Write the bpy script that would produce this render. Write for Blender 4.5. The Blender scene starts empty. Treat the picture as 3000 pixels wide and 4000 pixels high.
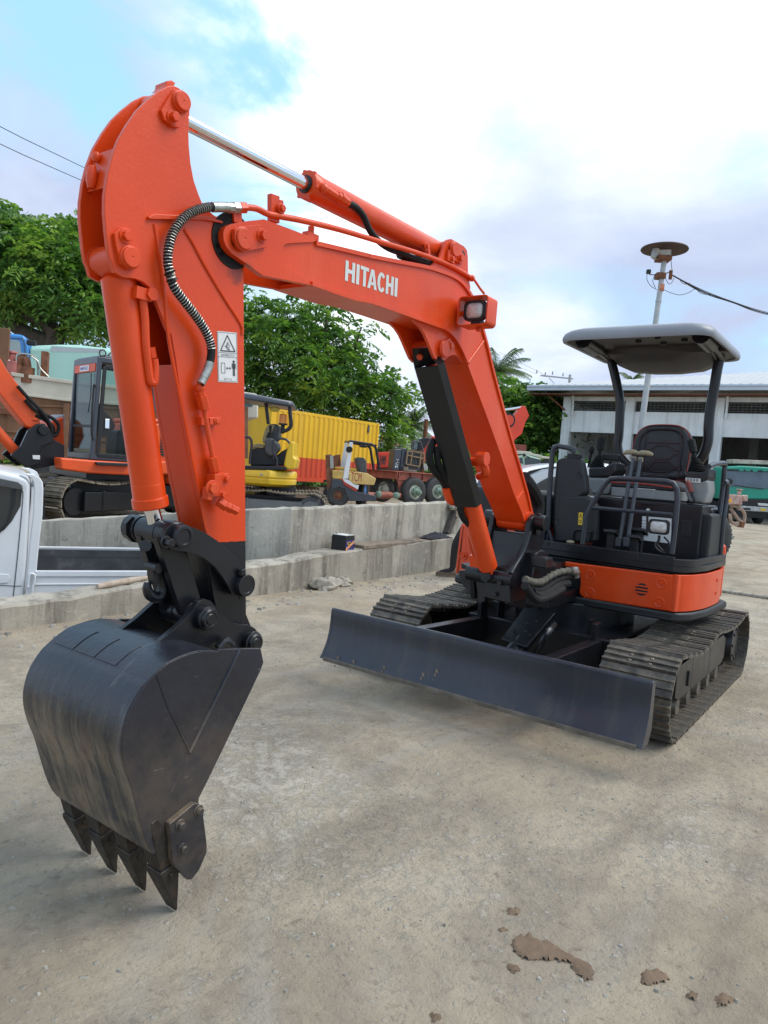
import bpy, bmesh, math, random
import numpy as np
from mathutils import Vector, Matrix
random.seed(7); rng = np.random.default_rng(11)
scn = bpy.context.scene
COL = scn.collection
PI = math.pi

# ------------------------------------------------------------------ camera
CF = 2798.0
CC = Vector((5.0295, 1.8708, 1.3831))
YAW, PIT, ROL = 3.7652, 0.0613, 0.0761
def _basis():
    cy, sy, cp, sp = math.cos(YAW), math.sin(YAW), math.cos(PIT), math.sin(PIT)
    f = Vector((cy*cp, sy*cp, -sp)); r = Vector((sy, -cy, 0)); u = r.cross(f)
    cr, sr = math.cos(ROL), math.sin(ROL)
    return r*cr + u*sr, u*cr - r*sr, f
CR, CU, CW = _basis()
cam = bpy.data.cameras.new('camera'); camo = bpy.data.objects.new('camera', cam); COL.objects.link(camo)
cam.sensor_fit = 'VERTICAL'; cam.sensor_height = 36; cam.lens = CF/4000*36
cam.clip_start = 0.05; cam.clip_end = 3000
M = Matrix((CR, CU, -CW)).transposed().to_4x4(); M.translation = CC
camo.matrix_world = M
scn.camera = camo
scn.view_settings.view_transform = 'Standard'; scn.view_settings.look = 'None'
scn.view_settings.exposure = 0.70; scn.view_settings.gamma = 1
scn.render.resolution_x = 768; scn.render.resolution_y = 1024

# where a sight line meets a real plane of the scene
def ray(px, py): return CW + CR*((px-1500)/CF) - CU*((py-2000)/CF)
def onY(q, y): d = ray(*q); return CC + d*((y-CC.y)/d.y)
def onX(q, x): d = ray(*q); return CC + d*((x-CC.x)/d.x)
def onZ(q, z=0.): d = ray(*q); return CC + d*((z-CC.z)/d.z)
def at(q, d): return CC + ray(*q)*d
def Zm(ox, oy, s): return lambda x, y: (ox+x*s, oy+y*s)
zA=Zm(300,300,700/1659); zB=Zm(850,800,800/1659); zC=Zm(1450,850,600/1659); zD=Zm(50,2350,1050/1659)
zE=Zm(400,1950,700/1659); zF=Zm(1600,1550,600/1659); zG=Zm(1700,1950,700/1659); zH=Zm(2000,900,1000/1659)
zI=Zm(2000,1600,1000/1659); zJ=Zm(2200,2200,800/1659); zK=Zm(400,800,600/948); zL=Zm(0,1200,700/1659)
zM=Zm(0,1800,700/1659); zN=Zm(900,1400,600/1659); zO=Zm(1200,1600,700/1659); zP=Zm(900,1950,1100/1659)
zQ=Zm(2400,1300,600/1659); zR=Zm(1500,3400,1500/1659); zS=Zm(2750,1500,250/691); zT=Zm(1500,1100,800/1659)

# ------------------------------------------------------------------ sky and sun
SUN_AZ, SUN_EL = math.radians(128), math.radians(54)      # direction towards the sun, from +X
w = bpy.data.worlds.new("World"); scn.world = w; w.use_nodes = True
nt = w.node_tree; nt.nodes.clear()
def N(nt, t, **k):
    n = nt.nodes.new(t)
    for a, b in k.items():
        if a == 'inp':
            for i, v in b.items(): n.inputs[i].default_value = v
        else: setattr(n, a, b)
    return n
def L(nt, a, b): nt.links.new(a, b)
def mth(nt, op, a, b=None, c=None, clamp=False):
    n = N(nt, 'ShaderNodeMath', operation=op, use_clamp=clamp)
    for i, v in enumerate((a, b, c)):
        if v is None: continue
        if isinstance(v, (int, float)): n.inputs[i].default_value = v
        else: L(nt, v, n.inputs[i])
    return n.outputs[0]
def ramp(nt, fac, stops, interp='LINEAR'):
    n = N(nt, 'ShaderNodeValToRGB'); cr = n.color_ramp; cr.interpolation = interp
    while len(cr.elements) > 1: cr.elements.remove(cr.elements[-1])
    for i, (p, c) in enumerate(stops):
        e = cr.elements[0] if i == 0 else cr.elements.new(p)
        e.position = p
        c = (c, c, c) if isinstance(c, (int, float)) else c
        e.color = (*c, 1)
    L(nt, fac, n.inputs[0]); return n.outputs[0]
def mix(nt, fac, a, b, mode='MIX'):
    n = N(nt, 'ShaderNodeMix', data_type='RGBA', blend_type=mode)
    for i, v in ((0, fac), (6, a), (7, b)):
        if isinstance(v, (int, float)): n.inputs[i].default_value = v
        elif isinstance(v, tuple): n.inputs[i].default_value = (*v, 1)
        else: L(nt, v, n.inputs[i])
    return n.outputs[2]
def noise(nt, vec, scale, detail=4, rough=.55, dist=0., out=0):
    n = N(nt, 'ShaderNodeTexNoise', inp={'Scale': scale, 'Detail': detail, 'Roughness': rough, 'Distortion': dist})
    if vec is not None: L(nt, vec, n.inputs['Vector'])
    return n.outputs[out]

sky = N(nt, 'ShaderNodeTexSky', sky_type='NISHITA', sun_disc=False)
sky.sun_elevation = SUN_EL; sky.sun_rotation = PI/2 - SUN_AZ
sky.air_density = 1.0; sky.dust_density = .6; sky.ozone_density = 1.5
tc = N(nt, 'ShaderNodeTexCoord')
dirv = tc.outputs['Generated']
sep = N(nt, 'ShaderNodeSeparateXYZ'); L(nt, dirv, sep.inputs[0])
zz = mth(nt, 'ADD', mth(nt, 'MAXIMUM', sep.outputs[2], 0.0), .28)
comb = N(nt, 'ShaderNodeCombineXYZ')
L(nt, mth(nt, 'DIVIDE', sep.outputs[0], zz), comb.inputs[0]); L(nt, mth(nt, 'DIVIDE', sep.outputs[1], zz), comb.inputs[1])
n1 = noise(nt, comb.outputs[0], 1.5, 8, .58, .35)
n2 = noise(nt, comb.outputs[0], 3.4, 6, .55, .2)
def lobe(q, r0, r1):
    d = ray(*q).normalized()
    vm = N(nt, 'ShaderNodeVectorMath', operation='DOT_PRODUCT'); L(nt, dirv, vm.inputs[0]); vm.inputs[1].default_value = d
    mr = N(nt, 'ShaderNodeMapRange', interpolation_type='SMOOTHSTEP')
    mr.inputs[1].default_value = math.cos(math.radians(r1)); mr.inputs[2].default_value = math.cos(math.radians(r0))
    L(nt, vm.outputs[1], mr.inputs[0]); return mr.outputs[0]
cov = mth(nt, 'SUBTRACT', mth(nt, 'MULTIPLY', n1, 1.55), .28)
for q, a, b, g in (((2000, 350), 5, 26, .20), ((850, 380), 1, 13, -.19), ((1130, 560), 0, 8, -.08), ((2620, 760), 1, 10, -.19), ((300, 650), 2, 12, .05), ((2900, 380), 2, 16, .10),
                   ((2300, 1150), 3, 16, .06), ((0, 100), 2, 10, -.06), ((560, 150), 0, 5, .06)):
    cov = mth(nt, 'ADD', cov, mth(nt, 'MULTIPLY', lobe(q, a, b), g))
cfac = ramp(nt, cov, [(.30, 0.0), (.47, .62), (.66, 1.0)], 'EASE')
# how bright the cloud is: thin bright parts and grey-lavender bellies
bri = mth(nt, 'MULTIPLY', n2, .45)
for q, a, b, g in (((1950, 300), 6, 26, .40), ((2300, 1000), 4, 18, -.40), ((2750, 900), 2, 9, -.12), ((250, 700), 4, 16, -.16), ((2900, 350), 2, 14, .2), ((2100, 1500), 2, 9, .22), ((1300, 700), 2, 9, .05)):
    bri = mth(nt, 'ADD', bri, mth(nt, 'MULTIPLY', lobe(q, a, b), g))
ccol = ramp(nt, bri, [(.02, (3.5, 4.0, 5.4)), (.20, (4.6, 5.2, 6.5)), (.38, (6.8, 7.3, 8.1)), (.60, (12., 12., 12.))])
skyc = mix(nt, 1.0, sky.outputs[0], (1.0, 1.0, 1.0), 'MULTIPLY')
skyb = mix(nt, .75, skyc, (3.3, 6.0, 8.2))
final = mix(nt, cfac, skyb, ccol)
bg = N(nt, 'ShaderNodeBackground', inp={'Strength': .102}); L(nt, final, bg.inputs[0])
wo = N(nt, 'ShaderNodeOutputWorld'); L(nt, bg.outputs[0], wo.inputs[0])

sun = bpy.data.lights.new('sun', 'SUN'); sun.energy = 1.7; sun.angle = math.radians(38); sun.color = (1, .96, .90)
suno = bpy.data.objects.new('sun', sun); COL.objects.link(suno)
sd = Vector((math.cos(SUN_AZ)*math.cos(SUN_EL), math.sin(SUN_AZ)*math.cos(SUN_EL), math.sin(SUN_EL)))
suno.rotation_euler = sd.to_track_quat('Z', 'Y').to_euler(); suno.location = (0, 10, 20)

# ------------------------------------------------------------------ mesh builder
class MB:
    def __init__(s): s.v = []; s.f = []; s.m = []; s.cur = 0
    def add(s, vs, fs):
        o = len(s.v); s.v += [tuple(v) for v in vs]
        for f in fs: s.f.append(tuple(i+o for i in f)); s.m.append(s.cur)
        return s
    def prism(s, pts, ext):
        pts = [Vector(p) for p in pts]; ext = Vector(ext); n = len(pts)
        nrm = Vector((0, 0, 0))
        for i in range(n): nrm += (pts[i]).cross(pts[(i+1) % n])
        if nrm.dot(ext) > 0: pts = pts[::-1]
        return s.add(pts + [p+ext for p in pts], [tuple(range(n)), tuple(range(2*n-1, n-1, -1))] + [((i+1) % n, i, n+i, n+(i+1) % n) for i in range(n)])
    def box(s, c, d, rz=0., ry=0., rx=0.):
        R = Matrix.Rotation(rz, 3, 'Z') @ Matrix.Rotation(ry, 3, 'Y') @ Matrix.Rotation(rx, 3, 'X')
        c = Vector(c); h = [x/2 for x in d]
        vs = [c + R @ Vector((sx*h[0], sy*h[1], sz*h[2])) for sz in (-1, 1) for sy in (-1, 1) for sx in (-1, 1)]
        return s.add(vs, [(0, 2, 3, 1), (4, 5, 7, 6), (0, 1, 5, 4), (2, 6, 7, 3), (0, 4, 6, 2), (1, 3, 7, 5)])
    def b2(s, a, b): return s.box([(a[i]+b[i])/2 for i in range(3)], [abs(a[i]-b[i]) for i in range(3)])
    def obox(s, p0, p1, w, h, up=(0, 0, 1)):           # bar from p0 to p1, w sideways, h along up
        p0, p1 = Vector(p0), Vector(p1); d = (p1-p0).normalized(); up = Vector(up)
        sd = d.cross(up).normalized(); up = sd.cross(d).normalized()
        q = [p + sd*(sx*w/2) + up*(sz*h/2) for p in (p0, p1) for sx, sz in ((-1, -1), (1, -1), (1, 1), (-1, 1))]
        return s.add(q, [(0, 1, 2, 3), (7, 6, 5, 4), (0, 4, 5, 1), (1, 5, 6, 2), (2, 6, 7, 3), (3, 7, 4, 0)])
    def ring(s, rings, closed=False, caps=True):       # skin over equal rings of points
        n = len(rings[0]); vs = [p for r in rings for p in r]; fs = []
        m = len(rings)
        for k in range(m if closed else m-1):
            a, b = k*n, ((k+1) % m)*n
            for i in range(n): fs.append((a+i, a+(i+1) % n, b+(i+1) % n, b+i))
        if caps and not closed: fs += [tuple(range(n-1, -1, -1)), tuple(range((m-1)*n, m*n))]
        return s.add(vs, fs)
    def cyl(s, p0, p1, r, r1=None, n=20):
        p0, p1 = Vector(p0), Vector(p1); r1 = r if r1 is None else r1
        d = (p1-p0).normalized(); a = d.orthogonal().normalized(); b = d.cross(a)
        cs = [(math.cos(2*PI*i/n), math.sin(2*PI*i/n)) for i in range(n)]
        return s.ring([[p + a*(rr*x) + b*(rr*y) for x, y in cs] for p, rr in ((p0, r), (p1, r1))])
    def lathe(s, p0, axis, prof, n=24, caps=True):                # prof: (along, radius)
        p0 = Vector(p0); d = Vector(axis).normalized(); a = d.orthogonal().normalized(); b = d.cross(a)
        return s.ring([[p0 + d*t + a*(r*math.cos(2*PI*i/n)) + b*(r*math.sin(2*PI*i/n)) for i in range(n)] for t, r in prof], False, caps)
    def tube(s, path, r, n=10, smooth=0, caps=True, closed=False):
        P = [Vector(p) for p in path]
        if smooth: P = spline(P, smooth, closed)
        if not isinstance(r, (list, tuple)): r = [r]*len(P)
        elif len(r) != len(P): r = [r[0] + (r[-1]-r[0])*i/(len(P)-1) for i in range(len(P))] if len(r) == 2 else list(np.interp(np.linspace(0, 1, len(P)), np.linspace(0, 1, len(r)), r))
        T = []
        for i in range(len(P)):
            a = P[i-1] if (i > 0 or closed) else P[0]; b = P[(i+1) % len(P)] if (i < len(P)-1 or closed) else P[-1]
            T.append((b-a).normalized())
        nrm = T[0].orthogonal().normalized(); rings = []
        for i, p in enumerate(P):
            nrm = (nrm - T[i]*nrm.dot(T[i])).normalized(); bn = T[i].cross(nrm)
            k = 1.
            if 0 < i < len(P)-1:
                c = (P[i]-P[i-1]).normalized().dot((P[i+1]-P[i]).normalized()); k = min(1.6, 1/math.sqrt(max(.3, (1+c)/2)))
            rings.append([p + nrm*(r[i]*k*math.cos(2*PI*j/n)) + bn*(r[i]*k*math.sin(2*PI*j/n)) for j in range(n)])
        return s.ring(rings, closed, caps)
    def hexb(s, p, axis, r, h):                        # bolt head
        return s.cyl(p, Vector(p)+Vector(axis).normalized()*h, r, n=6)
    def sphere(s, c, r, n=12, sc=(1, 1, 1)):
        c = Vector(c); rings = []
        m = max(4, n//2)
        for k in range(1, m):
            t = PI*k/m
            rings.append([c + Vector((sc[0]*r*math.sin(t)*math.cos(2*PI*i/n), sc[1]*r*math.sin(t)*math.sin(2*PI*i/n), -sc[2]*r*math.cos(t))) for i in range(n)])
        return s.ring(rings)
    def xf(s, Mx, start=0):
        for i in range(start, len(s.v)): s.v[i] = tuple(Mx @ Vector(s.v[i]))
        return s
def spline(P, k, closed=False):
    out = []; n = len(P); m = n if closed else n-1
    for i in range(m):
        p1, p2 = P[i], P[(i+1) % n]
        p0 = P[i-1] if (i > 0 or closed) else p1*2-p2
        p3 = P[(i+2) % n] if (i+2 < n or closed) else p2*2-p1
        for j in range(k):
            t = j/k
            out.append(((p1*2) + (p2-p0)*t + (p0*2-p1*5+p2*4-p3)*t*t + (p1*3-p0-p2*3+p3)*t**3)*.5)
    if not closed: out.append(P[-1])
    return out
def obj(name, mb, mat, parent=None, bevel=0., seg=2, ang=35, smooth=True):
    me = bpy.data.meshes.new(name); me.from_pydata(mb.v, [], mb.f)
    mats = mat if isinstance(mat, (list, tuple)) else [mat]
    for m_ in mats: me.materials.append(m_)
    if len(mats) > 1: me.polygons.foreach_set('material_index', mb.m)
    bm = bmesh.new(); bm.from_mesh(me); bmesh.ops.recalc_face_normals(bm, faces=bm.faces[:]); bm.to_mesh(me); bm.free()
    if smooth:
        me.polygons.foreach_set('use_smooth', [True]*len(me.polygons)); me.set_sharp_from_angle(angle=math.radians(ang))
    me.update()
    o = bpy.data.objects.new(name, me); COL.objects.link(o)
    if parent is not None: o.parent = parent
    if bevel:
        b = o.modifiers.new('bevel', 'BEVEL'); b.width = bevel; b.segments = seg; b.limit_method = 'ANGLE'; b.angle_limit = math.radians(38); b.use_clamp_overlap = True
        if smooth: b.harden_normals = True
    return o
def tag(o, label=None, cat=None, group=None, kind=None):
    for k, v in (('label', label), ('category', cat), ('group', group), ('kind', kind)):
        if v: o[k] = v
    return o
def thing(name, label, cat, loc=(0, 0, 0), rz=0., group=None):
    o = bpy.data.objects.new(name, None); COL.objects.link(o); o.empty_display_size = .2
    o.location = loc; o.rotation_euler = (0, 0, rz)
    return tag(o, label, cat, group)
def copy_tree(o, parent=None):
    c = o.copy(); COL.objects.link(c)
    if parent is not None: c.parent = parent
    for ch in list(o.children): copy_tree(ch, c)
    return c

# ------------------------------------------------------------------ materials
def mat(name, col, rough=.5, metal=0., var=.12, vscale=6., bump=.0, bscale=60., dirt=None, dirt_amt=0., dscale=5., coat=0., spec=.5, col2=None, trans=0., streak=None, speck=None, rvar=0.):
    m = bpy.data.materials.new(name); m.use_nodes = True; nt = m.node_tree
    b = nt.nodes['Principled BSDF']
    tc = N(nt, 'ShaderNodeTexCoord'); vec = tc.outputs['Object']
    nv = noise(nt, vec, vscale, 5, .6)
    c2 = col2 or tuple(max(0, x*(1-var)) for x in col); c1 = tuple(min(1, x*(1+var*.6)) for x in col)
    c = ramp(nt, nv, [(.3, c2), (.7, c1)])
    if dirt:
        nd = noise(nt, vec, dscale, 8, .68)
        df = ramp(nt, nd, [(max(0, .72-dirt_amt), 0.), (min(1, .86-dirt_amt*.5), 1.)])
        c = mix(nt, mth(nt, 'MULTIPLY', df, .85), c, dirt)
    if streak:                                          # vertical runs of another colour
        mp = N(nt, 'ShaderNodeMapping'); mp.inputs[3].default_value = (streak[1], streak[1], streak[1]*.08); L(nt, vec, mp.inputs[0])
        ns = noise(nt, mp.outputs[0], 1., 6, .65)
        c = mix(nt, mth(nt, 'MULTIPLY', ramp(nt, ns, [(.5, 0.), (.72, 1.)]), streak[2]), c, streak[0])
    if speck:                                           # small pale scratches and specks
        ns = noise(nt, vec, speck[1], 3, .8)
        c = mix(nt, ramp(nt, ns, [(speck[2], 0.), (speck[2]+.05, speck[3] if len(speck) > 3 else .7)]), c, speck[0])
    L(nt, c, b.inputs['Base Color'])
    b.inputs['Metallic'].default_value = metal
    if rvar:
        L(nt, mth(nt, 'ADD', mth(nt, 'MULTIPLY', noise(nt, vec, vscale*1.7, 6, .65), rvar), rough-rvar*.5, clamp=True), b.inputs['Roughness'])
    else: b.inputs['Roughness'].default_value = rough
    b.inputs['Specular IOR Level'].default_value = spec
    if coat: b.inputs['Coat Weight'].default_value = coat; b.inputs['Coat Roughness'].default_value = .12
    if trans: b.inputs['Transmission Weight'].default_value = trans
    if bump:
        bn = N(nt, 'ShaderNodeBump', inp={'Strength': bump, 'Distance': .01}); L(nt, noise(nt, vec, bscale, 4, .6), bn.inputs['Height']); L(nt, bn.outputs[0], b.inputs['Normal'])
    return m
ORANGE = (.70, .062, .004)
m_orange = mat('orange_paint', ORANGE, .36, var=.10, vscale=3., bump=.12, bscale=90., coat=.16, spec=.32, col2=(.62, .050, .005), dirt=(.40, .09, .035), dirt_amt=.03, dscale=3., streak=((.72, .17, .08), 6., .22), speck=((.75, .25, .14), 55., .74, .35), rvar=.16)
m_orange_bg = mat('orange_paint_old', (.74, .085, .012), .42, var=.2, vscale=2., dirt=(.22, .13, .08), dirt_amt=.10)
m_black = mat('black_paint', (.0085, .009, .0115), .34, var=.4, vscale=5., bump=.08, bscale=70., dirt=(.085, .07, .055), dirt_amt=.05, dscale=3., rvar=.25, coat=.1, spec=.42)
m_blackmatte = mat('black_plastic', (.011, .0115, .013), .5, var=.3, vscale=8., bump=.10, bscale=200., dirt=(.09, .075, .06), dirt_amt=.04)
m_bucket = mat('bucket_paint', (.017, .018, .026), .33, var=.4, vscale=4., bump=.22, bscale=35., speck=((.16, .16, .17), 60., .73, .4), rvar=.3, coat=.1)
def bucket_wear(m):
    # brown soil and rust rubbed into the lower back, pale scrape marks on the cheeks
    nt = m.node_tree; b = nt.nodes['Principled BSDF']; tc = N(nt, 'ShaderNodeTexCoord'); v = tc.outputs['Object']; old = b.inputs['Base Color'].links[0].from_socket
    s_ = N(nt, 'ShaderNodeSeparateXYZ'); L(nt, v, s_.inputs[0])
    mp = N(nt, 'ShaderNodeMapping'); mp.inputs[3].default_value = (3., 34., 3.); L(nt, v, mp.inputs[0])
    st = noise(nt, mp.outputs[0], 1., 7, .7, .3); big = noise(nt, v, 5.5, 6, .65)
    zr = N(nt, 'ShaderNodeMapRange', interpolation_type='SMOOTHSTEP'); L(nt, mth(nt, 'ADD', s_.outputs[2], mth(nt, 'MULTIPLY', big, .22)), zr.inputs[0]); zr.inputs[1].default_value = .80; zr.inputs[2].default_value = .58
    k = mth(nt, 'MULTIPLY', ramp(nt, mth(nt, 'ADD', mth(nt, 'MULTIPLY', st, .6), mth(nt, 'MULTIPLY', big, .5)), [(.47, 0.), (.60, .9)]), zr.outputs[0])
    nn = N(nt, 'ShaderNodeNewGeometry'); sn = N(nt, 'ShaderNodeSeparateXYZ'); L(nt, nn.outputs['True Normal'], sn.inputs[0]); cheek = mth(nt, 'GREATER_THAN', mth(nt, 'ABSOLUTE', sn.outputs[1]), .9)
    k = mth(nt, 'MULTIPLY', k, mth(nt, 'SUBTRACT', 1., mth(nt, 'MULTIPLY', cheek, .75)))
    c = mix(nt, k, old, ramp(nt, noise(nt, v, 9., 5, .6), [(.35, (.09, .075, .055)), (.55, (.21, .155, .10)), (.75, (.16, .070, .035))]))
    fine = mth(nt, 'MULTIPLY', ramp(nt, st, [(.60, 0.), (.66, .45)]), mth(nt, 'SUBTRACT', 1., cheek)); c = mix(nt, fine, c, (.15, .145, .14))
    m2 = N(nt, 'ShaderNodeMapping'); m2.inputs[2].default_value = (0, .35, 0); m2.inputs[3].default_value = (14., 10., 120.); L(nt, v, m2.inputs[0])
    sc = noise(nt, m2.outputs[0], 1., 3, .6); c = mix(nt, mth(nt, 'MULTIPLY', ramp(nt, sc, [(.70, 0.), (.74, .6)]), cheek), c, (.20, .20, .20))
    L(nt, c, b.inputs['Base Color'])
bucket_wear(m_bucket)
m_steel = mat('worn_track_steel', (.115, .100, .082), .5, .35, var=.5, vscale=14., bump=.35, bscale=60., dirt=(.30, .245, .175), dirt_amt=.26, dscale=9., rvar=.3)
m_chrome = mat('chrome_rod', (.78, .78, .80), .07, 1., var=.02)
m_zinc = mat('zinc_fitting', (.42, .42, .38), .4, .8, var=.3, vscale=40., dirt=(.2, .17, .12), dirt_amt=.12, dscale=30.)
m_rubber = mat('black_hose', (.010, .010, .010), .65, spec=.3, var=.3, vscale=20., bump=.2, bscale=120.)
m_grey = mat('grey_plastic', (.23, .24, .24), .5, var=.15, vscale=10., dirt=(.16, .14, .11), dirt_amt=.08)
m_canopy = mat('canopy_grey', (.23, .24, .26), .42, var=.08, vscale=5., bump=.06, bscale=250.)
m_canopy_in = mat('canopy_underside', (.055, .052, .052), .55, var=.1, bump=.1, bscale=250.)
m_white = mat('white_paint', (.72, .73, .74), .3, var=.06, vscale=3., coat=.3)
m_sticker = mat('white_sticker', (.70, .70, .68), .45, var=.08, vscale=30., dirt=(.45, .40, .34), dirt_amt=.06, dscale=40.)
m_ink = mat('black_ink', (.03, .03, .03), .5)
m_red = mat('red_trim', (.38, .035, .02), .5)
m_yellow = mat('yellow_label', (.80, .52, .02), .4)
m_glass = mat('dark_window_glass', (.020, .026, .030), .05, var=.1, spec=.8)
m_rust = mat('rusty_steel', (.20, .075, .035), .75, .1, var=.5, vscale=7., bump=.3, bscale=30., dirt=(.32, .14, .08), dirt_amt=.2)
m_wood = mat('weathered_wood', (.22, .17, .125), .8, var=.4, vscale=9., bump=.3, bscale=25.)
m_tan = mat('tan_grip', (.30, .25, .16), .6, var=.2, vscale=30.)
m_lens = mat('lamp_lens', (.62, .62, .60), .12, .35, var=.25, vscale=35., bump=.5, bscale=160.)
def glass_clear(name, col=(.75, .82, .8), alpha=.30):
    m = bpy.data.materials.new(name); m.use_nodes = True; nt = m.node_tree; nt.nodes.clear()
    t = N(nt, 'ShaderNodeBsdfTransparent'); t.inputs[0].default_value = (*col, 1)
    g = N(nt, 'ShaderNodeBsdfGlossy', inp={'Roughness': .03}); g.inputs[0].default_value = (.6, .62, .64, 1); fr = N(nt, 'ShaderNodeFresnel', inp={'IOR': 1.35})
    mx = N(nt, 'ShaderNodeMixShader'); L(nt, mth(nt, 'MULTIPLY', fr.outputs[0], .8, clamp=True), mx.inputs[0]); L(nt, t.outputs[0], mx.inputs[1]); L(nt, g.outputs[0], mx.inputs[2])
    o = N(nt, 'ShaderNodeOutputMaterial'); L(nt, mx.outputs[0], o.inputs[0]); return m
m_clear = glass_clear('clear_glass')

def stains(m, spots, col=(.035, .022, .016)):          # old grease round the pins
    nt = m.node_tree; b = nt.nodes['Principled BSDF']; tc = N(nt, 'ShaderNodeTexCoord'); v = tc.outputs['Object']; c = b.inputs['Base Color'].links[0].from_socket
    nz = noise(nt, v, 24., 6, .7, .4)
    for p, r in spots:
        d = N(nt, 'ShaderNodeVectorMath', operation='DISTANCE'); L(nt, v, d.inputs[0]); d.inputs[1].default_value = p
        k = ramp(nt, mth(nt, 'ADD', mth(nt, 'DIVIDE', d.outputs['Value'], r), mth(nt, 'MULTIPLY', nz, .9)), [(.70, .6), (1.35, 0.)])
        c = mix(nt, k, c, col)
    L(nt, c, b.inputs['Base Color'])
# lettering: a mesh fitted into the frame given by its corner o, its width vector and its height vector
def text(s, o, wv, hv, mat_, name='lettering', parent=None, off=.0, th=.0015, inv=None):
    cu = bpy.data.curves.new('lettering', 'FONT'); cu.body = s; cu.size = 1; cu.offset = off; cu.extrude = 0
    t = bpy.data.objects.new('lettering', cu); COL.objects.link(t)
    dg = bpy.context.evaluated_depsgraph_get(); me = bpy.data.meshes.new_from_object(t.evaluated_get(dg))
    bpy.data.objects.remove(t); bpy.data.curves.remove(cu)
    o, wv, hv = Vector(o), Vector(wv), Vector(hv)
    n = wv.cross(hv).normalized()
    if len(me.vertices):
        xs = [v.co.x for v in me.vertices]; ys = [v.co.y for v in me.vertices]
        x0, x1, y0, y1 = min(xs), max(xs), min(ys), max(ys)
        for v in me.vertices:
            p = o + wv*((v.co.x-x0)/(x1-x0)) + hv*((v.co.y-y0)/(y1-y0)) + n*th
            v.co = (inv @ p) if inv is not None else p
    me.materials.clear(); me.materials.append(mat_)
    ob = bpy.data.objects.new(name, me); COL.objects.link(ob)
    if parent is not None: ob.parent = parent
    return ob
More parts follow.
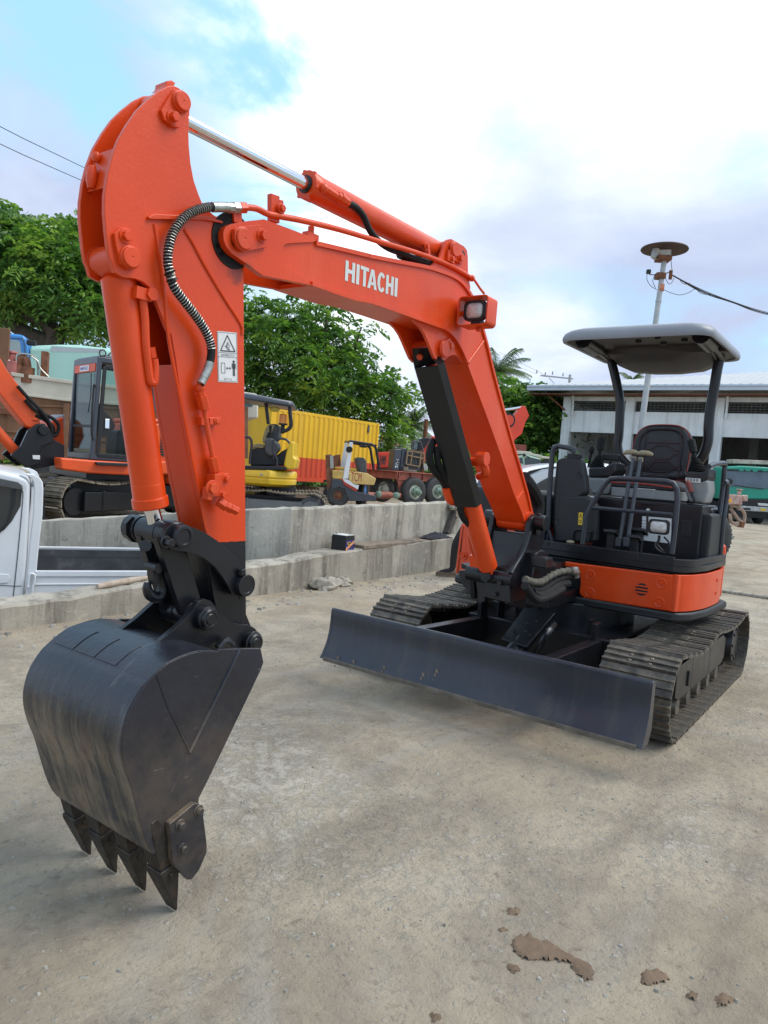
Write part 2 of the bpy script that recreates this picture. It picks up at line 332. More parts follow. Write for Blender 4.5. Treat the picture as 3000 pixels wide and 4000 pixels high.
# ------------------------------------------------------------------ ground
def ground_mat():
    m = bpy.data.materials.new('dusty_ground'); m.use_nodes = True; nt = m.node_tree; b = nt.nodes['Principled BSDF']
    tc = N(nt, 'ShaderNodeTexCoord'); v = tc.outputs['Object']
    big = noise(nt, v, .55, 5, .6, .4); mid = noise(nt, v, 2.3, 7, .66, .5); fine = noise(nt, v, 17., 8, .72, .3); grit = noise(nt, v, 95., 4, .75)
    c = ramp(nt, big, [(.30, (.325, .255, .178)), (.46, (.435, .362, .264)), (.68, (.510, .440, .332))])
    c = mix(nt, ramp(nt, mid, [(.42, 0.), (.62, .6)]), c, (.265, .225, .175))
    # pale flaking crust
    fl = ramp(nt, mth(nt, 'ADD', mth(nt, 'MULTIPLY', fine, .62), mth(nt, 'MULTIPLY', big, .42)), [(.555, 0.), (.605, .5)])
    c = mix(nt, fl, c, (.52, .475, .40))
    c = mix(nt, ramp(nt, fine, [(.30, .75), (.43, 0.)]), c, (.15, .115, .082))
    vf = N(nt, 'ShaderNodeTexVoronoi', inp={'Scale': 30.}); L(nt, v, vf.inputs['Vector']); flk = mth(nt, 'MULTIPLY', ramp(nt, vf.outputs['Distance'], [(.20, 1.), (.30, 0.)]), ramp(nt, noise(nt, v, 6., 5, .7), [(.50, 0.), (.60, .8)])); c = mix(nt, flk, c, (.42, .39, .335))
    # tyre smears across the yard
    mp = N(nt, 'ShaderNodeMapping'); mp.inputs[2].default_value = (0, 0, math.radians(-38)); mp.inputs[3].default_value = (.45, 2.4, 1.); L(nt, v, mp.inputs[0])
    sm = noise(nt, mp.outputs[0], 1.0, 5, .6, .5)
    c = mix(nt, ramp(nt, sm, [(.52, 0.), (.70, .5)]), c, (.225, .185, .14))
    c = mix(nt, ramp(nt, sm, [(.28, .4), (.42, 0.)]), c, (.42, .395, .34))
    # grit, dark and pale
    c = mix(nt, ramp(nt, grit, [(.30, .65), (.38, 0.)]), c, (.10, .085, .065))
    c = mix(nt, ramp(nt, grit, [(.66, 0.), (.72, .6)]), c, (.56, .54, .49))
    vo = N(nt, 'ShaderNodeTexVoronoi', feature='DISTANCE_TO_EDGE', inp={'Scale': 3.4}); 
    vm = N(nt, 'ShaderNodeVectorMath', operation='ADD'); L(nt, v, vm.inputs[0])
    nn = N(nt, 'ShaderNodeTexNoise', inp={'Scale': 5., 'Detail': 5}); L(nt, v, nn.inputs['Vector'])
    sc = N(nt, 'ShaderNodeVectorMath', operation='SCALE', inp={3: .35}); L(nt, nn.outputs['Color'], sc.inputs[0]); L(nt, sc.outputs[0], vm.inputs[1]); L(nt, vm.outputs[0], vo.inputs['Vector'])
    cr = mth(nt, 'MULTIPLY', ramp(nt, vo.outputs['Distance'], [(0., 1.), (.014, 0.)]), ramp(nt, big, [(.55, 0.), (.7, .35)]))
    c = mix(nt, cr, c, (.14, .115, .085))
    # curved tyre tracks swept across the yard
    q = [onZ(p) for p in ((980, 3900), (1120, 3300), (2000, 2840))]
    ax_, ay_, bx_, by_, cx_, cy_ = q[0].x, q[0].y, q[1].x, q[1].y, q[2].x, q[2].y; D_ = 2*(ax_*(by_-cy_)+bx_*(cy_-ay_)+cx_*(ay_-by_))
    ux = ((ax_**2+ay_**2)*(by_-cy_)+(bx_**2+by_**2)*(cy_-ay_)+(cx_**2+cy_**2)*(ay_-by_))/D_; uy = ((ax_**2+ay_**2)*(cx_-bx_)+(bx_**2+by_**2)*(ax_-cx_)+(cx_**2+cy_**2)*(bx_-ax_))/D_
    R_ = math.hypot(ax_-ux, ay_-uy)
    vd = N(nt, 'ShaderNodeVectorMath', operation='DISTANCE'); L(nt, v, vd.inputs[0]); vd.inputs[1].default_value = (ux, uy, 0)
    rad = mth(nt, 'ADD', vd.outputs['Value'], mth(nt, 'MULTIPLY', mid, .16))
    tr_ = None
    for r0, wd, k in ((R_, .06, .34), (R_+.16, .03, .3), (R_+.30, .08, .28), (R_+1.35, .10, .3), (R_+1.55, .05, .28)):
        e = mth(nt, 'MULTIPLY', ramp(nt, mth(nt, 'DIVIDE', mth(nt, 'ABSOLUTE', mth(nt, 'SUBTRACT', rad, r0+.08)), wd), [(.3, k), (1., 0.)]), ramp(nt, mid, [(.35, .2), (.6, 1.)]))
        tr_ = e if tr_ is None else mth(nt, 'MAXIMUM', tr_, e)
    c = mix(nt, tr_, c, (.43, .40, .345))
    c = mix(nt, ramp(nt, noise(nt, v, 1.3, 6, .7, .8), [(.52, 0.), (.70, .6)]), c, (.21, .17, .125))
    L(nt, c, b.inputs['Base Color']); b.inputs['Roughness'].default_value = .9; b.inputs['Specular IOR Level'].default_value = .2
    h = mth(nt, 'ADD', mth(nt, 'MULTIPLY', fine, 1.), mth(nt, 'MULTIPLY', grit, .35)); h = mth(nt, 'ADD', mth(nt, 'ADD', h, mth(nt, 'MULTIPLY', flk, .35)), mth(nt, 'MULTIPLY', fl, .25)); h = mth(nt, 'SUBTRACT', h, mth(nt, 'MULTIPLY', cr, .5)); h = mth(nt, 'ADD', h, mth(nt, 'MULTIPLY', mid, 1.5))
    bp = N(nt, 'ShaderNodeBump', inp={'Strength': .8, 'Distance': .03}); L(nt, h, bp.inputs['Height']); L(nt, bp.outputs[0], b.inputs['Normal'])
    return m
m_ground = ground_mat()
def quadgrid(mb, x0, x1, y0, y1, nx, ny, zf):
    vs = [(x0+(x1-x0)*i/nx, y0+(y1-y0)*j/ny, zf(x0+(x1-x0)*i/nx, y0+(y1-y0)*j/ny)) for j in range(ny+1) for i in range(nx+1)]
    mb.add(vs, [(j*(nx+1)+i, j*(nx+1)+i+1, (j+1)*(nx+1)+i+1, (j+1)*(nx+1)+i) for j in range(ny) for i in range(nx)])
mb = MB()
mb.add([(-900, -3.45, 0), (900, -3.45, 0), (900, 900, 0), (-900, 900, 0), (-900, -900, 0), (-.9, -900, 0), (-.9, -3.45, 0)], [(0, 6, 1, 2, 3), (4, 5, 6, 0)])
tag(obj('ground', mb, m_ground, smooth=False), 'bare dusty yard ground of pale packed earth', kind='structure')
mb = MB(); mb.add([(-1.0, -3.46, -.15), (3, -3.46, -.72), (14, -3.46, -.8), (14, -9, -.8), (3, -9, -.72), (-1.0, -9, -.15)], [(0, 1, 4, 5), (1, 2, 3, 4)])
tag(obj('sunken_lane', mb, m_ground, smooth=False), 'lower lane between the two concrete walls', kind='structure')

def conc_mat(name, base, dark, k=1.):
    m = bpy.data.materials.new(name); m.use_nodes = True; nt = m.node_tree; b = nt.nodes['Principled BSDF']
    tc = N(nt, 'ShaderNodeTexCoord'); v = tc.outputs['Object']
    big = noise(nt, v, 1.1, 6, .65, .4); fine = noise(nt, v, 9., 8, .7, .6); grit = noise(nt, v, 60., 4, .7)
    c = ramp(nt, big, [(.3, tuple(x*.72 for x in base)), (.5, base), (.7, tuple(min(1, x*1.22) for x in base))])
    mp = N(nt, 'ShaderNodeMapping'); mp.inputs[3].default_value = (5., 5., .55); L(nt, v, mp.inputs[0])
    st = noise(nt, mp.outputs[0], 1., 7, .68, .3)
    c = mix(nt, ramp(nt, st, [(.46, 0.), (.66, .9)]), c, dark)
    c = mix(nt, ramp(nt, fine, [(.56, 0.), (.70, .55)]), c, tuple(min(1, x*1.5) for x in base))
    c = mix(nt, ramp(nt, fine, [(.27, .7), (.40, 0.)]), c, tuple(x*.7 for x in dark))
    c = mix(nt, ramp(nt, grit, [(.3, .5), (.38, 0.)]), c, (.10, .09, .075))
    L(nt, c, b.inputs['Base Color']); b.inputs['Roughness'].default_value = .88; b.inputs['Specular IOR Level'].default_value = .25
    bp = N(nt, 'ShaderNodeBump', inp={'Strength': .5, 'Distance': .02}); L(nt, mth(nt, 'ADD', fine, mth(nt, 'MULTIPLY', grit, .3)), bp.inputs['Height']); L(nt, bp.outputs[0], b.inputs['Normal'])
    return m
m_conc = conc_mat('weathered_concrete', (.42, .385, .32), (.155, .14, .115))
m_conc2 = conc_mat('weathered_concrete_low', (.37, .335, .275), (.125, .11, .088))

def wall_strip(mb, line, thick, zb, jag=.0, n=60, back=(0, -1, 0)):
    """line: points along the top front edge; a wall of that top, bottom zb"""
    P = [Vector(p) for p in line]; out = []
    Ls = [0.]
    for a, b_ in zip(P, P[1:]): Ls.append(Ls[-1]+(b_-a).length)
    for k in range(n+1):
        t = Ls[-1]*k/n
        i = max(j for j in range(len(Ls)-1) if Ls[j] <= t+1e-9); q = P[i].lerp(P[i+1], (t-Ls[i])/(Ls[i+1]-Ls[i]))
        out.append(q + Vector((0, 0, random.uniform(-jag, jag))))
    bk = Vector(back).normalized()*thick
    rings = []
    for q in out:
        j1, j2 = random.uniform(-jag, jag), random.uniform(-jag, jag); c = .018
        rings.append([Vector((q.x, q.y+j1*.5, zb)), Vector((q.x, q.y+j1, q.z-c)), Vector((q.x, q.y, q.z))+bk*(c/thick), Vector((q.x, q.y, q.z+j2))+bk*(1-c/thick), Vector((q.x, q.y, q.z-c))+bk, Vector((q.x, q.y, zb))+bk])
    mb.ring(rings)
top = [onY(q, -3.3) for q in ((-420, 2405), (0, 2367), (270, 2336), (527, 2291), (966, 2215), (1145, 2192), (1304, 2159), (1530, 2131), (1769, 2099), (1860, 2089))]
mb = MB(); wall_strip(mb, top, .30, -.9, .006, 90)
low_wall = tag(obj('low_wall', mb, m_conc2, bevel=0), 'low stained concrete curb wall running along the yard behind the bucket', 'wall')
UW = [at((-700, 2090), 8.9), at((160, 2038), 8.5), at((506, 2017), 8.45), at((963, 1993), 8.15), onY((1150, 1986), -3.70), onY((1298, 1980), -3.66), onY((1749, 1960), -3.65), onY((1800, 1958), -3.65)]
mb = MB(); wall_strip(mb, UW, .16, -.9, .006, 110)
upper_wall = tag(obj('retaining_wall', mb, m_conc, bevel=0), 'taller streaked concrete retaining wall behind the battery, edging the upper lot', 'wall')
LOT = .20
mb = MB(); mb.add([Vector((p.x, p.y-.1, LOT)) for p in UW] + [Vector((UW[-1].x-.0, -300, LOT)), Vector((40, -300, LOT)), Vector((40, UW[0].y-.1, LOT))], [tuple(range(len(UW)+3))])
tag(obj('upper_lot', mb, m_ground, smooth=False), 'upper yard ground where old machines are parked', kind='structure')

# dried mud on the ground, raised lumps with broken edges
m_mud = mat('dried_mud', (.175, .120, .078), .8, var=.25, vscale=12., bump=.5, bscale=60., spec=.3)
def mud(cx, cy, pts, label, cell=.0065):
    P = spline([Vector(onZ(zR(*p))) for p in pts], 4, True); n = len(P); xy = np.array([(p.x, p.y) for p in P])
    x0, y0 = xy.min(0)-.02; x1, y1 = xy.max(0)+.02; nx, ny = int((x1-x0)/cell)+1, int((y1-y0)/cell)+1
    X, Y = np.meshgrid(x0+cell*np.arange(nx), y0+cell*np.arange(ny))
    from mathutils import noise as mn
    W1 = np.array([[mn.fractal(Vector((X[j, i]*55, Y[j, i]*55, 3.)), .7, 2., 4) for i in range(nx)] for j in range(ny)])
    ins = np.zeros(X.shape, bool); dist = np.full(X.shape, 9.)
    for k in range(n):
        ax_, ay_ = xy[k]; bx_, by_ = xy[(k+1) % n]
        cond = ((ay_ > Y) != (by_ > Y)) & (X < (bx_-ax_)*(Y-ay_)/(by_-ay_+1e-12)+ax_); ins ^= cond
        t = np.clip(((X-ax_)*(bx_-ax_)+(Y-ay_)*(by_-ay_))/((bx_-ax_)**2+(by_-ay_)**2+1e-12), 0, 1); dist = np.minimum(dist, np.hypot(X-ax_-t*(bx_-ax_), Y-ay_-t*(by_-ay_)))
    d = np.where(ins, dist, -dist) + W1*.010
    Zh = np.clip(d/.010, -.4, 1)*.0065 + np.where(d > .004, W1*.0022, 0) + np.where((d > 0) & (d < .022), np.abs(W1)*.006, 0)
    idx = -np.ones(X.shape, int); vs = []; fs = []
    for j in range(ny):
        for i in range(nx):
            if d[j, i] > -.004: idx[j, i] = len(vs); vs.append((X[j, i], Y[j, i], max(-.002, Zh[j, i])+.0005))
    for j in range(ny-1):
        for i in range(nx-1):
            q = (idx[j, i], idx[j, i+1], idx[j+1, i+1], idx[j+1, i])
            if min(q) >= 0: fs.append(q)
    mb = MB(); mb.add(vs, fs); o = obj('mud_patch', mb, m_mud, ang=70)
    tag(o, label, 'mud', 'dried mud patches on the ground')
mud(0, 0, [(555, 345), (560, 300), (600, 283), (650, 292), (710, 312), (770, 345), (810, 365), (850, 385), (900, 420), (905, 465), (860, 480), (832, 450), (805, 412), (765, 395), (700, 392), (640, 388), (590, 380)], 'largest dried mud patch, shaped like a long footprint')
for (x, y, a, b_, lab) in ((1160, 460, 62, 40, 'squarish brown mud patch lying off the heel of the footprint-shaped patch'), (556, 423, 28, 20, 'small mud lump just below the toe of the footprint-shaped patch'), (1465, 562, 40, 30, 'small round mud lump farthest beyond the squarish patch'),
                           (222, 640, 24, 20, 'lone small mud lump apart from all the others, nearest the camera'), (1332, 540, 26, 18, 'faint flat mud spot between the squarish patch and the round lump'), (560, 180, 30, 16, 'thin crumbled mud bits above the footprint-shaped patch'), (512, 258, 18, 10, 'tiny mud crumb beside the crumbled bits, above the footprint-shaped patch')):
    mud(0, 0, [(x+a*math.cos(t)*random.uniform(.75, 1.2), y-b_*math.sin(t)*random.uniform(.75, 1.2)) for t in np.linspace(0, 2*PI, 9)[:-1]], lab)
# loose grit
m_grit = mat('grit', (.36, .33, .28), .9, var=.5, vscale=3.)
def grit(n, x0, x1, y0, y1, smax, seed):
    r_ = np.random.default_rng(seed); mb = MB()
    for _ in range(n):
        x, y = r_.uniform(x0, x1), r_.uniform(y0, y1); s = .0025 + (smax-.0025)*r_.random()**4
        a = r_.uniform(0, 2*PI); q = [(math.cos(a+k*2*PI/5)*s*r_.uniform(.6, 1.3), math.sin(a+k*2*PI/5)*s*r_.uniform(.6, 1.3)) for k in range(5)]
        h = s*r_.uniform(.35, .9)
        mb.add([(x+p, y+q_, -.001) for p, q_ in q] + [(x+p*.6, y+q_*.6, h) for p, q_ in q], [(5, 6, 7, 8, 9)] + [(k, (k+1) % 5, 5+(k+1) % 5, 5+k) for k in range(5)])
    return mb
mb = grit(6500, -3., 4.6, -3.2, 3.6, .009, 5); mb2 = grit(700, -5., 3.5, -3.28, -2.7, .035, 6); o_ = len(mb.v); mb.v += mb2.v; mb.f += [tuple(i+o_ for i in f) for f in mb2.f]; mb.m += mb2.m
tag(obj('gravel', mb, m_grit, smooth=False), 'loose grit and small stones strewn over the yard', kind='stuff')
def rubble(c, r, seed, label):
    r_ = random.Random(seed); mb = MB(); mb.sphere((c[0], c[1], c[2]+r*.25), r, 14, (1.3, .8, .5))
    mb.v = [tuple(Vector(v) + Vector((r_.uniform(-1, 1), r_.uniform(-1, 1), r_.uniform(-.6, .6)))*r*.22) for v in mb.v]
    tag(obj('concrete_rubble', mb, m_conc2, smooth=False), label, 'rubble', 'broken concrete chunks at the wall foot')
g = onZ(zP(560, 525)); rubble(g, .17, 1, 'flat pale concrete chunk lying at the foot of the low wall')
g = onZ(zP(650, 505)); rubble(g, .13, 2, 'darker concrete chunk leaning at the low wall crack')
# the jack-rail strip lying on the ground at the far right
g0, g1 = onZ((2815, 2312)), onZ((3100, 2355))
mb = MB()
for k in range(14):
    q = g0.lerp(g1, k/13.); mb.box((q.x, q.y, .018+(k % 2)*.004), (.10, .17, .035), rz=.3+random.uniform(-.1, .1))
mb.obox(g0+Vector((0, 0, .02)), g1+Vector((0, 0, .02)), .05, .03)
tag(obj('chain_strip', mb, m_conc2, bevel=.004), 'row of flat chain links lying on the ground behind the excavator', 'chain')

# ------------------------------------------------------------------ workshop building
BA, BB = at((2190, 1700), 47), at((3000, 1730), 40); BA.z = BB.z = 0
bu = (BB-BA).normalized(); bn = Vector((bu.y, -bu.x, 0))
if bn.dot(CC-BA) < 0: bn = -bn                                 # outward, towards the yard
def fac(q, off=0.):                                            # sight line -> (along, height) on the front, off metres proud
    d = ray(*q); o = BA + bn*off; p = CC + d*((o-CC).dot(bn)/d.dot(bn)); return ((p-BA).dot(bu), p.z)
bld = thing('workshop_building', 'long white workshop with open dark bays and pale metal roof behind the pole', 'building', BA)
Bm = Matrix((bu, -bn, Vector((0, 0, 1)))).transposed().to_4x4()  # local: x along front, y inwards, z up
def bput(name, mb, m_, par=None, **k):
    mb.xf(Bm); return obj(name, mb, m_, par or bld, **k)
m_wall = mat('whitewashed_wall', (.78, .79, .79), .8, var=.12, vscale=.8, dirt=(.28, .26, .22), dirt_amt=.05, dscale=2.5, streak=((.30, .28, .24), 2.5, .5))
m_roof = mat('pale_roof_sheet', (.46, .47, .46), .5, var=.1, vscale=.5, dirt=(.35, .30, .25), dirt_amt=.05)
m_gut = mat('gutter_paint', (.52, .57, .64), .45, var=.08, vscale=.7, dirt=(.35, .25, .15), dirt_amt=.03)
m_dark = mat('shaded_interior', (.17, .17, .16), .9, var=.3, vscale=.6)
LEN = 34.
z_eave = fac(zH(600, 1078))[1]; z_b1 = fac(zH(600, 1105))[1]; z_b0 = fac(zH(600, 1172))[1]; z_s0 = fac(zH(600, 1312))[1]
xs = [fac(zH(328, 1200))[0], fac(zH(762, 1200))[0], fac(zH(1340, 1200))[0]]; pitch = xs[2]-xs[1]; xs[0] = 0.3
xs += [xs[2]+pitch*k for k in (1, 2, 3)]
mb = MB(); mb.b2((0, 0, z_b1), (LEN, .25, z_eave)); mb.b2((0, .0, z_s0), (LEN, .25, z_b0))
mb.b2((0, .25, 0), (.25, 14, z_eave)); mb.b2((0, 14, 0), (LEN, 14.25, z_eave)); mb.b2((LEN-.25, .25, 0), (LEN, 14, z_eave))
bput('wall', mb, m_wall)
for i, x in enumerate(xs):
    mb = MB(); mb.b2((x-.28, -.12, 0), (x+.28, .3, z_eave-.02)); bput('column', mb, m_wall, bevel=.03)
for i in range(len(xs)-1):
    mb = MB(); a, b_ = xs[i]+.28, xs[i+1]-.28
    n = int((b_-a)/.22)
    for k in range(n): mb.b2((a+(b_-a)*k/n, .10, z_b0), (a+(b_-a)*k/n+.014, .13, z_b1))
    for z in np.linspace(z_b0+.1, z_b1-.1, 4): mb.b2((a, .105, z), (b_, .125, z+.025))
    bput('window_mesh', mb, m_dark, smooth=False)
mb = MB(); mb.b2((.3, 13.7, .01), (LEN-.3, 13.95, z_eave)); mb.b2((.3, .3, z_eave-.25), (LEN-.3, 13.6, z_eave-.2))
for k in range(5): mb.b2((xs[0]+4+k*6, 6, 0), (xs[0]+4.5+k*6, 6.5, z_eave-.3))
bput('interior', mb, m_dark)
mb = MB(); mb.b2((.3, .3, .004), (LEN-.3, 13.6, .02)); bput('floor_slab', mb, m_conc2)
# roof: hipped, corrugated
x0 = fac(zH(100, 1030), 1.3)[0]; ze = z_eave+.55
RL = Vector((x0, -1.3, ze)); ridge_q = (2940, 1456)
d = ray(*ridge_q); yr = 8.0; o = BA - bn*yr; p = CC + d*((o-CC).dot(bn)/d.dot(bn)); RX = Vector(((p-BA).dot(bu), yr, p.z))
nb = 150; vs = []; fs = []
for i in range(nb+1):
    x = x0 + (LEN+1.3-x0)*i/nb; t = min(1, (x-x0)/(RX.x-x0)); off = .045*(i % 2)
    vs += [(x, -1.3, ze+off), (x, -1.3+(yr+1.3)*t, ze+(RX.z-ze)*t+off)]
    if i: fs.append((2*i-2, 2*i, 2*i+1, 2*i-1))
mb = MB(); mb.add(vs, fs); mb.add([RL, RX, (x0, 2*yr+1.3, ze)], [(0, 1, 2)]); mb.add([(RX.x, yr, RX.z), (LEN+1.3, yr, RX.z), (LEN+1.3, 2*yr+1.3, ze), (x0, 2*yr+1.3, ze)], [(0, 1, 2, 3)])
roof = bput('roof', mb, m_roof, smooth=False)
mb = MB(); mb.b2((x0, -1.36, ze-.32), (LEN+1.3, -1.30, ze+.02)); mb.b2((x0, -1.42, ze-.10), (LEN+1.3, -1.36, ze-.03)); mb.b2((x0-.05, -1.3, ze-.32), (x0, 16, ze+.02)); bput('gutter', mb, m_gut, bevel=.01)
mb = MB(); mb.b2((x0+.05, -1.29, z_eave+.0), (LEN, 0, z_eave+.04)); bput('soffit', mb, m_rust)
for x in (xs[0], xs[2]):
    mb = MB(); mb.tube([(x+.45, -1.25, ze-.25), (x+.45, -.6, ze-.35), (x+.42, -.2, ze-.9), (x+.42, -.2, z_b0-.3)], .07, 8, 4); bput('drain_pipe', mb, m_wall)
mb = MB(); mb.tube([(.2, -.15, z_eave-.9), (-.9, -.9, z_eave+.1)], .06, 6); bput('eave_brace', mb, m_rust)
mb = MB(); mb.b2((xs[2]+3.0, -.35, z_s0+.15), (xs[2]+3.5, -.05, z_s0+.4)); bput('floodlight', mb, m_grey, bevel=.03)

# ------------------------------------------------------------------ yard light pole
PD = 16.
b0 = at((2440, 1985), PD); b0.z = 0.0; ptop = at(zH(985, 200), PD); pb = at(zH(848, 1200), PD); dirp = (ptop-pb).normalized(); b0 = pb - dirp*(pb.z/dirp.z)
pole = thing('light_pole', 'leaning grey steel light pole capped with a round dark disc, behind the canopy', 'pole', b0)
bi = Matrix.Translation(-b0)
def pp(name, mb, m_, par=None, **k): mb.xf(bi); return obj(name, mb, m_, par or pole, **k)
m_galv = mat('galvanised_pole', (.42, .43, .43), .55, .3, var=.15, vscale=6., dirt=(.3, .24, .18), dirt_amt=.05)
mb = MB(); mb.tube([b0, b0.lerp(ptop, .5), ptop], [.075, .055], 12); mb.cyl(b0.lerp(ptop, .86)-dirp*.02, b0.lerp(ptop, .86)+dirp*.02, .066); pp('shaft', mb, m_galv)
dc = at(zH(988, 125), PD); mb = MB(); mb.lathe(dc, (0, 0, 1), [(-.02, .05), (-.015, .50), (.0, .51), (.02, .50), (.05, .2), (.06, .01)], 40); pp('disc_cap', mb, mat('rusty_disc', (.07, .04, .032), .7, var=.4, vscale=4., dirt=(.17, .08, .05), dirt_amt=.12))
def face_box(c, w_, h_, dp, yaw=0.):
    n = Vector((CC.x-c.x, CC.y-c.y, 0)).normalized(); n = Matrix.Rotation(yaw, 3, 'Z') @ n; a = math.atan2(n.y, n.x); return a, n
for q, ww, yaw, lens_ in ((zH(990, 137), .28, .0, 1), (zH(932, 150), .24, 1.2, 1)):
    c = at(q, PD); a, n = face_box(c, 0, 0, 0, yaw)
    mb = MB(); mb.box(c, (.12, ww, .24), rz=a, ry=.12); f = pp('floodlight', mb, m_galv, bevel=.02)
    mb = MB(); mb.box(c+n*.062, (.012, ww*.8, .185), rz=a, ry=.12); pp('lens', mb, m_sticker, f, bevel=.01)
c = at(zH(980, 185), PD); mb = MB(); mb.box(c, (.3, .3, .10), rz=.6); pp('bracket_plate', mb, m_rust, bevel=.01)
c = at(zH(960, 297), PD); mb = MB(); mb.box(c, (.2, .2, .12), rz=.6); mb.tube([at(zH(930, 290), PD), at(zH(890, 285), PD)], .012, 6); mb.tube([c, at(zH(1028, 265), PD)], .012, 6); pp('cross_bracket', mb, m_rust)
c = at(zH(885, 268), PD); mb = MB(); mb.box(c, (.09, .09, .09), rz=.6); cm = pp('camera_box', mb, m_blackmatte, bevel=.012)
c = at(zH(1028, 288), PD); mb = MB(); mb.box(c, (.06, .07, .20), rz=.5); pp('switch_box', mb, m_rust, bevel=.01)
c = at(zH(972, 373), PD); mb = MB(); a, n = face_box(c, 0, 0, 0); mb.cyl(c+n*.05, c+n*.12, .05); mb.box(c+n*.03, (.12, .10, .14), rz=a); pp('buzzer', mb, mat('orange_lamp_plastic', (.6, .22, .12), .5), bevel=.008)
mb = MB()
for pth in ([(1030, 180), (1034, 230), (1037, 258)], [(876, 285), (875, 320), (900, 360), (938, 384)], [(920, 300), (912, 330), (930, 375)], [(1000, 215), (985, 280), (965, 340)], [(985, 385), (1040, 408), (1090, 418), (1140, 405), (1190, 375)], [(990, 300), (1010, 340), (1030, 345), (1050, 310)]):
    mb.tube([at(zH(*p), PD) for p in pth], .006, 5, 5)
pp('loose_wire', mb, m_rubber)
mb = MB(); far_end = at((3300, 1290), 22)
for dy, rr in ((0, .016), (.03, .008), (-.03, .008)):
    mb.tube([at(zH(1042, 292), PD), at(zH(1235, 395), PD+.8)+Vector((0, 0, dy)), at(zH(1430, 465), PD+1.9)+Vector((0, 0, dy*.5)), at(zH(1659, 540), PD+3.2)+Vector((0, 0, dy)), far_end], rr, 6, 8)
mb.tube([at(zH(1090, 325), PD+.2), at(zH(1110, 345), PD+.3), at(zH(1150, 350), PD+.5), at(zH(1150, 340), PD+.5)], .006, 5, 5)
mb.tube([at(zH(1190, 375), PD+.6), at(zH(1230, 410), PD+.8), at(zH(1320, 425), PD+1.3), at(zH(1400, 455), PD+1.7)], .006, 5, 5)
tag(obj('overhead_cable', mb, m_rubber), 'twisted black overhead cable running off from the light pole across the sky', 'cable')
for k, (a, b_) in enumerate((((-300, 340), (350, 665)), ((-300, 420), (335, 712)))):
    mb = MB(); p0, p1 = at(a, 13), at(b_, 20); p2 = at((960, 1120+k*40), 34); mid = p0.lerp(p1, .5)
    mb.tube([p0, mid-Vector((0, 0, .03)), p1, p2], .009, 5); tag(obj('power_line', mb, m_rubber), ('upper' if k == 0 else 'lower')+' of the two thin wires running into the sky behind the bucket arm', 'wire', 'thin wires in the sky')
# utility pole far away
ub = at((2222, 1600), 75); ut = at(zH(377, 935), 75); ub = Vector((ut.x, ut.y, 0))
up_ = thing('utility_pole', 'distant grey utility pole with a crossarm above the workshop roof', 'pole', ub); ui = Matrix.Translation(-ub)
mb = MB(); mb.cyl(ub, ut, .16, .14, 10); mb.xf(ui); obj('shaft', mb, m_galv, up_)
mb = MB(); mb.obox(at(zH(185, 940), 75), at(zH(395, 962), 75), .12, .14); mb.tube([at(zH(240, 955), 75), at(zH(290, 1010), 75)], .04, 5); mb.xf(ui); arm = obj('crossarm', mb, m_galv, up_)
for q in ((160, 925), (215, 940), (262, 935), (330, 945)):
    mb = MB(); p = at(zH(*q), 75); mb.cyl(p, p+Vector((0, 0, .35)), .07, .05, 8); mb.xf(ui); obj('insulator', mb, m_grey, arm)
for k, (a, b_) in enumerate((((-80, 790), (240, 950)), ((-80, 840), (160, 930)))):
    mb = MB(); mb.tube([at(zH(*a), 72), at(zH(*b_), 75)], .02, 5); tag(obj('power_line', mb, m_galv), ('higher' if k == 0 else 'lower')+' pale wire running from the palm to the far utility pole', 'wire', 'far wires')
# ------------------------------------------------------------------ the orange excavator
Y0 = -.03
ex = thing('excavator', 'large orange and black excavator with grey canopy and bucket resting on the yard', 'excavator')
def V(*a): return Vector(a) if a else Vector((0, 0, 0))
EY = V(0, 1, 0)
def ptsY(z, pts, y): return [onY(z(*p), y) for p in pts]
def plate(mb, P, y0, y1): return mb.prism([V(p.x, y0, p.z) for p in P], (0, y1-y0, 0))
def pin(mb, q, y, r, h, h0=.0):                       # capped pin end on a side face
    p = onY(q, y); mb.lathe(V(p.x, y-h0, p.z), EY, [(0, r*1.12), (h*.35+h0, r*1.12), (h*.42+h0, r), (h+h0-.003, r), (h+h0, r*.92), (h+h0, r*.10), (h+h0-.002, r*.08)], 24); return p
def bolt(mb, q, y, r=.012, h=.014):
    p = onY(q, y); mb.cyl(V(p.x, y-.002, p.z), V(p.x, y+.004, p.z), r*1.45, n=18); mb.hexb(V(p.x, y, p.z), EY, r, h)
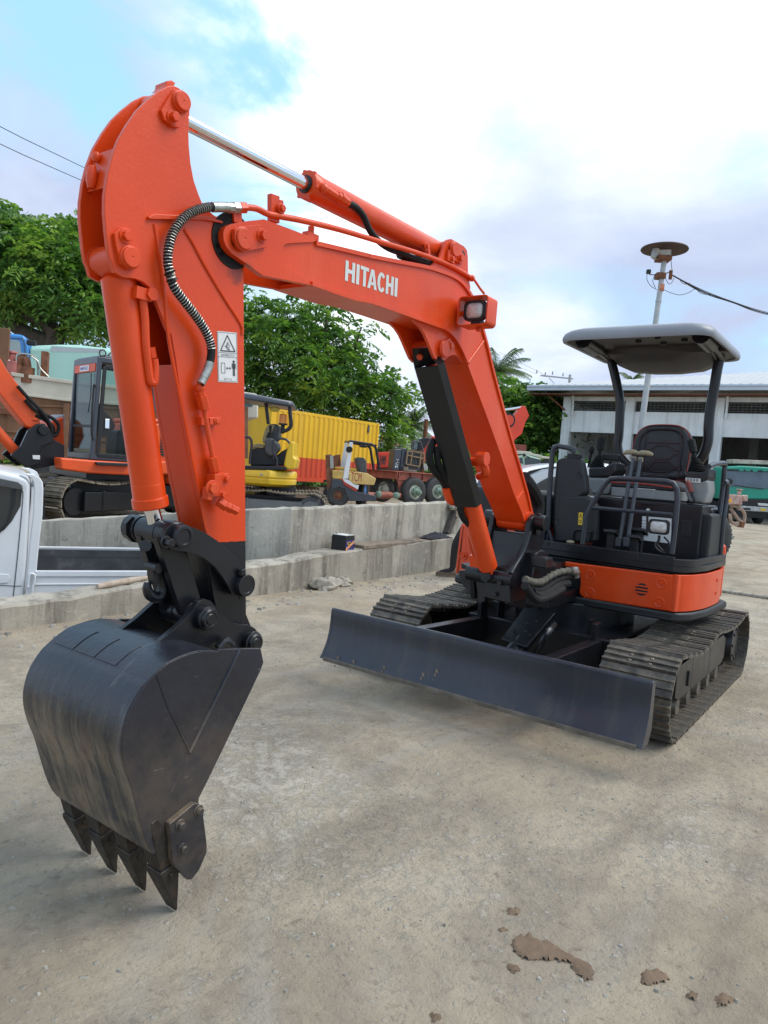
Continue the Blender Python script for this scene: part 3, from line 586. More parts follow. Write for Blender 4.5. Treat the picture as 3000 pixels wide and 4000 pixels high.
# ---- stick
HW = .068; yN = Y0+HW; yF = Y0-HW
BP = onY((993, 2511), .10)                            # bucket pin
def paint_split(name, up, low, z):                    # orange above a masked line, black below: paint
    m = bpy.data.materials.new(name); m.use_nodes = True; nt = m.node_tree
    b = nt.nodes['Principled BSDF']; tc = N(nt, 'ShaderNodeTexCoord'); s_ = N(nt, 'ShaderNodeSeparateXYZ'); L(nt, tc.outputs['Object'], s_.inputs[0])
    e = mth(nt, 'ADD', mth(nt, 'MULTIPLY', noise(nt, tc.outputs['Object'], 30., 3), .006), z-.003)
    k = mth(nt, 'GREATER_THAN', s_.outputs[2], e)
    nv = noise(nt, tc.outputs['Object'], 3., 5)
    c = mix(nt, k, (.0085, .009, .0115), ramp(nt, nv, [(.3, (.62, .050, .005)), (.7, ORANGE)])); 
    sp = ramp(nt, noise(nt, tc.outputs['Object'], 55., 3, .8), [(.74, 0.), (.79, .4)]); c = mix(nt, sp, c, (.45, .25, .18))
    L(nt, c, b.inputs['Base Color'])
    L(nt, mth(nt, 'ADD', mth(nt, 'MULTIPLY', noise(nt, tc.outputs['Object'], 6., 5), .14), .26), b.inputs['Roughness']); b.inputs['Coat Weight'].default_value = .08; b.inputs['Coat Roughness'].default_value = .12; b.inputs['Specular IOR Level'].default_value = .4
    bp = N(nt, 'ShaderNodeBump', inp={'Strength': .10, 'Distance': .01}); L(nt, noise(nt, tc.outputs['Object'], 90., 4), bp.inputs['Height']); L(nt, bp.outputs[0], b.inputs['Normal'])
    return m
zsplit = onY((960, 2113), yN).z
m_stick = paint_split('stick_paint', 0, 0, zsplit)
right = ptsY(zA, [(1165, 1175), (1260, 1272), (1330, 1322), (1400, 1345), (1500, 1370), (1575, 1440), (1590, 1540), (1560, 1660), (1547, 1760)], yN) + [onY(q, yN) for q in ((953, 1300), (957, 1700), (960, 2113), (961, 2300), (962, 2400))]
tipr = .075
tip = [V(BP.x + tipr*math.cos(a), yN, BP.z + tipr*math.sin(a)) for a in np.linspace(math.radians(190), math.radians(345), 9)]
left = [onY(q, yN) for q in ((834, 2330), (817, 2203), (806, 2080))] + ptsY(zK, [(635, 2010), (560, 1640), (500, 1300), (450, 940), (425, 800), (410, 785), (393, 752), (370, 690), (330, 590), (290, 510), (250, 475), (200, 456), (130, 450), (75, 418)], yN) \
     + ptsY(zA, [(330, 1730), (305, 1670), (285, 1550), (270, 1400), (258, 1250), (260, 1100), (285, 920), (330, 740), (390, 580), (470, 440), (560, 310), (650, 220), (760, 130), (850, 85)], yN)
topc = ptsY(zA, [(905, 82), (950, 105), (1000, 160), (1035, 220), (1047, 300), (1042, 400), (1036, 520), (1040, 640), (1055, 800), (1085, 960), (1130, 1090)], yN)
S_OUT = topc + right + tip + left
mb = MB(); plate(mb, S_OUT, yN-.016, yN); plate(mb, S_OUT, yF, yF+.016)
fr = [onY(zK(*p), yN) for p in ((455, 985), (500, 1300), (560, 1640), (635, 2008))] + [onY(q, yN) for q in ((817, 2203), (834, 2330), (850, 2400))]
inn = [V(p.x-.014, 0, p.z+.001) for p in fr]
plate(mb, fr + inn[::-1], yF+.016, yN-.016)
rb = right[8:]; plate(mb, rb + [V(p.x+.014, 0, p.z) for p in rb[::-1]], yF+.016, yN-.016)
tb = ptsY(zA, [(645, 1296), (700, 1272), (1180, 1296), (1330, 1338), (1335, 1362), (1180, 1330), (720, 1325), (650, 1322)], yN); plate(mb, tb, yF-.008, yN+.011)
ob_ = ptsY(zA, [(190, 1045), (255, 690), (290, 700), (235, 1050)], Y0); plate(mb, ob_, yF+.016, yN-.016)
stick = obj('stick', mb, m_stick, ex, bevel=.0025)
mb = MB()
for pth in ([(505, 150), (560, 240), (640, 390), (760, 590), (855, 740), (862, 800)], [(322, 120), (350, 300), (385, 560), (400, 750), (432, 960), (520, 1400), (600, 1800)]):
    mb.tube(ptsY(zK, pth, yN+.001), .0055, 8, 5)
obj('weld_ridge', mb, m_orange, stick)
p_rod = onY(zA(958, 235), yN+.02); p_bc = onY(zA(488, 1675), yN+.02)
def pin_plate(par, z, poly, y, th, pq, pr, ph, bq, br, bh, through=None, rt=.03):
    mb = MB(); plate(mb, ptsY(z, poly, y), y-.003, y+th); pin(mb, z(*pq), y+th-.001, pr, ph); bolt(mb, z(*bq), y+th, br, bh)
    if through: mb.cyl(V(through[0].x, through[1], through[0].z), V(through[0].x, y, through[0].z), rt)
    return obj('pin_plate', mb, m_orange, par, bevel=.0022)
pin_plate(stick, zA, [(880, 128), (960, 132), (1010, 190), (1024, 290), (930, 476), (865, 468), (790, 405), (762, 315)], yN+.001, .011, (958, 235), .027, .018, (885, 378), .014, .02, (p_rod, yF-.012))
pin_plate(stick, zA, [(385, 1400), (470, 1408), (515, 1470), (550, 1600), (565, 1690), (520, 1775), (460, 1785), (385, 1735), (345, 1560), (328, 1450)], yN+.001, .011, (488, 1675), .029, .016, (450, 1477), .014, .016, (p_bc, yF-.015))
mb = MB()
# small lifting ear on the far plate
q = ptsY(zA, [(745, 135), (778, 100), (785, 56), (830, 50), (868, 75), (850, 105)], yF+.035); plate(mb, q, yF+.004, yF+.06)
obj('stop_lug', mb, m_orange, stick, bevel=.0022)
mb = MB()
for a, r_, y_ in ((zA(250, 745), .013, Y0-.03), (zA(205, 930), .016, Y0-.03)):
    p = onY(a, Y0); mb.sphere(V(p.x+.01, p.y-.02, p.z), r_, 10, (1, 1, 2.4 if r_ > .014 else 1.2))
obj('grease_fitting', mb, m_orange, stick)
# pipe work, valve block
mb = MB(); yv = yN+.022
mb.tube(ptsY(zK, [(603, 1115), (612, 1150), (622, 1215), (628, 1260), (655, 1420), (682, 1560), (690, 1610), (698, 1660)], yv), .0085, 10)
for a, b_, r_ in (((602, 1150), (612, 1185), .015), ((610, 1178), (632, 1262), .0195), ((676, 1556), (698, 1645), .0185), ((695, 1640), (700, 1678), .013)):
    mb.cyl(onY(zK(*a), yv), onY(zK(*b_), yv), r_, n=6)
mb.sphere(onY(zK(602, 1132), yv), .0165, 12)
p = onY(zK(655, 1335), yN+.012); mb.box(p, (.075, .024, .024), ry=.12); p = onY(zK(690, 1335), yN+.024); mb.box(p, (.045, .012, .022), ry=.12); bolt(mb, zK(706, 1335), yN+.03, .009, .008)
p = onY(zK(712, 1725), yN+.022); mb.box(p, (.062, .044, .072), ry=.10); 
for q, r_ in ((zK(678, 1750), .019), (zK(760, 1690), .010), (zK(738, 1790), .010)): bolt(mb, q, yN+.042, r_, .014)
p = onY(zK(648, 1780), yN+.03); mb.box(p, (.018, .03, .042))
mb.cyl(onY(zK(715, 1830), yN+.03), onY(zK(765, 1865), yN+.045), .018, n=6); mb.cyl(onY(zK(760, 1855), yN+.045), onY(zK(800, 1880), yN+.055), .017, n=6); mb.cyl(onY(zK(790, 1870), yN+.055), onY(zK(835, 1893), yN+.065), .0155, n=6)
obj('pipe_and_valve', mb, m_orange, stick, bevel=.0015)
# hose with guard spring
yh = yN+.034
hp = ptsY(zA, [(1400, 1208), (1300, 1206), (1200, 1212), (1100, 1240), (1010, 1290), (935, 1370), (885, 1460), (855, 1560), (842, 1660), (848, 1770), (880, 1880)], yh) + ptsY(zK, [(415, 420), (440, 505), (500, 590), (570, 680), (630, 770), (665, 850), (672, 920), (655, 1000), (625, 1070), (606, 1105)], yh)
hs = spline(hp, 14)
mb = MB(); mb.tube(hs, .0128, 12); hose = obj('hose', mb, m_rubber, stick)
mb = MB(); acc = 0; hel = []; P = hs[24:235]
nrm = V(0, 1, 0)
for a, b_ in zip(P, P[1:]):
    t = (b_-a).normalized(); n1_ = (nrm-t*nrm.dot(t)).normalized(); n2_ = t.cross(n1_); seg = (b_-a).length; k = max(1, int(seg/.0009))
    for j in range(k):
        acc += seg/k; an = acc/.0088*2*PI; hel.append(a.lerp(b_, j/k) + n1_*(.0142*math.cos(an)) + n2_*(.0142*math.sin(an)))
mb.tube(hel[::1], .0013, 4); obj('guard_spring', mb, m_zinc, stick)
mb = MB(); mb.tube(hs[:22], .0155, 12); obj('hose_fitting', mb, m_zinc, stick, bevel=.001); mb = MB(); mb.tube(hs[-34:-14], .0142, 12); mb.cyl(hs[-15], hs[-1], .0135); obj('hose_fitting', mb, m_zinc, stick, bevel=.001); mb = MB(); mb.cyl(onY(zA(1395, 1212), yh), onY(zA(1450, 1212), yh), .0165, n=8); mb.cyl(onY(zA(1440, 1211), yh), onY(zA(1495, 1211), yh), .0185, n=6); obj('hose_nut', mb, m_zinc, stick, bevel=.001)
# warning sticker
c0, c1, c2, c3 = [onY(zK(*p), yN+.0012) for p in ((714, 1092), (836, 1098), (830, 790), (708, 778))]
mb = MB(); mb.add([c0, c1, c2, c3], [(0, 1, 2, 3)]); st = obj('warning_sticker', mb, m_sticker, stick, smooth=False)
def SQ(u, v): return c0.lerp(c1, u).lerp(c3.lerp(c2, u), v) + EY*.0008
mb = MB()
def ln(a, b_, w=.0012): mb.obox(SQ(*a), SQ(*b_), w, .0004, EY)
for a, b_ in (((.15, .62), (.88, .62)), ((.15, .62), (.5, .93)), ((.5, .93), (.88, .62))): ln(a, b_, .0034)
for a, b_ in (((.03, .50), (.97, .50)), ((.03, .02), (.97, .02)), ((.03, .98), (.97, .98)), ((.03, .02), (.03, .98)), ((.97, .02), (.97, .98)), ((.03, .585), (.97, .585))): ln(a, b_, .0008)
for a, b_ in (((.17, .18), (.35, .18)), ((.17, .38), (.35, .38)), ((.17, .18), (.17, .38)), ((.35, .18), (.35, .38))): ln(a, b_, .0012)
ln((.42, .28), (.64, .28), .0016); ln((.42, .28), (.48, .305), .0016); ln((.42, .28), (.48, .255), .0016); ln((.64, .28), (.58, .305), .0016); ln((.64, .28), (.58, .255), .0016)
for u0, v0, u1, v1 in ((.74, .27, .86, .385), (.70, .28, .725, .38), (.875, .28, .90, .38), (.745, .13, .79, .27), (.81, .13, .855, .27)):
    mb.add([SQ(u0, v0), SQ(u1, v0), SQ(u1, v1), SQ(u0, v1)], [(0, 1, 2, 3)])
o = SQ(.8, .418); mb.add([o + (SQ(.86, .418)-o)*math.cos(t) + (SQ(.8, .445)-o)*math.sin(t) for t in np.linspace(0, 2*PI, 13)[:-1]], [tuple(range(12))])
for a, b_ in (((.42, .68), (.50, .80)), ((.50, .80), (.47, .66)), ((.36, .72), (.44, .70)), ((.5, .70), (.60, .66)), ((.55, .78), (.60, .70)), ((.46, .66), (.62, .64))): ln(a, b_, .0016)
obj('sticker_print', mb, m_ink, stick, smooth=False)
text('はね飛ばされ', SQ(.16, .515), SQ(.86, .515)-SQ(.16, .515), SQ(.16, .565)-SQ(.16, .515), m_ink, 'sticker_lettering', stick, th=.0004)
text('近づくな', SQ(.30, .04), SQ(.70, .04)-SQ(.30, .04), SQ(.30, .085)-SQ(.30, .04), m_ink, 'sticker_lettering', stick, th=.0004)

# ---- bucket cylinder
RP = onY((718, 2096), Y0+.13)                          # rod pin
bt, bb = onY(zK(98, 452), Y0), onY(zK(300, 1868), Y0); ax = (bb-bt).normalized()
pc = V(p_bc.x, Y0, p_bc.z)
mb = MB(); mb.lathe(bt-ax*.0, ax, [(-.012, .030), (0, .047), (.004, .050), ((bb-bt).length-.075, .050)], 32)
mb.lathe(bb-ax*.078, ax, [(0, .0505), (.045, .0505), (.045, .0555), (.074, .0555), (.078, .052), (.078, .03)], 32)
mb.cyl(pc-EY*.049, pc+EY*.049, .042, n=28); mb.obox(pc, bt, .05, .055, EY)
mb.cyl(pc-EY*.056, pc-EY*.05, .045, n=28)
bcyl = obj('bucket_cylinder', mb, m_orange, ex, bevel=.002)
mb = MB(); p = onY(zK(240, 552), Y0+.055); mb.box(p, (.052, .032, .034)); mb.hexb(onY(zK(285, 555), Y0+.055)-V(.0, .012, 0), EY, .020, .036)
mb.tube(ptsY(zK, [(250, 590), (262, 700), (268, 860), (283, 1000), (296, 1085), (312, 1098), (322, 1080), (324, 1000), (318, 950)], Y0+.052), .0125, 10, 6)
mb.cyl(onY(zK(300, 880), Y0+.05), onY(zK(312, 945), Y0+.05), .013, n=6)
obj('oil_pipe', mb, m_orange, bcyl)
mb = MB(); mb.cyl(bb-ax*.01, V(RP.x, Y0, RP.z), .0245, n=24); obj('piston_rod', mb, m_chrome, bcyl)

# ---- linkage between stick, cylinder and bucket
mb = MB(); c = V(RP.x, Y0, RP.z)
mb.lathe(c-EY*.135, EY, [(0, .030), (0, .043), (.062, .043), (.062, .034), (.068, .034), (.068, .041), (.165, .041), (.165, .034), (.172, .034), (.172, .044), (.235, .044), (.243, .036), (.268, .036), (.27, .030), (.27, .024), (.266, .0235), (.266, .001)], 32)
bolt(mb, zE(590, 395), Y0+.13, .013, .03); mb.cyl(onY(zE(400, 430), Y0+.03), onY(zE(400, 430), Y0+.06), .018)
obl = ptsY(zE, [(640, 225), (740, 235), (850, 265), (960, 315), (1060, 380), (1140, 450), (1220, 530), (1290, 620), (1340, 700), (1390, 760), (1395, 830), (1350, 890), (1270, 905), (1200, 880), (1170, 810), (1110, 715), (1040, 625), (950, 550), (890, 520), (820, 495), (740, 482), (640, 470), (580, 400), (580, 290)], Y0+.108)
plate(mb, obl, Y0+.090, Y0+.108); plate(mb, obl, Y0-.108, Y0-.090)
sl = onY(zE(1338, 800), Y0+.13)
for s_ in (1, -1):
    mb.lathe(V(sl.x, Y0+s_*.07, sl.z), EY*s_, [(0, .040), (.05, .040), (.062, .037), (.062, .026), (.060, .0255), (.060, .001)], 28)
mb.hexb(onY(zE(1290, 700), Y0+.118), V(.1, 0, 1), .012, .02); mb.cyl(onY(zE(1290, 700), Y0+.118), onY(zE(1290, 650), Y0+.118), .015, n=6)
mb.tube([V(sl.x-.035, Y0+.06, sl.z-.04), V(sl.x-.045, Y0+.06, sl.z-.2)], .009, 8); mb.cyl(V(sl.x-.035, Y0+.06, sl.z-.035), V(sl.x-.037, Y0+.06, sl.z-.06), .015, n=6)
BL = onY(zE(1022, 1118), Y0+.15)
lk = obj('link_arms', mb, m_black, ex, bevel=.002)
mb = MB(); pb_ = V(BL.x, Y0, BL.z); d = (pb_-c).normalized(); n_ = V(d.z, 0, -d.x)
for y_ in (-.058, .030):
    mb.prism([V(c.x, Y0+y_, c.z)+n_*.045, V(c.x, Y0+y_, c.z)-n_*.045, V(pb_.x, Y0+y_, pb_.z)-n_*.042-d*.03, V(pb_.x, Y0+y_, pb_.z)-n_*.03+d*.02, V(pb_.x, Y0+y_, pb_.z)+n_*.03+d*.02, V(pb_.x, Y0+y_, pb_.z)+n_*.042-d*.03], (0, .028, 0))
mb.obox(c.lerp(pb_, .3), c.lerp(pb_, .7), .06, .014, n_)
mb.lathe(pb_-EY*.085, EY, [(0, .03), (0, .036), (.02, .036), (.02, .043), (.075, .043), (.075, .038), (.09, .038), (.09, .043), (.145, .043), (.145, .036), (.168, .036)], 28)
obj('bucket_link', mb, m_black, lk, bevel=.002)
mb = MB(); hpth = [(445, 605), (430, 680), (425, 760), (428, 830), (460, 890), (520, 905), (565, 860), (570, 770), (545, 690), (520, 640)]
yk = Y0-.005
def hk(p): return onY(zE(*p), yk)+V(.005, 0, 0)
mb.tube([hk(p) for p in [(432, 770), (428, 830), (460, 890), (520, 903), (563, 860), (570, 770), (545, 690), (510, 650)]], [.012, .018, .02, .018, .013], 10, 5)
q = [hk(p) for p in ((425, 595), (525, 590), (520, 640), (480, 780), (440, 775), (425, 690))]; mb.prism(q, (0, .03, 0)); mb.cyl(hk((455, 620))-EY*.01, hk((455, 620))+EY*.045, .016)
obj('lifting_hook', mb, m_black, lk, bevel=.002)

# ---- bucket
yb = Y0+.258; ybf = Y0-.258
bk_curve = ptsY(zD, [(1260, 303), (1200, 300), (1130, 305), (1050, 330), (960, 372), (885, 432), (830, 490), (790, 545), (755, 600), (728, 650), (705, 705), (688, 765), (676, 830), (669, 900), (674, 980), (690, 1050), (710, 1105), (730, 1160), (750, 1240), (775, 1340), (800, 1430), (830, 1510), (866, 1562)], yb)
bk_curve = [V(p.x, 0, p.z) for p in bk_curve]
side = [V(p.x, 0, p.z) for p in bk_curve] + [V(p.x, 0, p.z) for p in ptsY(zD, [(985, 1525), (1150, 1250), (1152, 1215), (1200, 1120), (1330, 850), (1450, 600), (1535, 420), (1551, 372), (1532, 285), (1400, 285), (1275, 288)], yb)]
ctr = sum(side, V())/len(side)
def inset(P, t):
    out = []
    for i in range(len(P)):
        a, b_ = P[max(0, i-1)], P[min(len(P)-1, i+1)]; d = (b_-a).normalized(); n = V(-d.z, 0, d.x)
        if n.dot(ctr-P[i]) < 0: n = -n
        out.append(P[i]+n*t)
    return out
fine = spline(bk_curve, 4); ins = inset(fine, .014)
mb = MB()
rings = [[V(p.x, yb, p.z), V(p.x, ybf, p.z), V(q.x, ybf, q.z), V(q.x, yb, q.z)] for p, q in zip(fine, ins)]
mb.ring(rings)
def plate0(mb, P, y0, y1): mb.prism([V(p.x, y0, p.z) for p in P], (0, y1-y0, 0))
plate0(mb, inset(side, .003), yb-.014, yb+.001); plate0(mb, inset(side, .003), ybf-.001, ybf+.014)
bucket = obj('bucket', mb, m_bucket, ex, bevel=.002)
mb = MB()                                            # wear plate lapped over the heel, strips on the crown
wp = fine[24:58]; wo_ = [q + (p-q)*min(1, i/3, (len(wp)-1-i)/8) for i, (p, q) in enumerate(zip(inset(wp, -.004), wp))]
mb.ring([[V(p.x, yb-.001, p.z), V(p.x, ybf+.001, p.z), V(q.x, ybf+.001, q.z), V(q.x, yb-.001, q.z)] for q, p in zip(wp, wo_)])
for y_ in (yb-.16, yb-.27, yb-.385):
    a = inset(fine[14:24], -.0022); mb.ring([[V(p.x, y_, p.z), V(p.x, y_-.10, p.z), V(q.x, y_-.10, q.z), V(q.x, y_, q.z)] for q, p in zip(fine[14:24], a)])
obj('wear_plate', mb, m_bucket, bucket, bevel=.002)
mb = MB()
def sd(p): q = onY(zD(*p), yb); return V(q.x, yb+.001, q.z)
mb.tube([sd((1402, 290)), sd((1090, 930))], .006, 8); mb.tube([sd((885, 455)), sd((950, 640)), sd((1090, 930)), sd((1035, 1060)), sd((975, 1180))], .0022, 6)
obj('weld_bead', mb, m_bucket, bucket)
# ears
ye = Y0+.106
ear = [onY(zD(*p), ye) for p in ((800, 330), (1000, 168), (1110, 62))] + ptsY(zE, [(880, 950), (940, 922), (1000, 940), (1048, 990), (1075, 1060), (1130, 1100), (1200, 1140), (1280, 1162), (1350, 1163), (1405, 1190), (1440, 1250), (1448, 1330), (1440, 1400), (1300, 1470), (1060, 1440), (800, 1480), (500, 1480)], ye)
mb = MB(); plate(mb, ear, ye-.02, ye); plate(mb, ear, Y0-.106, Y0-.086)
for s_, yy in ((1, ye), (-1, Y0-.106)):
    for P_, r_ in ((BL, .037), (BP, .036)):
        mb.lathe(V(P_.x, yy-s_*.004, P_.z), EY*s_, [(0, r_), (.016, r_), (.018, r_+.003), (.028, r_+.003), (.030, r_-.003), (.036, r_-.003), (.042, r_-.008), (.042, .021), (.040, .0205), (.044, .017), (.044, .001)], 28)
mb.cyl(V(BP.x, Y0-.1, BP.z), V(BP.x, Y0+.1, BP.z), .05, n=24)
a, b_ = onY(zD(800, 318), ye), onY(zD(550, 210), Y0-.106); mb.cyl(V(a.x+.006, ye+.02, a.z-.005), V(a.x+.006, Y0-.125, a.z-.005), .008, n=8)
mb.tube(ptsY(zE, [(1070, 1380), (1140, 1310), (1200, 1350)], ye+.03), .014, 8, 4)
obj('ear', mb, m_black, bucket, bevel=.0025)
# teeth
tips = [onZ(q, .0) for q in ((338, 3334), (438, 3403), (550, 3473), (670, 3549))]
lipp = bk_curve[-1]
m_tooth = mat('worn_tooth_steel', (.055, .048, .042), .45, .6, var=.5, vscale=18., bump=.3, bscale=50., dirt=(.21, .12, .07), dirt_amt=.17, dscale=14., rvar=.3)
for t in tips:
    y_ = t.y; base = V(lipp.x-.03, y_, lipp.z+.03); tp = V(t.x, y_, .004); d = (tp-base).normalized(); n = V(d.z, 0, -d.x)
    if n.x < 0: n = -n
    Ln = (tp-base).length
    def sec(f, wd, th, o=0.): c_ = base + d*(Ln*f) + n*o; return [c_+EY*(sx*wd)+n*(sz*th) for sx, sz in ((-1, -1), (1, -1), (1, 1), (-1, 1))]
    mb = MB(); mb.ring([sec(-.30, .034, .012, .012), sec(-.08, .036, .024, .006), sec(.30, .033, .028), sec(.42, .030, .024)])
    ad = obj('tooth_adapter', mb, m_tooth, bucket, bevel=.004)
    mb = MB(); mb.ring([sec(.36, .036, .031), sec(.42, .037, .033), sec(.66, .032, .021), sec(1.0, .024, .003)]); mb.cyl(base+d*(Ln*.46)-EY*.042, base+d*(Ln*.46)+EY*.042, .008, n=8)
    obj('tooth', mb, m_tooth, bucket, bevel=.003)
def yshift(P, y): return [V(p.x, y, p.z) for p in P]
sc_ = ptsY(zD, [(966, 1372), (1118, 1246), (1150, 1248), (1172, 1300), (1185, 1400), (1197, 1500), (1195, 1550), (1150, 1655), (1102, 1716), (1075, 1716), (1005, 1645), (985, 1600), (975, 1480)], yb+.02)
for y_, s_ in ((yb, 1), (ybf, -1)):
    mb = MB(); mb.prism(yshift(sc_, y_), (0, s_*.022, 0))
    for q in ((1032, 1378), (1145, 1288), (1047, 1522)):
        p = onY(zD(*q), yb+.022); mb.cyl(V(p.x, y_+s_*.02, p.z), V(p.x, y_+s_*.026, p.z), .017); mb.cyl(V(p.x, y_+s_*.02, p.z), V(p.x, y_+s_*.038, p.z), .012, n=6)
    obj('side_cutter', mb, m_bucket, bucket, bevel=.003)

# ---- boom
HB = .098; yq = Y0+HB-.002
top_e = ptsY(zB, [(800, 292), (1200, 388)], yq) + ptsY(zC, [(0, 395), (300, 455), (610, 515), (770, 565), (880, 607), (960, 657), (1020, 717), (1070, 790), (1112, 865), (1160, 990), (1225, 1215), (1280, 1420), (1335, 1659)], yq) + ptsY(zF, [(1100, 400), (1200, 740), (1262, 960), (1285, 1040), (1332, 1250)], yq)
bot_e = ptsY(zB, [(765, 655), (1100, 772)], yq) + ptsY(zC, [(0, 930), (320, 1040), (560, 1127), (700, 1177), (810, 1217), (880, 1272), (950, 1370), (1000, 1470), (1040, 1570), (1065, 1659)], yq) + ptsY(zF, [(900, 400), (1000, 680), (1080, 920), (1142, 1095), (1192, 1205), (1252, 1372), (1290, 1432)], yq)
FT = onY(zG(1005, 222), Y0+.185)                       # boom foot pin
lefte = ptsY(zB, [(560, 600), (480, 430), (560, 300)], yq)
foot = [V(FT.x+.07*math.cos(a), 0, FT.z+.07*math.sin(a)) for a in np.linspace(math.radians(250), math.radians(170), 4)]
mb = MB()
def flange(mb, P, t, y0, y1, inner):
    out = []
    for i, p in enumerate(P):
        a, b_ = P[max(0, i-1)], P[min(len(P)-1, i+1)]; d = (b_-a).normalized(); n = V(-d.z, 0, d.x)
        if n.dot(inner(i)-p) < 0: n = -n
        out.append((V(p.x, 0, p.z), V(p.x, 0, p.z)+n*t))
    mb.ring([[V(a.x, y0, a.z), V(a.x, y1, a.z), V(b_.x, y1, b_.z), V(b_.x, y0, b_.z)] for a, b_ in out])
    return [b_ for a, b_ in out]
bm_mid = bot_e[4]
te, be = spline(top_e, 3), spline(bot_e, 3)
flange(mb, te, .016, Y0-HB, Y0+HB, lambda i: be[min(len(be)-1, int(i*len(be)/len(te)))])
flange(mb, be, .016, Y0-HB, Y0+HB, lambda i: te[min(len(te)-1, int(i*len(te)/len(be)))])
web = [V(p.x, 0, p.z) for p in top_e] + foot[::-1] + [V(p.x, 0, p.z) for p in bot_e[::-1]] + [V(p.x, 0, p.z) for p in lefte]
cw = V(0, 0, 0)
plate0(mb, web, Y0+.074, Y0+.088); plate0(mb, web, Y0-.088, Y0-.074)
fork = ptsY(zB, [(45, 222), (62, 180), (110, 155), (240, 132), (375, 117), (570, 190), (770, 265), (802, 291), (770, 302), (640, 308), (565, 314), (538, 326), (524, 352), (526, 425), (555, 482), (660, 570), (766, 653), (560, 612), (370, 576), (240, 482), (110, 392), (68, 338), (48, 285)], yq)
plate(mb, fork, Y0+.072, Y0+HB-.001); plate(mb, fork, Y0-HB+.001, Y0-.072)
cb = ptsY(zC, [(400, 1068), (470, 1120), (530, 1180), (575, 1250), (610, 1330), (650, 1430), (685, 1515), (725, 1560), (765, 1560), (805, 1530), (850, 1493), (900, 1482), (945, 1505), (990, 1560), (1062, 1645), (1000, 1465), (880, 1268), (700, 1173), (560, 1122)], Y0+.075)
plate(mb, cb, Y0+.060, Y0+.075); plate(mb, cb, Y0-.075, Y0-.060)
ab = ptsY(zC, [(620, 525), (660, 508), (700, 480), (745, 420), (780, 330), (800, 262), (828, 236), (862, 230), (1000, 310), (1032, 350), (1042, 420), (1045, 600), (1072, 765), (1050, 790), (960, 700), (880, 640), (770, 600)], Y0+.075)
hole_ok = True
plate(mb, ab, Y0+.062, Y0+.076); plate(mb, ab, Y0-.076, Y0-.062)
mb.cyl(V(FT.x, Y0-.10, FT.z), V(FT.x, Y0+.10, FT.z), .062, n=28)
boom = obj('boom', mb, m_orange, ex, bevel=.003)
p_bs = onY(zB(203, 278), Y0+.115); p_ac = onY(zC(895, 345), Y0+.1); p_bm = onY(zC(790, 1420), Y0+.095)
pin_plate(boom, zB, [(112, 200), (180, 180), (320, 165), (385, 240), (383, 345), (180, 384), (140, 350), (110, 280)], yq+.001, .014, (203, 278), .034, .014, (358, 253), .016, .020, (p_bs, Y0-.115), .036)
pin_plate(boom, zC, [(735, 1345), (830, 1305), (870, 1395), (850, 1440), (770, 1515), (735, 1490), (718, 1400)], Y0+.076, .012, (790, 1420), .038, .010, (855, 1388), .017, .014, (p_bm, Y0-.09), .036)
pin_plate(boom, zC, [(850, 300), (880, 275), (915, 300), (1000, 430), (990, 480), (945, 507), (890, 470), (845, 380)], Y0+.077, .011, (895, 345), .034, .014, (958, 440), .016, .016, (p_ac, Y0-.09), .036)
for za_, P_ in ((zC, [(1045, 1565), (1210, 1335)]), (zF, [(1158, 1110), (1222, 1022)])):
    mb = MB(); mb.tube(ptsY(za_, P_, Y0+.089), .007, 8); obj('weld_ridge', mb, m_orange, boom)
mb = MB(); p = onY(zC(990, 405), Y0+.077); mb.cyl(p-EY*.003, p+EY*.001, .02); obj('lifting_hole', mb, m_blackmatte, boom)
mb = MB(); mb.lathe(V(p_bs.x, Y0-.072, p_bs.z), EY, [(0, .03), (0, .082), (.144, .082), (.144, .03)], 32); obj('stick_hub', mb, m_orange, boom)
mb = MB(); mb.lathe(V(p_bs.x, Y0+.0685, p_bs.z), EY, [(0, .03), (0, .088), (.0035, .087), (.0035, .03)], 32); obj('grease_ring', mb, m_rubber, boom)
hd_arm = onY(Zm(700, 500, 1300/1659)(632, 266), Y0)
stains(m_stick, [((p_bs.x+.0, yN, p_bs.z), .125), ((p_bs.x-.02, yN, p_bs.z-.10), .075)])
stains(m_orange, [((p_bm.x+.05, Y0, p_bm.z-.02), .07), ((hd_arm.x, hd_arm.y, hd_arm.z), .05), ((FT.x+.05, Y0+.1, FT.z-.02), .06), ((p_bs.x-.05, Y0+.1, p_bs.z-.085), .05), ((p_bc.x, yN, p_bc.z-.075), .045)])
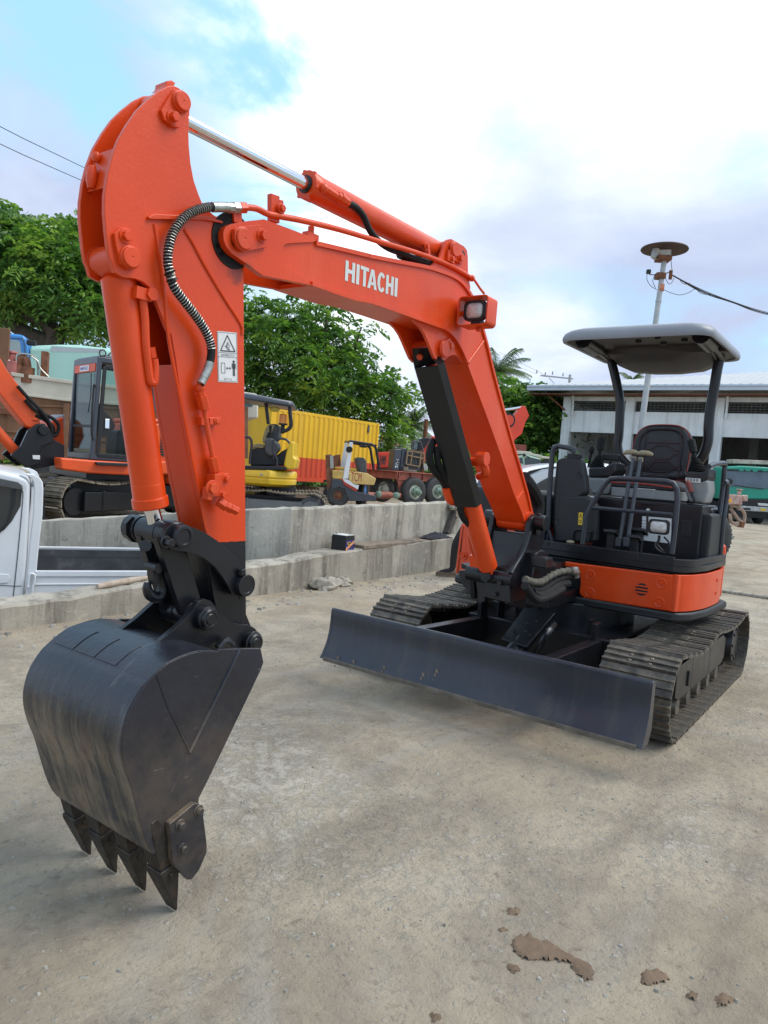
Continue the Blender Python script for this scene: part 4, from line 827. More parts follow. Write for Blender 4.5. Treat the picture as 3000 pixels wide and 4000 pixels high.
# lettering on the boom
o, wv, hv = onY(zB(1030, 612), Y0+.0885), None, None
a_, b_, c_ = onY(zB(1452, 747), Y0+.0885), onY(zB(1035, 456), Y0+.0885), onY(zB(1462, 590), Y0+.0885)
def sign(letters, o, wv, hv, m_, name, parent, k=1.):
    mb = MB()
    def P(u, v): return o + wv*u + hv*v + EY*.0008
    def poly(pts): mb.add([P(*p) for p in pts], [tuple(range(len(pts)))])
    def rect(a, b, c, d): poly([(a, b), (c, b), (c, d), (a, d)])
    for ch, u0, u1 in letters:
        w_ = u1-u0; s_ = .052
        if ch == 'H': rect(u0, 0, u0+s_, 1); rect(u1-s_, 0, u1, 1); rect(u0+s_, .41, u1-s_, .60)
        elif ch == 'I': rect(u0, 0, u1, 1)
        elif ch == 'T': rect(u0, .82, u1, 1); rect((u0+u1)/2-s_/2, 0, (u0+u1)/2+s_/2, .82)
        elif ch == 'A':
            m0, t_ = (u0+u1)/2, .030
            poly([(u0, 0), (u0+s_, 0), (m0, .70), (m0, 1), (m0-t_, 1)]); poly([(u1, 0), (m0+t_, 1), (m0, 1), (m0, .70), (u1-s_, 0)]); rect(u0+s_*.92, .20, u1-s_*.92, .35)
        elif ch == 'C':
            c_, rx = (u0+u1)/2, w_/2; n = 18
            A_ = [math.radians(38+284*i/n) for i in range(n+1)]
            for i in range(n): poly([(c_+rx*math.cos(A_[i]), .5+.52*math.sin(A_[i])), (c_+rx*math.cos(A_[i+1]), .5+.52*math.sin(A_[i+1])), (c_+(rx-s_)*math.cos(A_[i+1]), .5+.34*math.sin(A_[i+1])), (c_+(rx-s_)*math.cos(A_[i]), .5+.34*math.sin(A_[i]))])
    return obj(name, mb, m_, parent, smooth=False)
BRAND = [('H', 0, .17), ('I', .195, .25), ('T', .268, .425), ('A', .405, .585), ('C', .592, .752), ('H', .762, .918), ('I', .942, 1.0)]
m_letter = mat('white_lettering', (.62, .66, .62), .4)
sign(BRAND, o, a_-o, ((b_-o)+(c_-a_))/2, m_letter, 'boom_lettering', boom)
# pipe along the top of the boom
z2 = Zm(700, 500, 1300/1659); yp = Y0+.085
mb = MB(); pth = ptsY(z2, [(270, 397), (330, 396), (385, 402), (440, 428), (500, 440), (620, 463), (800, 507), (1000, 567), (1200, 627), (1330, 676), (1400, 712), (1460, 750)], yp)
mb.tube(pth, .0105, 12, 4); mb.cyl(onY(z2(295, 397), yp), onY(z2(328, 397), yp), .019, n=6)
mb.sphere(onY(z2(1458, 749), yp), .017, 12)
for a, b_, wd in (((470, 335), (470, 470), .05), ((495, 360), (500, 445), .035), ((280, 410), (285, 475), .045), ((1235, 575), (1240, 640), .02), ((1352, 630), (1345, 690), .04)):
    mb.obox(onY(z2(*a), yp-.015), onY(z2(*b_), yp-.015), wd*.8, .02, EY)
for q in ((508, 402), (1358, 652), (1232, 590)): bolt(mb, z2(*q), yp+.004, .012, .014)
p = onY(z2(655, 540), yp-.03); mb.box(p, (.06, .03, .02)); mb.cyl(p, p+V(0, 0, .035), .012, n=8)
p = onY(z2(1335, 645), yp-.02); mb.box(p, (.06, .05, .05))
obj('boom_pipe', mb, m_orange, boom, bevel=.0015)
mb = MB(); mb.tube(ptsY(z2, [(1462, 745), (1480, 770), (1500, 800), (1520, 825)], yp+.03), .006, 6, 4); obj('lamp_cable', mb, m_orange, boom)
# arm cylinder
hd = onY(z2(632, 266), Y0); bs_ = onY(zC(700, 318), Y0); ax = (bs_-hd).normalized()
pa = V(p_ac.x, Y0, p_ac.z); pr_ = V(p_rod.x, Y0, p_rod.z); ax = (pa-pr_).normalized(); hd = pr_+ax*((hd-pr_).dot(ax)); bs_ = pr_+ax*((bs_-pr_).dot(ax)); LL = (bs_-hd).length
mb = MB(); mb.lathe(hd, ax, [(0, .025), (0, .050), (.004, .0525), (.045, .0525), (.047, .0505), (LL, .0505), (LL+.004, .048), (LL+.004, .01)], 36)
for k in range(6):
    a = k*PI/3; s1 = ax.orthogonal().normalized(); s2 = ax.cross(s1); mb.box(hd+ax*.006+(s1*math.cos(a)+s2*math.sin(a))*.05, (.012, .012, .012))
mb.cyl(pa-EY*.055, pa+EY*.055, .042, n=28); mb.obox(bs_, pa, .06, .06, EY)
acyl = obj('arm_cylinder', mb, m_orange, ex, bevel=.002)
mb = MB(); mb.cyl(hd+ax*.02, pr_, .0240, n=28); obj('piston_rod', mb, m_chrome, acyl)
mb = MB(); mb.cyl(pr_-EY*.045, pr_+EY*.045, .042, n=28); obj('rod_eye', mb, m_orange, acyl); mb = MB(); mb.cyl(hd-ax*.006, hd+ax*.004, .032); obj('rod_seal', mb, m_blackmatte, acyl)
mb = MB(); y_ = Y0+.058
for a, b_, r_ in (((720, 300), (790, 345), .016), ((785, 340), (840, 372), .019), ((800, 345), (815, 360), .022)): mb.cyl(onY(z2(*a), y_), onY(z2(*b_), y_), r_, n=8)
mb.sphere(onY(z2(722, 302), y_), .018, 10); obj('hose_union', mb, m_orange, acyl, bevel=.0015); mb = MB(); mb.cyl(onY(z2(1235, 580), y_), onY(z2(1235, 640), y_), .012); obj('hose_clip', mb, m_orange, acyl, bevel=.0015)
mb = MB(); mb.tube(ptsY(z2, [(835, 372), (880, 395), (918, 440), (950, 510), (990, 560), (1040, 597), (1110, 625), (1180, 655), (1240, 675)], y_+.0), .0135, 12, 5)
mb.tube(ptsY(z2, [(1100, 630), (1150, 650), (1200, 662), (1250, 665)], Y0+.02), .02, 10, 4); obj('hose', mb, m_rubber, acyl)
# work lamp on the boom
pL = onY(zC(945, 1010), Y0+.112); xL = pL.x
cs = [onX(zC(*p), xL) for p in ((948, 857), (1272, 823), (1238, 1163), (912, 1165))]
ya = (cs[0].y+cs[3].y)/2; yb_ = (cs[1].y+cs[2].y)/2; zt_ = (cs[0].z+cs[1].z)/2; zb_ = (cs[2].z+cs[3].z)/2
def rrect(y0, y1, z0, z1, r, x, n=5):
    out = []
    for cy_, cz_, a0 in ((y1-r, z1-r, 0), (y0+r, z1-r, 90), (y0+r, z0+r, 180), (y1-r, z0+r, 270)):
        for k in range(n+1):
            a = math.radians(a0+90*k/n); out.append(V(x, cy_+r*math.cos(a), cz_+r*math.sin(a)))
    return out
dpt = .095; t_ = .006
mb = MB(); mb.ring([rrect(ya, yb_, zb_, zt_, .02, xL), rrect(ya, yb_, zb_, zt_, .02, xL-dpt), rrect(ya+t_, yb_-t_, zb_+t_, zt_-t_, .016, xL-dpt), rrect(ya+t_, yb_-t_, zb_+t_, zt_-t_, .016, xL)], closed=True)
mb.cyl(V(xL-.05, ya, (zt_+zb_)/2), V(xL-.05, Y0+.08, (zt_+zb_)/2), .02); mb.cyl(V(xL-.05, ya+.005, (zt_+zb_)/2), V(xL-.05, ya+.03, (zt_+zb_)/2), .014, n=6); mb.cyl(V(xL-.06, (ya+yb_)/2+.01, zb_), V(xL-.06, (ya+yb_)/2+.01, zb_-.016), .014, n=6)
lampb = obj('work_light', mb, m_orange, ex, bevel=.0012)
lc = [onX(zC(*p), xL-.03) for p in ((1015, 905), (1235, 888), (1232, 1110), (1005, 1120))]
y0_, y1_ = (lc[0].y+lc[3].y)/2, (lc[1].y+lc[2].y)/2; z0_, z1_ = (lc[2].z+lc[3].z)/2, (lc[0].z+lc[1].z)/2
def lampbody(par, x, y0, y1, z0, z1, dd=.06, nm='lamp'):
    mb = MB(); r = min(y1-y0, z1-z0)*.24
    mb.ring([rrect(y0+.018, y1-.018, z0+.018, z1-.018, r, x-dd), rrect(y0, y1, z0, z1, r, x-dd*.45), rrect(y0, y1, z0, z1, r, x), rrect(y0+.010, y1-.010, z0+.010, z1-.010, r, x+.002), rrect(y0+.012, y1-.012, z0+.012, z1-.012, r, x-.006)])
    a = obj(nm, mb, m_blackmatte, par, bevel=.001)
    mb = MB(); R_ = []
    for s_, dx in ((1, -.004), (.8, .003), (.4, .007), (.05, .008)):
        cy_, cz_ = (y0+y1)/2, (z0+z1)/2; R_.append([V(x+dx, cy_+(p.y-cy_)*s_, cz_+(p.z-cz_)*s_) for p in rrect(y0+.012, y1-.012, z0+.012, z1-.012, r, x)])
    mb.ring(R_); obj('lens', mb, m_lens, par); return a
lampbody(lampb, xL-.02, y0_, y1_, z0_, z1_)
mb = MB(); mb.box((xL-.045, (y0_+y1_)/2+.01, z0_-.012), (.04, .05, .03)); obj('lamp_foot', mb, m_blackmatte, lampb)

# ---- boom cylinder and its guard
cb_lo = onY(zG(512, 712), Y0); pt = V(p_bm.x, Y0, p_bm.z); ax = (cb_lo-pt).normalized(); fn = V(ax.z, 0, -ax.x)
if fn.x < 0: fn = -fn
hd = onY(zF(560, 440), Y0); hd = pt+ax*((hd-pt).dot(ax)); LL = (cb_lo-hd).length
mb = MB(); mb.lathe(hd, ax, [(0, .02), (0, .052), (.05, .055), (.055, .056), (LL-.075, .056), (LL-.068, .05), (LL-.068, .01)], 36); mb.obox(hd+ax*(LL-.09), cb_lo, .06, .06, EY); mb.cyl(cb_lo-EY*.05, cb_lo+EY*.05, .04)
mb.cyl(hd+ax*.11-fn*.02+EY*.0, hd+ax*.11+EY*.10-fn*.03, .024); p = hd+ax*.09+EY*.105-fn*.03; mb.cyl(p, p+EY*.05, .036, n=20); mb.tube([p+EY*.02+ax*.02, p+EY*.02+ax*.09, p+ax*.13-fn*.02-EY*.04], .022, 10, 4)
bmc = obj('boom_cylinder', mb, m_orange, ex, bevel=.002)
mb = MB(); mb.cyl(pt, hd+ax*.02, .030); mb.cyl(pt-EY*.05, pt+EY*.05, .048, n=28); mb.cyl(pt-EY*.065, pt-EY*.05, .05, n=28); obj('rod_eye', mb, m_orange, bmc)
g1, g2 = onY(zT(300, 700), Y0), onY(zF(620, 1120), Y0); t1, t2 = (g1-pt).dot(ax), (g2-pt).dot(ax)
def gsec(t, k=1.): 
    c_ = pt+ax*t
    return [c_+EY*(y_*k)+fn*f_ for y_, f_ in ((-.100, .000), (-.038, .088), (.085, .072), (.098, .03), (.090, .03), (.080, .064), (-.036, .080), (-.092, .002))]
mb = MB(); mb.ring([gsec(t1), gsec(t2)])
tp = [pt+ax*(t1-.085)+EY*y_+fn*f_ for y_, f_ in ((-.042, .058), (.042, .058))]; e0 = [gsec(t1)[i] for i in (1, 2)]
mb.prism([tp[0], tp[1], e0[1], gsec(t1)[3], gsec(t1)[0], e0[0]], -fn*.006)
guard = obj('rod_guard', mb, m_black, bmc, bevel=.002)
mb = MB(); mb.hexb(pt+ax*(t1-.05)+fn*.06, fn, .016, .02); obj('guard_bolt', mb, m_orange, bmc)
mb = MB()
mb.tube([onY(zF(*p), Y0-.07) for p in ((262, 470), (225, 560), (212, 650), (232, 740), (285, 820), (350, 890), (395, 980))], .020, 10, 5)
mb.tube([onY(zF(*p), Y0-.05) for p in ((290, 540), (300, 680), (340, 790), (400, 900), (430, 980))], .018, 10, 5)
mb.tube([onY(zF(*p), Y0-.02) for p in ((545, 1120), (550, 1230), (580, 1310), (650, 1390), (700, 1500))], .018, 10, 5); obj('hose', mb, m_rubber, bmc)
mb = MB(); mb.tube([onY(zF(*p), Y0-.06) for p in ((392, 985), (410, 1050), (440, 1115), (490, 1130), (530, 1128))], .024, 10, 4)
obj('oil_pipe', mb, m_orange, bmc, bevel=.002); mb = MB()
mb.tube([onY(zG(*p), Y0-.06) for p in ((335, 295), (325, 340), (335, 420), (350, 470), (380, 530), (395, 560))], .017, 10, 4); p = onY(zG(385, 560), Y0-.06); mb.box(p, (.07, .06, .07), ry=.3); mb.cyl(onY(zG(335, 300), Y0-.06), onY(zG(332, 335), Y0-.06), .022, n=6); mb.cyl(onY(zG(350, 420), Y0-.06), onY(zG(385, 410), Y0-.06), .018, n=6)
obj('oil_pipe', mb, m_orange, bmc, bevel=.002)

# ---- swing post
yS = Y0+.135
so = ptsY(zG, [(893, 180), (930, 142), (980, 150), (1012, 200), (1012, 260), (1000, 320), (1005, 420), (950, 505), (900, 570), (850, 655), (800, 745), (790, 855), (828, 900), (836, 1000), (770, 1004), (705, 985), (702, 800), (688, 700), (720, 640), (790, 525), (840, 405), (868, 290), (880, 220)], yS)
mb = MB(); plate(mb, so, yS-.028, yS); plate(mb, so, Y0-.135, Y0-.107)
core = ptsY(zG, [(872, 330), (990, 330), (1000, 420), (900, 565), (800, 745), (790, 860), (740, 975), (716, 800), (724, 690), (770, 640), (842, 500)], yS); plate(mb, core, Y0-.108, yS-.027)
mb.cyl(V(cb_lo.x, Y0-.15, cb_lo.z), V(cb_lo.x, Y0+.15, cb_lo.z), .045, n=24)
mb.cyl(V(FT.x, Y0+.10, FT.z), V(FT.x, Y0+.20, FT.z), .046, n=28); mb.cyl(V(FT.x, Y0-.2, FT.z), V(FT.x, Y0-.10, FT.z), .046, n=28)
mb.tube([V(p.x, yS+.004, p.z) for p in ptsY(zG, [(868, 300), (835, 410), (785, 530), (720, 640), (692, 690)], yS)], .014, 8, 4)
mb.cyl(V(FT.x, Y0+.15, FT.z-.04), V(FT.x, Y0+.15, FT.z-.075), .018, n=6); mb.cyl(V(FT.x+.0, Y0+.15, FT.z+.03), V(FT.x, Y0+.15, FT.z+.055), .016, n=8)
# front lower block and far ear
xb_ = cb_lo.x
fb = [onX(zG(*p), xb_+.03) for p in ((462, 765), (690, 800), (694, 962), (450, 905))]
mb.prism(fb, (-.2, 0, 0)); p = onX(zG(565, 880), xb_+.03); mb.cyl(p, p+V(.025, 0, 0), .014, n=6); p = onX(zG(610, 775), xb_+.03); mb.cyl(p, p+V(.03, 0, 0), .016, n=6)
pj = onX(zG(505, 715), xb_+.02); mb.cyl(pj, pj+V(.06, .0, 0), .032, n=6); mb.cyl(pj+V(.055, 0, 0), pj+V(.062, 0, 0), .016)
fe = [onX(zG(*p), xb_-.05) for p in ((240, 735), (370, 760), (385, 850), (415, 950), (380, 950), (300, 850), (250, 790))]; mb.prism(fe, (-.12, 0, 0))
fe = [onX(zG(*p), xb_-.02) for p in ((240, 590), (300, 620), (352, 590), (356, 640), (290, 655), (240, 640))]; mb.prism(fe, (-.10, 0, 0))
fe = [onX(zG(*p), xb_-.02) for p in ((360, 600), (470, 620), (470, 760), (455, 950), (405, 950), (375, 780), (230, 745), (215, 660), (355, 655))]; mb.prism(fe, (-.10, 0, 0))
fe = [onX(zG(*p), xb_-.0) for p in ((560, 620), (690, 640), (700, 770), (545, 745))]; mb.prism(fe, (-.10, 0, 0))
post = obj('swing_post', mb, m_black, ex, bevel=.006)
# swing castle joining the post to the upper frame
mb = MB(); ca = [onY(zG(*p), .16) for p in ((905, 600), (920, 500), (960, 475), (1020, 490), (1060, 540), (1100, 580), (1160, 590), (1160, 760), (1000, 800), (880, 760))]; plate(mb, ca, .05, .17)
mb.b2((.28, -.32, .58), (.80, .14, .66)); mb.b2((.28, -.32, .76), (.72, .04, .84)); mb.cyl((.72, Y0, .55), (.72, Y0, .93), .085)
p = onY(zG(985, 580), .2); mb.box(p, (.10, .10, .06)); obj('swing_bracket', mb, m_black, post, bevel=.008)
mb = MB()
for off, pth in enumerate(([(830, 740), (880, 780), (960, 790), (1060, 740), (1150, 690), (1290, 680)], [(850, 800), (920, 840), (1000, 830), (1100, 760), (1200, 720), (1290, 690)], [(900, 860), (960, 890), (1050, 860), (1140, 800), (1230, 780)], [(830, 800), (900, 900), (960, 930), (1060, 900), (1180, 830)])):
    mb.tube([onY(zG(*p), .20+.02*off) for p in pth], .023, 10, 6)
obj('hose_bundle', mb, m_rubber, post)
m_wrap = mat('dirty_hose_wrap', (.115, .103, .078), .9, var=.5, vscale=16., bump=.6, bscale=25.)
mb = MB(); P_ = [onY(zG(*p), .24) for p in ((835, 745), (900, 765), (980, 765), (1060, 715), (1150, 675), (1250, 660))]; S_ = spline(P_, 8); mb.tube(S_, [.018+.005*math.sin(i*1.7) for i in range(len(S_))], 12); obj('hose_wrap', mb, m_wrap, post)
mb = MB(); mb.cyl(onY(zG(1250, 660), .24), onY(zG(1305, 676), .25), .024); mb.cyl(onY(zG(1300, 640), .25), onY(zG(1310, 720), .25), .018); obj('hose_fitting', mb, m_zinc, post)
mb = MB(); mb.tube([onY(zF(*p), Y0+.02) for p in ((1225, 880), (1290, 960), (1350, 1060), (1385, 1160), (1370, 1290), (1330, 1400))], .045, 10, 5); obj('hose', mb, m_rubber, boom)
# ---- undercarriage
mb = MB(); mb.b2((-.55, -.52, .20), (.60, .52, .42)); mb.cyl((-.05, 0, .40), (-.05, 0, .57), .42, n=40); mb.b2((-.35, -.62, .24), (.35, .62, .38))
obj('undercarriage', mb, m_black, ex, bevel=.012)
def track_path(n):
    top = [(.90, .490), (.72, .468), (.50, .440), (.25, .452), (.05, .482), (-.08, .488), (-.30, .468), (-.60, .458), (-.80, .47), (-.97, .492)]
    P = [V(x, 0, z) for x, z in top]
    P += [V(-.98+.245*math.cos(a), 0, .247+.245*math.sin(a)) for a in np.linspace(math.radians(108), math.radians(262), 10)]
    P += [V(x, 0, .012) for x in (-.85, -.5, 0, .5, .85)]
    P += [V(.90+.245*math.cos(a), 0, .252+.243*math.sin(a)) for a in np.linspace(math.radians(-82), math.radians(78), 10)]
    S = spline(P, 10, True); Ls = [0.]
    for i in range(len(S)): Ls.append(Ls[-1]+(S[(i+1) % len(S)]-S[i]).length)
    out = []
    for k in range(n):
        t = Ls[-1]*k/n; i = max(j for j in range(len(S)) if Ls[j] <= t); q = S[i].lerp(S[(i+1) % len(S)], (t-Ls[i])/max(1e-9, Ls[i+1]-Ls[i]))
        j = (i+3) % len(S); d = (S[j]-S[i-3]).normalized(); out.append((q, d))
    return out, Ls[-1]
NSH = 39; path, plen = track_path(NSH); PIT_ = plen/NSH
sh = MB(); w_ = .1985                                  # a shoe: pressed plate with three grousers, along local x, outside = +z
prof = [(-.068, .0), (-.066, .020), (-.058, .021), (-.052, .006), (-.026, .006), (-.022, .018), (-.013, .018), (-.009, .006), (.018, .006), (.022, .018), (.031, .018), (.035, .006), (.060, .004), (.064, -.006), (.060, -.010), (-.060, -.010)]
sh.prism([V(x, -w_, z) for x, z in prof], (0, 2*w_, 0))
for y_ in (-.055, .055):
    sh.box((0, y_, -.03), (.12, .022, .05))
    for x in (-.038, .004): sh.lathe((x, y_, .003), (0, 0, 1), [(0, .013), (.009, .012), (.014, .006)], 8)
shoe_me = None
def make_track(yc, label):
    t = MB(); s_ = 1 if yc > 0 else -1
    yo = yc+s_*.13
    fr_ = [V(x, 0, z) for x, z in ((.70, .19), (.70, .33), (.62, .37), (-.60, .37), (-.70, .33), (-.70, .19), (-.62, .155), (.62, .155))]
    t.prism([V(p.x, yc-.12, p.z) for p in fr_], (0, .24, 0)); t.b2((.62, yc-.05, .19), (.9, yc+.05, .31)); t.b2((.315, yc-.1215, .158), (.325, yc+.1215, .372)); t.b2((-.185, yc-.1215, .158), (-.175, yc+.1215, .372))
    tr = obj('track', t, m_black, ex, bevel=.012); tr['label'] = label
    mb = MB(); mb.box((.42, yo-s_*.0095, .25), (.035, .02, .09)); obj('frame_slot', mb, m_blackmatte, tr, bevel=.004)
    mb = MB(); mb.lathe((.90, yc-.06, .25), EY, [(0, .05), (0, .20), (.03, .215), (.09, .215), (.12, .20), (.12, .05)], 28); obj('idler_wheel', mb, m_steel, tr)
    mb = MB(); mb.lathe((-.98, yc-s_*.1, .25), EY*s_, [(0, .12), (0, .17), (.13, .17), (.15, .16), (.20, .15), (.24, .14), (.245, .03)], 32)
    for k in range(12):
        a = 2*PI*k/12; mb.box((-.98+.19*math.cos(a), yc, .25+.19*math.sin(a)), (.06, .04, .04), ry=-a)
    for k in range(8):
        a = 2*PI*k/8; p = V(-.98+.11*math.cos(a), yc+s_*.138, .25+.11*math.sin(a)); mb.cyl(p, p+EY*s_*.012, .012, n=6)
    obj('sprocket', mb, m_black, tr, bevel=.004)
    for x in (-.55, -.28, 0., .28, .55):
        mb = MB(); mb.lathe((x, yc-.105, .10), EY, [(0, .03), (0, .05), (.03, .055), (.05, .07), (.16, .07), (.18, .055), (.21, .05), (.21, .03)], 16); obj('roller', mb, m_steel, tr)
    mb = MB(); mb.cyl((-.05, yc-.1, .42), (-.05, yc+.12, .42), .05); obj('carrier_roller', mb, m_steel, tr)
    for q, d in path:
        sd_ = EY; n_ = V(-d.z, 0, d.x)
        c0_ = V(0, 0, .25); 
        if n_.dot(q-V(min(.9, max(-.98, q.x)), 0, .25)) < 0: n_ = -n_
        Mx = Matrix((d, n_.cross(d), n_)).transposed().to_4x4(); Mx.translation = V(q.x, yc, q.z) - n_*.0
        global shoe_me
        if shoe_me is None:
            o = obj('track_shoe', sh, m_steel, tr, ang=30); shoe_me = o.data
        else:
            o = bpy.data.objects.new('track_shoe', shoe_me); COL.objects.link(o); o.parent = tr
        o.matrix_local = Mx @ Matrix.Translation((0, 0, -.012))
make_track(.80, None); make_track(-.80, None)

# ---- dozer blade
xb, zb, hb, dx = 1.6153, .1625, .3051, .0943
prof = [(xb, zb), (xb-.022, zb+.03), (xb-.052, zb+.085), (xb-.072, zb+.15), (xb-.080, zb+.21), (xb-.082, zb+.26), (xb-.084, zb+.285), (xb-.086, zb+.298), (xb-.096, zb+hb+.002), (xb-.110, zb+hb), (xb-.116, zb+.29)]
pb2 = [V(x, 0, z) for x, z in prof]
front = spline(pb2, 3); back = [V(p.x-.028, 0, p.z) for p in front]
for i in range(len(front)-10, len(front)): back[i] = V(min(front[i].x, xb-.112), 0, min(front[i].z, zb+.285))
mb = MB(); mb.ring([[V(a.x, -.985, a.z), V(a.x, .985, a.z), V(b_.x, .985, b_.z), V(b_.x, -.985, b_.z)] for a, b_ in zip(front, back)])
ENDS = []
for s_ in (1, -1):
    endp = [V(p.x+.002, 0, p.z) for p in front[:24]] + [V(xb-.10, 0, zb+hb+.004), V(xb-.135, 0, zb+hb-.01), V(xb-.145, 0, zb+.06), V(xb-.10, 0, zb-.004)]
    ENDS.append([V(p.x, s_*.977, p.z) for p in endp])
m_blade = mat('blade_paint', (.019, .022, .034), .30, var=.3, vscale=3., bump=.10, bscale=30., dirt=(.17, .135, .09), dirt_amt=.0, dscale=7., streak=((.10, .085, .06), 9., .35), rvar=.2, coat=.2)
blade = obj('dozer_blade', mb, m_blade, ex, bevel=.004)
for P_, s_ in zip(ENDS, (1, -1)): mb = MB(); mb.prism(P_, (0, s_*.022, 0)); obj('end_plate', mb, m_blade, blade, bevel=.004)
mb = MB(); mb.b2((xb-.02, -.97, zb-.012), (xb+.003, .97, zb+.012)); obj('cutting_edge', mb, mat('scraped_edge', (.16, .14, .115), .5, .3, var=.4, vscale=12., bump=.3), blade, bevel=.003)
for q in ((385, 905), (628, 955), (935, 1015), (1033, 990), (262, 875)):     # mud runs dried on the blade
    p = onX(Zm(1200, 2150, 800/1659)(*q), xb-.03); zz_ = p.z; xx = np.interp(zz_, [f_.z for f_ in front[:20]], [f_.x for f_ in front[:20]])
    mb = MB()
    for k, (dz, r_) in enumerate(((0, .011), (-.02, .008), (-.045, .005))):
        x2 = np.interp(zz_+dz, [f_.z for f_ in front[:20]], [f_.x for f_ in front[:20]]); mb.sphere((x2+.001, p.y-.004*k, zz_+dz), r_, 8, (.15, 1, 2.0))
    obj('mud_spatter', mb, m_wood, blade)
for s_ in (1, -1):
    mb = MB(); mb.obox((.55, s_*.40, .33), (1.50, s_*.42, .36), .075, .16); mb.obox((.62, s_*.40, .30), (.62, s_*.40, .52), .03, .10, (1, 0, 0)); mb.obox((.50, s_*.33, .30), (.50, s_*.33, .52), .03, .10, (1, 0, 0))
    obj('blade_arm', mb, m_black, blade, bevel=.006)
gq = [onZ(zG(*p), z_) for p, z_ in (((612, 1290), .42), ((845, 1365), .42), ((1110, 1050), .60), ((830, 1000), .60))]
gq2 = [onZ(zG(880, 1370), .39), onZ(zG(1132, 1060), .57)]
mb = MB(); a_, b_, c_, d_ = gq; mb.prism([a_, b_, c_, d_], (0, 0, -.010)); mb.prism([b_, c_, gq2[1], gq2[0]], (-.004, -.006, -.004))
for p in ((730, 1210), (835, 1232), (855, 1160), (930, 1140), (875, 1265)):
    for zz_ in (.5,):
        n_ = (b_-a_).cross(d_-a_).normalized(); n_ = n_ if n_.z > 0 else -n_
        d = ray(*zG(*p)); pt_ = CC + d*((a_-CC).dot(n_)/d.dot(n_)); mb.cyl(pt_, pt_+n_*.010, .009, n=8)
bg_ = obj('cylinder_cover', mb, m_black, blade, bevel=.003)
mb = MB(); mid0, mid1 = (a_+b_)/2, (c_+d_)/2; dd_ = (mid0-mid1).normalized(); mb.cyl(mid1-V(0, 0, .08), mid0-V(0, 0, .07)+dd_*.02, .055, n=24); mb.cyl(mid0-V(0, 0, .07), mid0-V(0, 0, .07)+dd_*.16, .028); mb.cyl(mid0-V(0, 0, .07)+dd_*.10-EY*.07, mid0-V(0, 0, .07)+dd_*.10+EY*.07, .045)
mb.tube([mid1+V(.05, .12, -.06), mid1+V(.18, .13, -.10), mid0+V(-.05, .1, -.1)], .018, 8, 4)
obj('blade_cylinder', mb, m_black, blade)

# ---- upper frame, covers
XF = .30
def arc(cx, cy, r, a0, a1, n): return [(cx+r*math.cos(math.radians(a0+(a1-a0)*k/n)), cy+r*math.sin(math.radians(a0+(a1-a0)*k/n))) for k in range(n+1)]
plan = [(XF, -.30), (XF, .745), (XF-.03, .785), (XF-.13, .835), (-.05, .875), (-.40, .885)] + arc(-.05, 0, 1.05, 122, 238, 16) + [(-.40, -.885), (.10, -.885), (.28, -.80), (.34, -.60), (.34, -.30)]
def slab(mb, P, z0, z1): mb.prism([V(x, y, z0) for x, y in P], (0, 0, z1-z0))
def grow(P, k): 
    c_ = (-.25, 0); return [(x+(k if x > c_[0] else -k)*min(1, abs(x-c_[0])/.3), y+(k if y > 0 else -k)*min(1, abs(y)/.4)) for x, y in P]
mb = MB(); slab(mb, grow(plan, -.06), .56, .86)
frame = obj('upper_frame', mb, m_black, ex, bevel=.01)
mb = MB(); slab(mb, grow(plan, .022), .555, .612); obj('skirt', mb, m_blackmatte, frame, bevel=.022, seg=4)
mb = MB(); slab(mb, [(.305, -.30), (.305, .745), (XF-.03, .79), (XF-.13, .842), (-.05, .880), (-.62, .880), (-.62, -.30)], .868, .905)
mb.b2((XF-.03, -.295, .905), (XF+.008, .742, .962)); 
mb.prism([V(XF+.008, .742, .905), V(XF-.022, .792, .905), V(XF-.125, .848, .905), V(-.60, .882, .905), V(-.60, .850, .905), V(XF-.14, .815, .905), V(XF-.05, .765, .905), V(XF-.03, .735, .905)], (0, 0, .045))
for q in (.02, .64): mb.box((XF+.008, q-.12, .935), (.006, .008, .05)); 
deck = obj('floor_deck', mb, m_black, ex, bevel=.006)
mb = MB()
for y_ in (-.10, .52): mb.cyl((XF+.006, y_, .945), (XF+.016, y_, .945), .011, n=12)
obj('deck_bolt', mb, m_blackmatte, deck)
# orange front cover, with its dished bolts and vent
def fx(p): return onX(zI(*p), XF+.012)
fo = [fx(p) for p in ((315, 985), (360, 985), (430, 996), (1046, 1072), (1040, 1313), (465, 1225), (432, 1192), (442, 1130), (437, 1055), (420, 1032), (330, 1018), (313, 1010))]
zlo = sum(p.z for p in fo[4:6])/2
mb = MB(); mb.prism(fo, (-.03, 0, 0)); cov = obj('front_cover', mb, m_orange, ex, bevel=.012, seg=3)
for q in ((507, 1070), (503, 1185), (966, 1127), (953, 1250)):
    p = fx(q); mb = MB(); mb.lathe(p+V(.0, 0, 0), (1, 0, 0), [(.0, .034), (.004, .030), (.001, .022), (.001, .012)], 24); mb.hexb(p, (1, 0, 0), .012, .009); obj('cover_bolt', mb, m_orange, cov)
p = fx((840, 1165)); mb = MB(); mb.cyl(p-V(.001, 0, 0), p+V(.0015, 0, 0), .040, n=28); vent = obj('vent', mb, m_blackmatte, cov)
mb = MB()
for dz in (-.021, 0, .021): mb.obox(p+V(.003, -.042 if dz == 0 else -.036, dz), p+V(.003, .042 if dz == 0 else .036, dz), .010, .012, (1, 0, 0))
obj('vent_louvre', mb, m_orange, cov, bevel=.003)
yc_ = fo[3].y
z0_, z1_ = .618, fo[3].z+.003
cp = [(XF+.012, yc_+.003), (XF+.010, yc_+.03), (XF-.02, .792), (XF-.05, .812), (XF-.14, .846), (-.05, .884), (-.40, .893), (-.60, .868)]
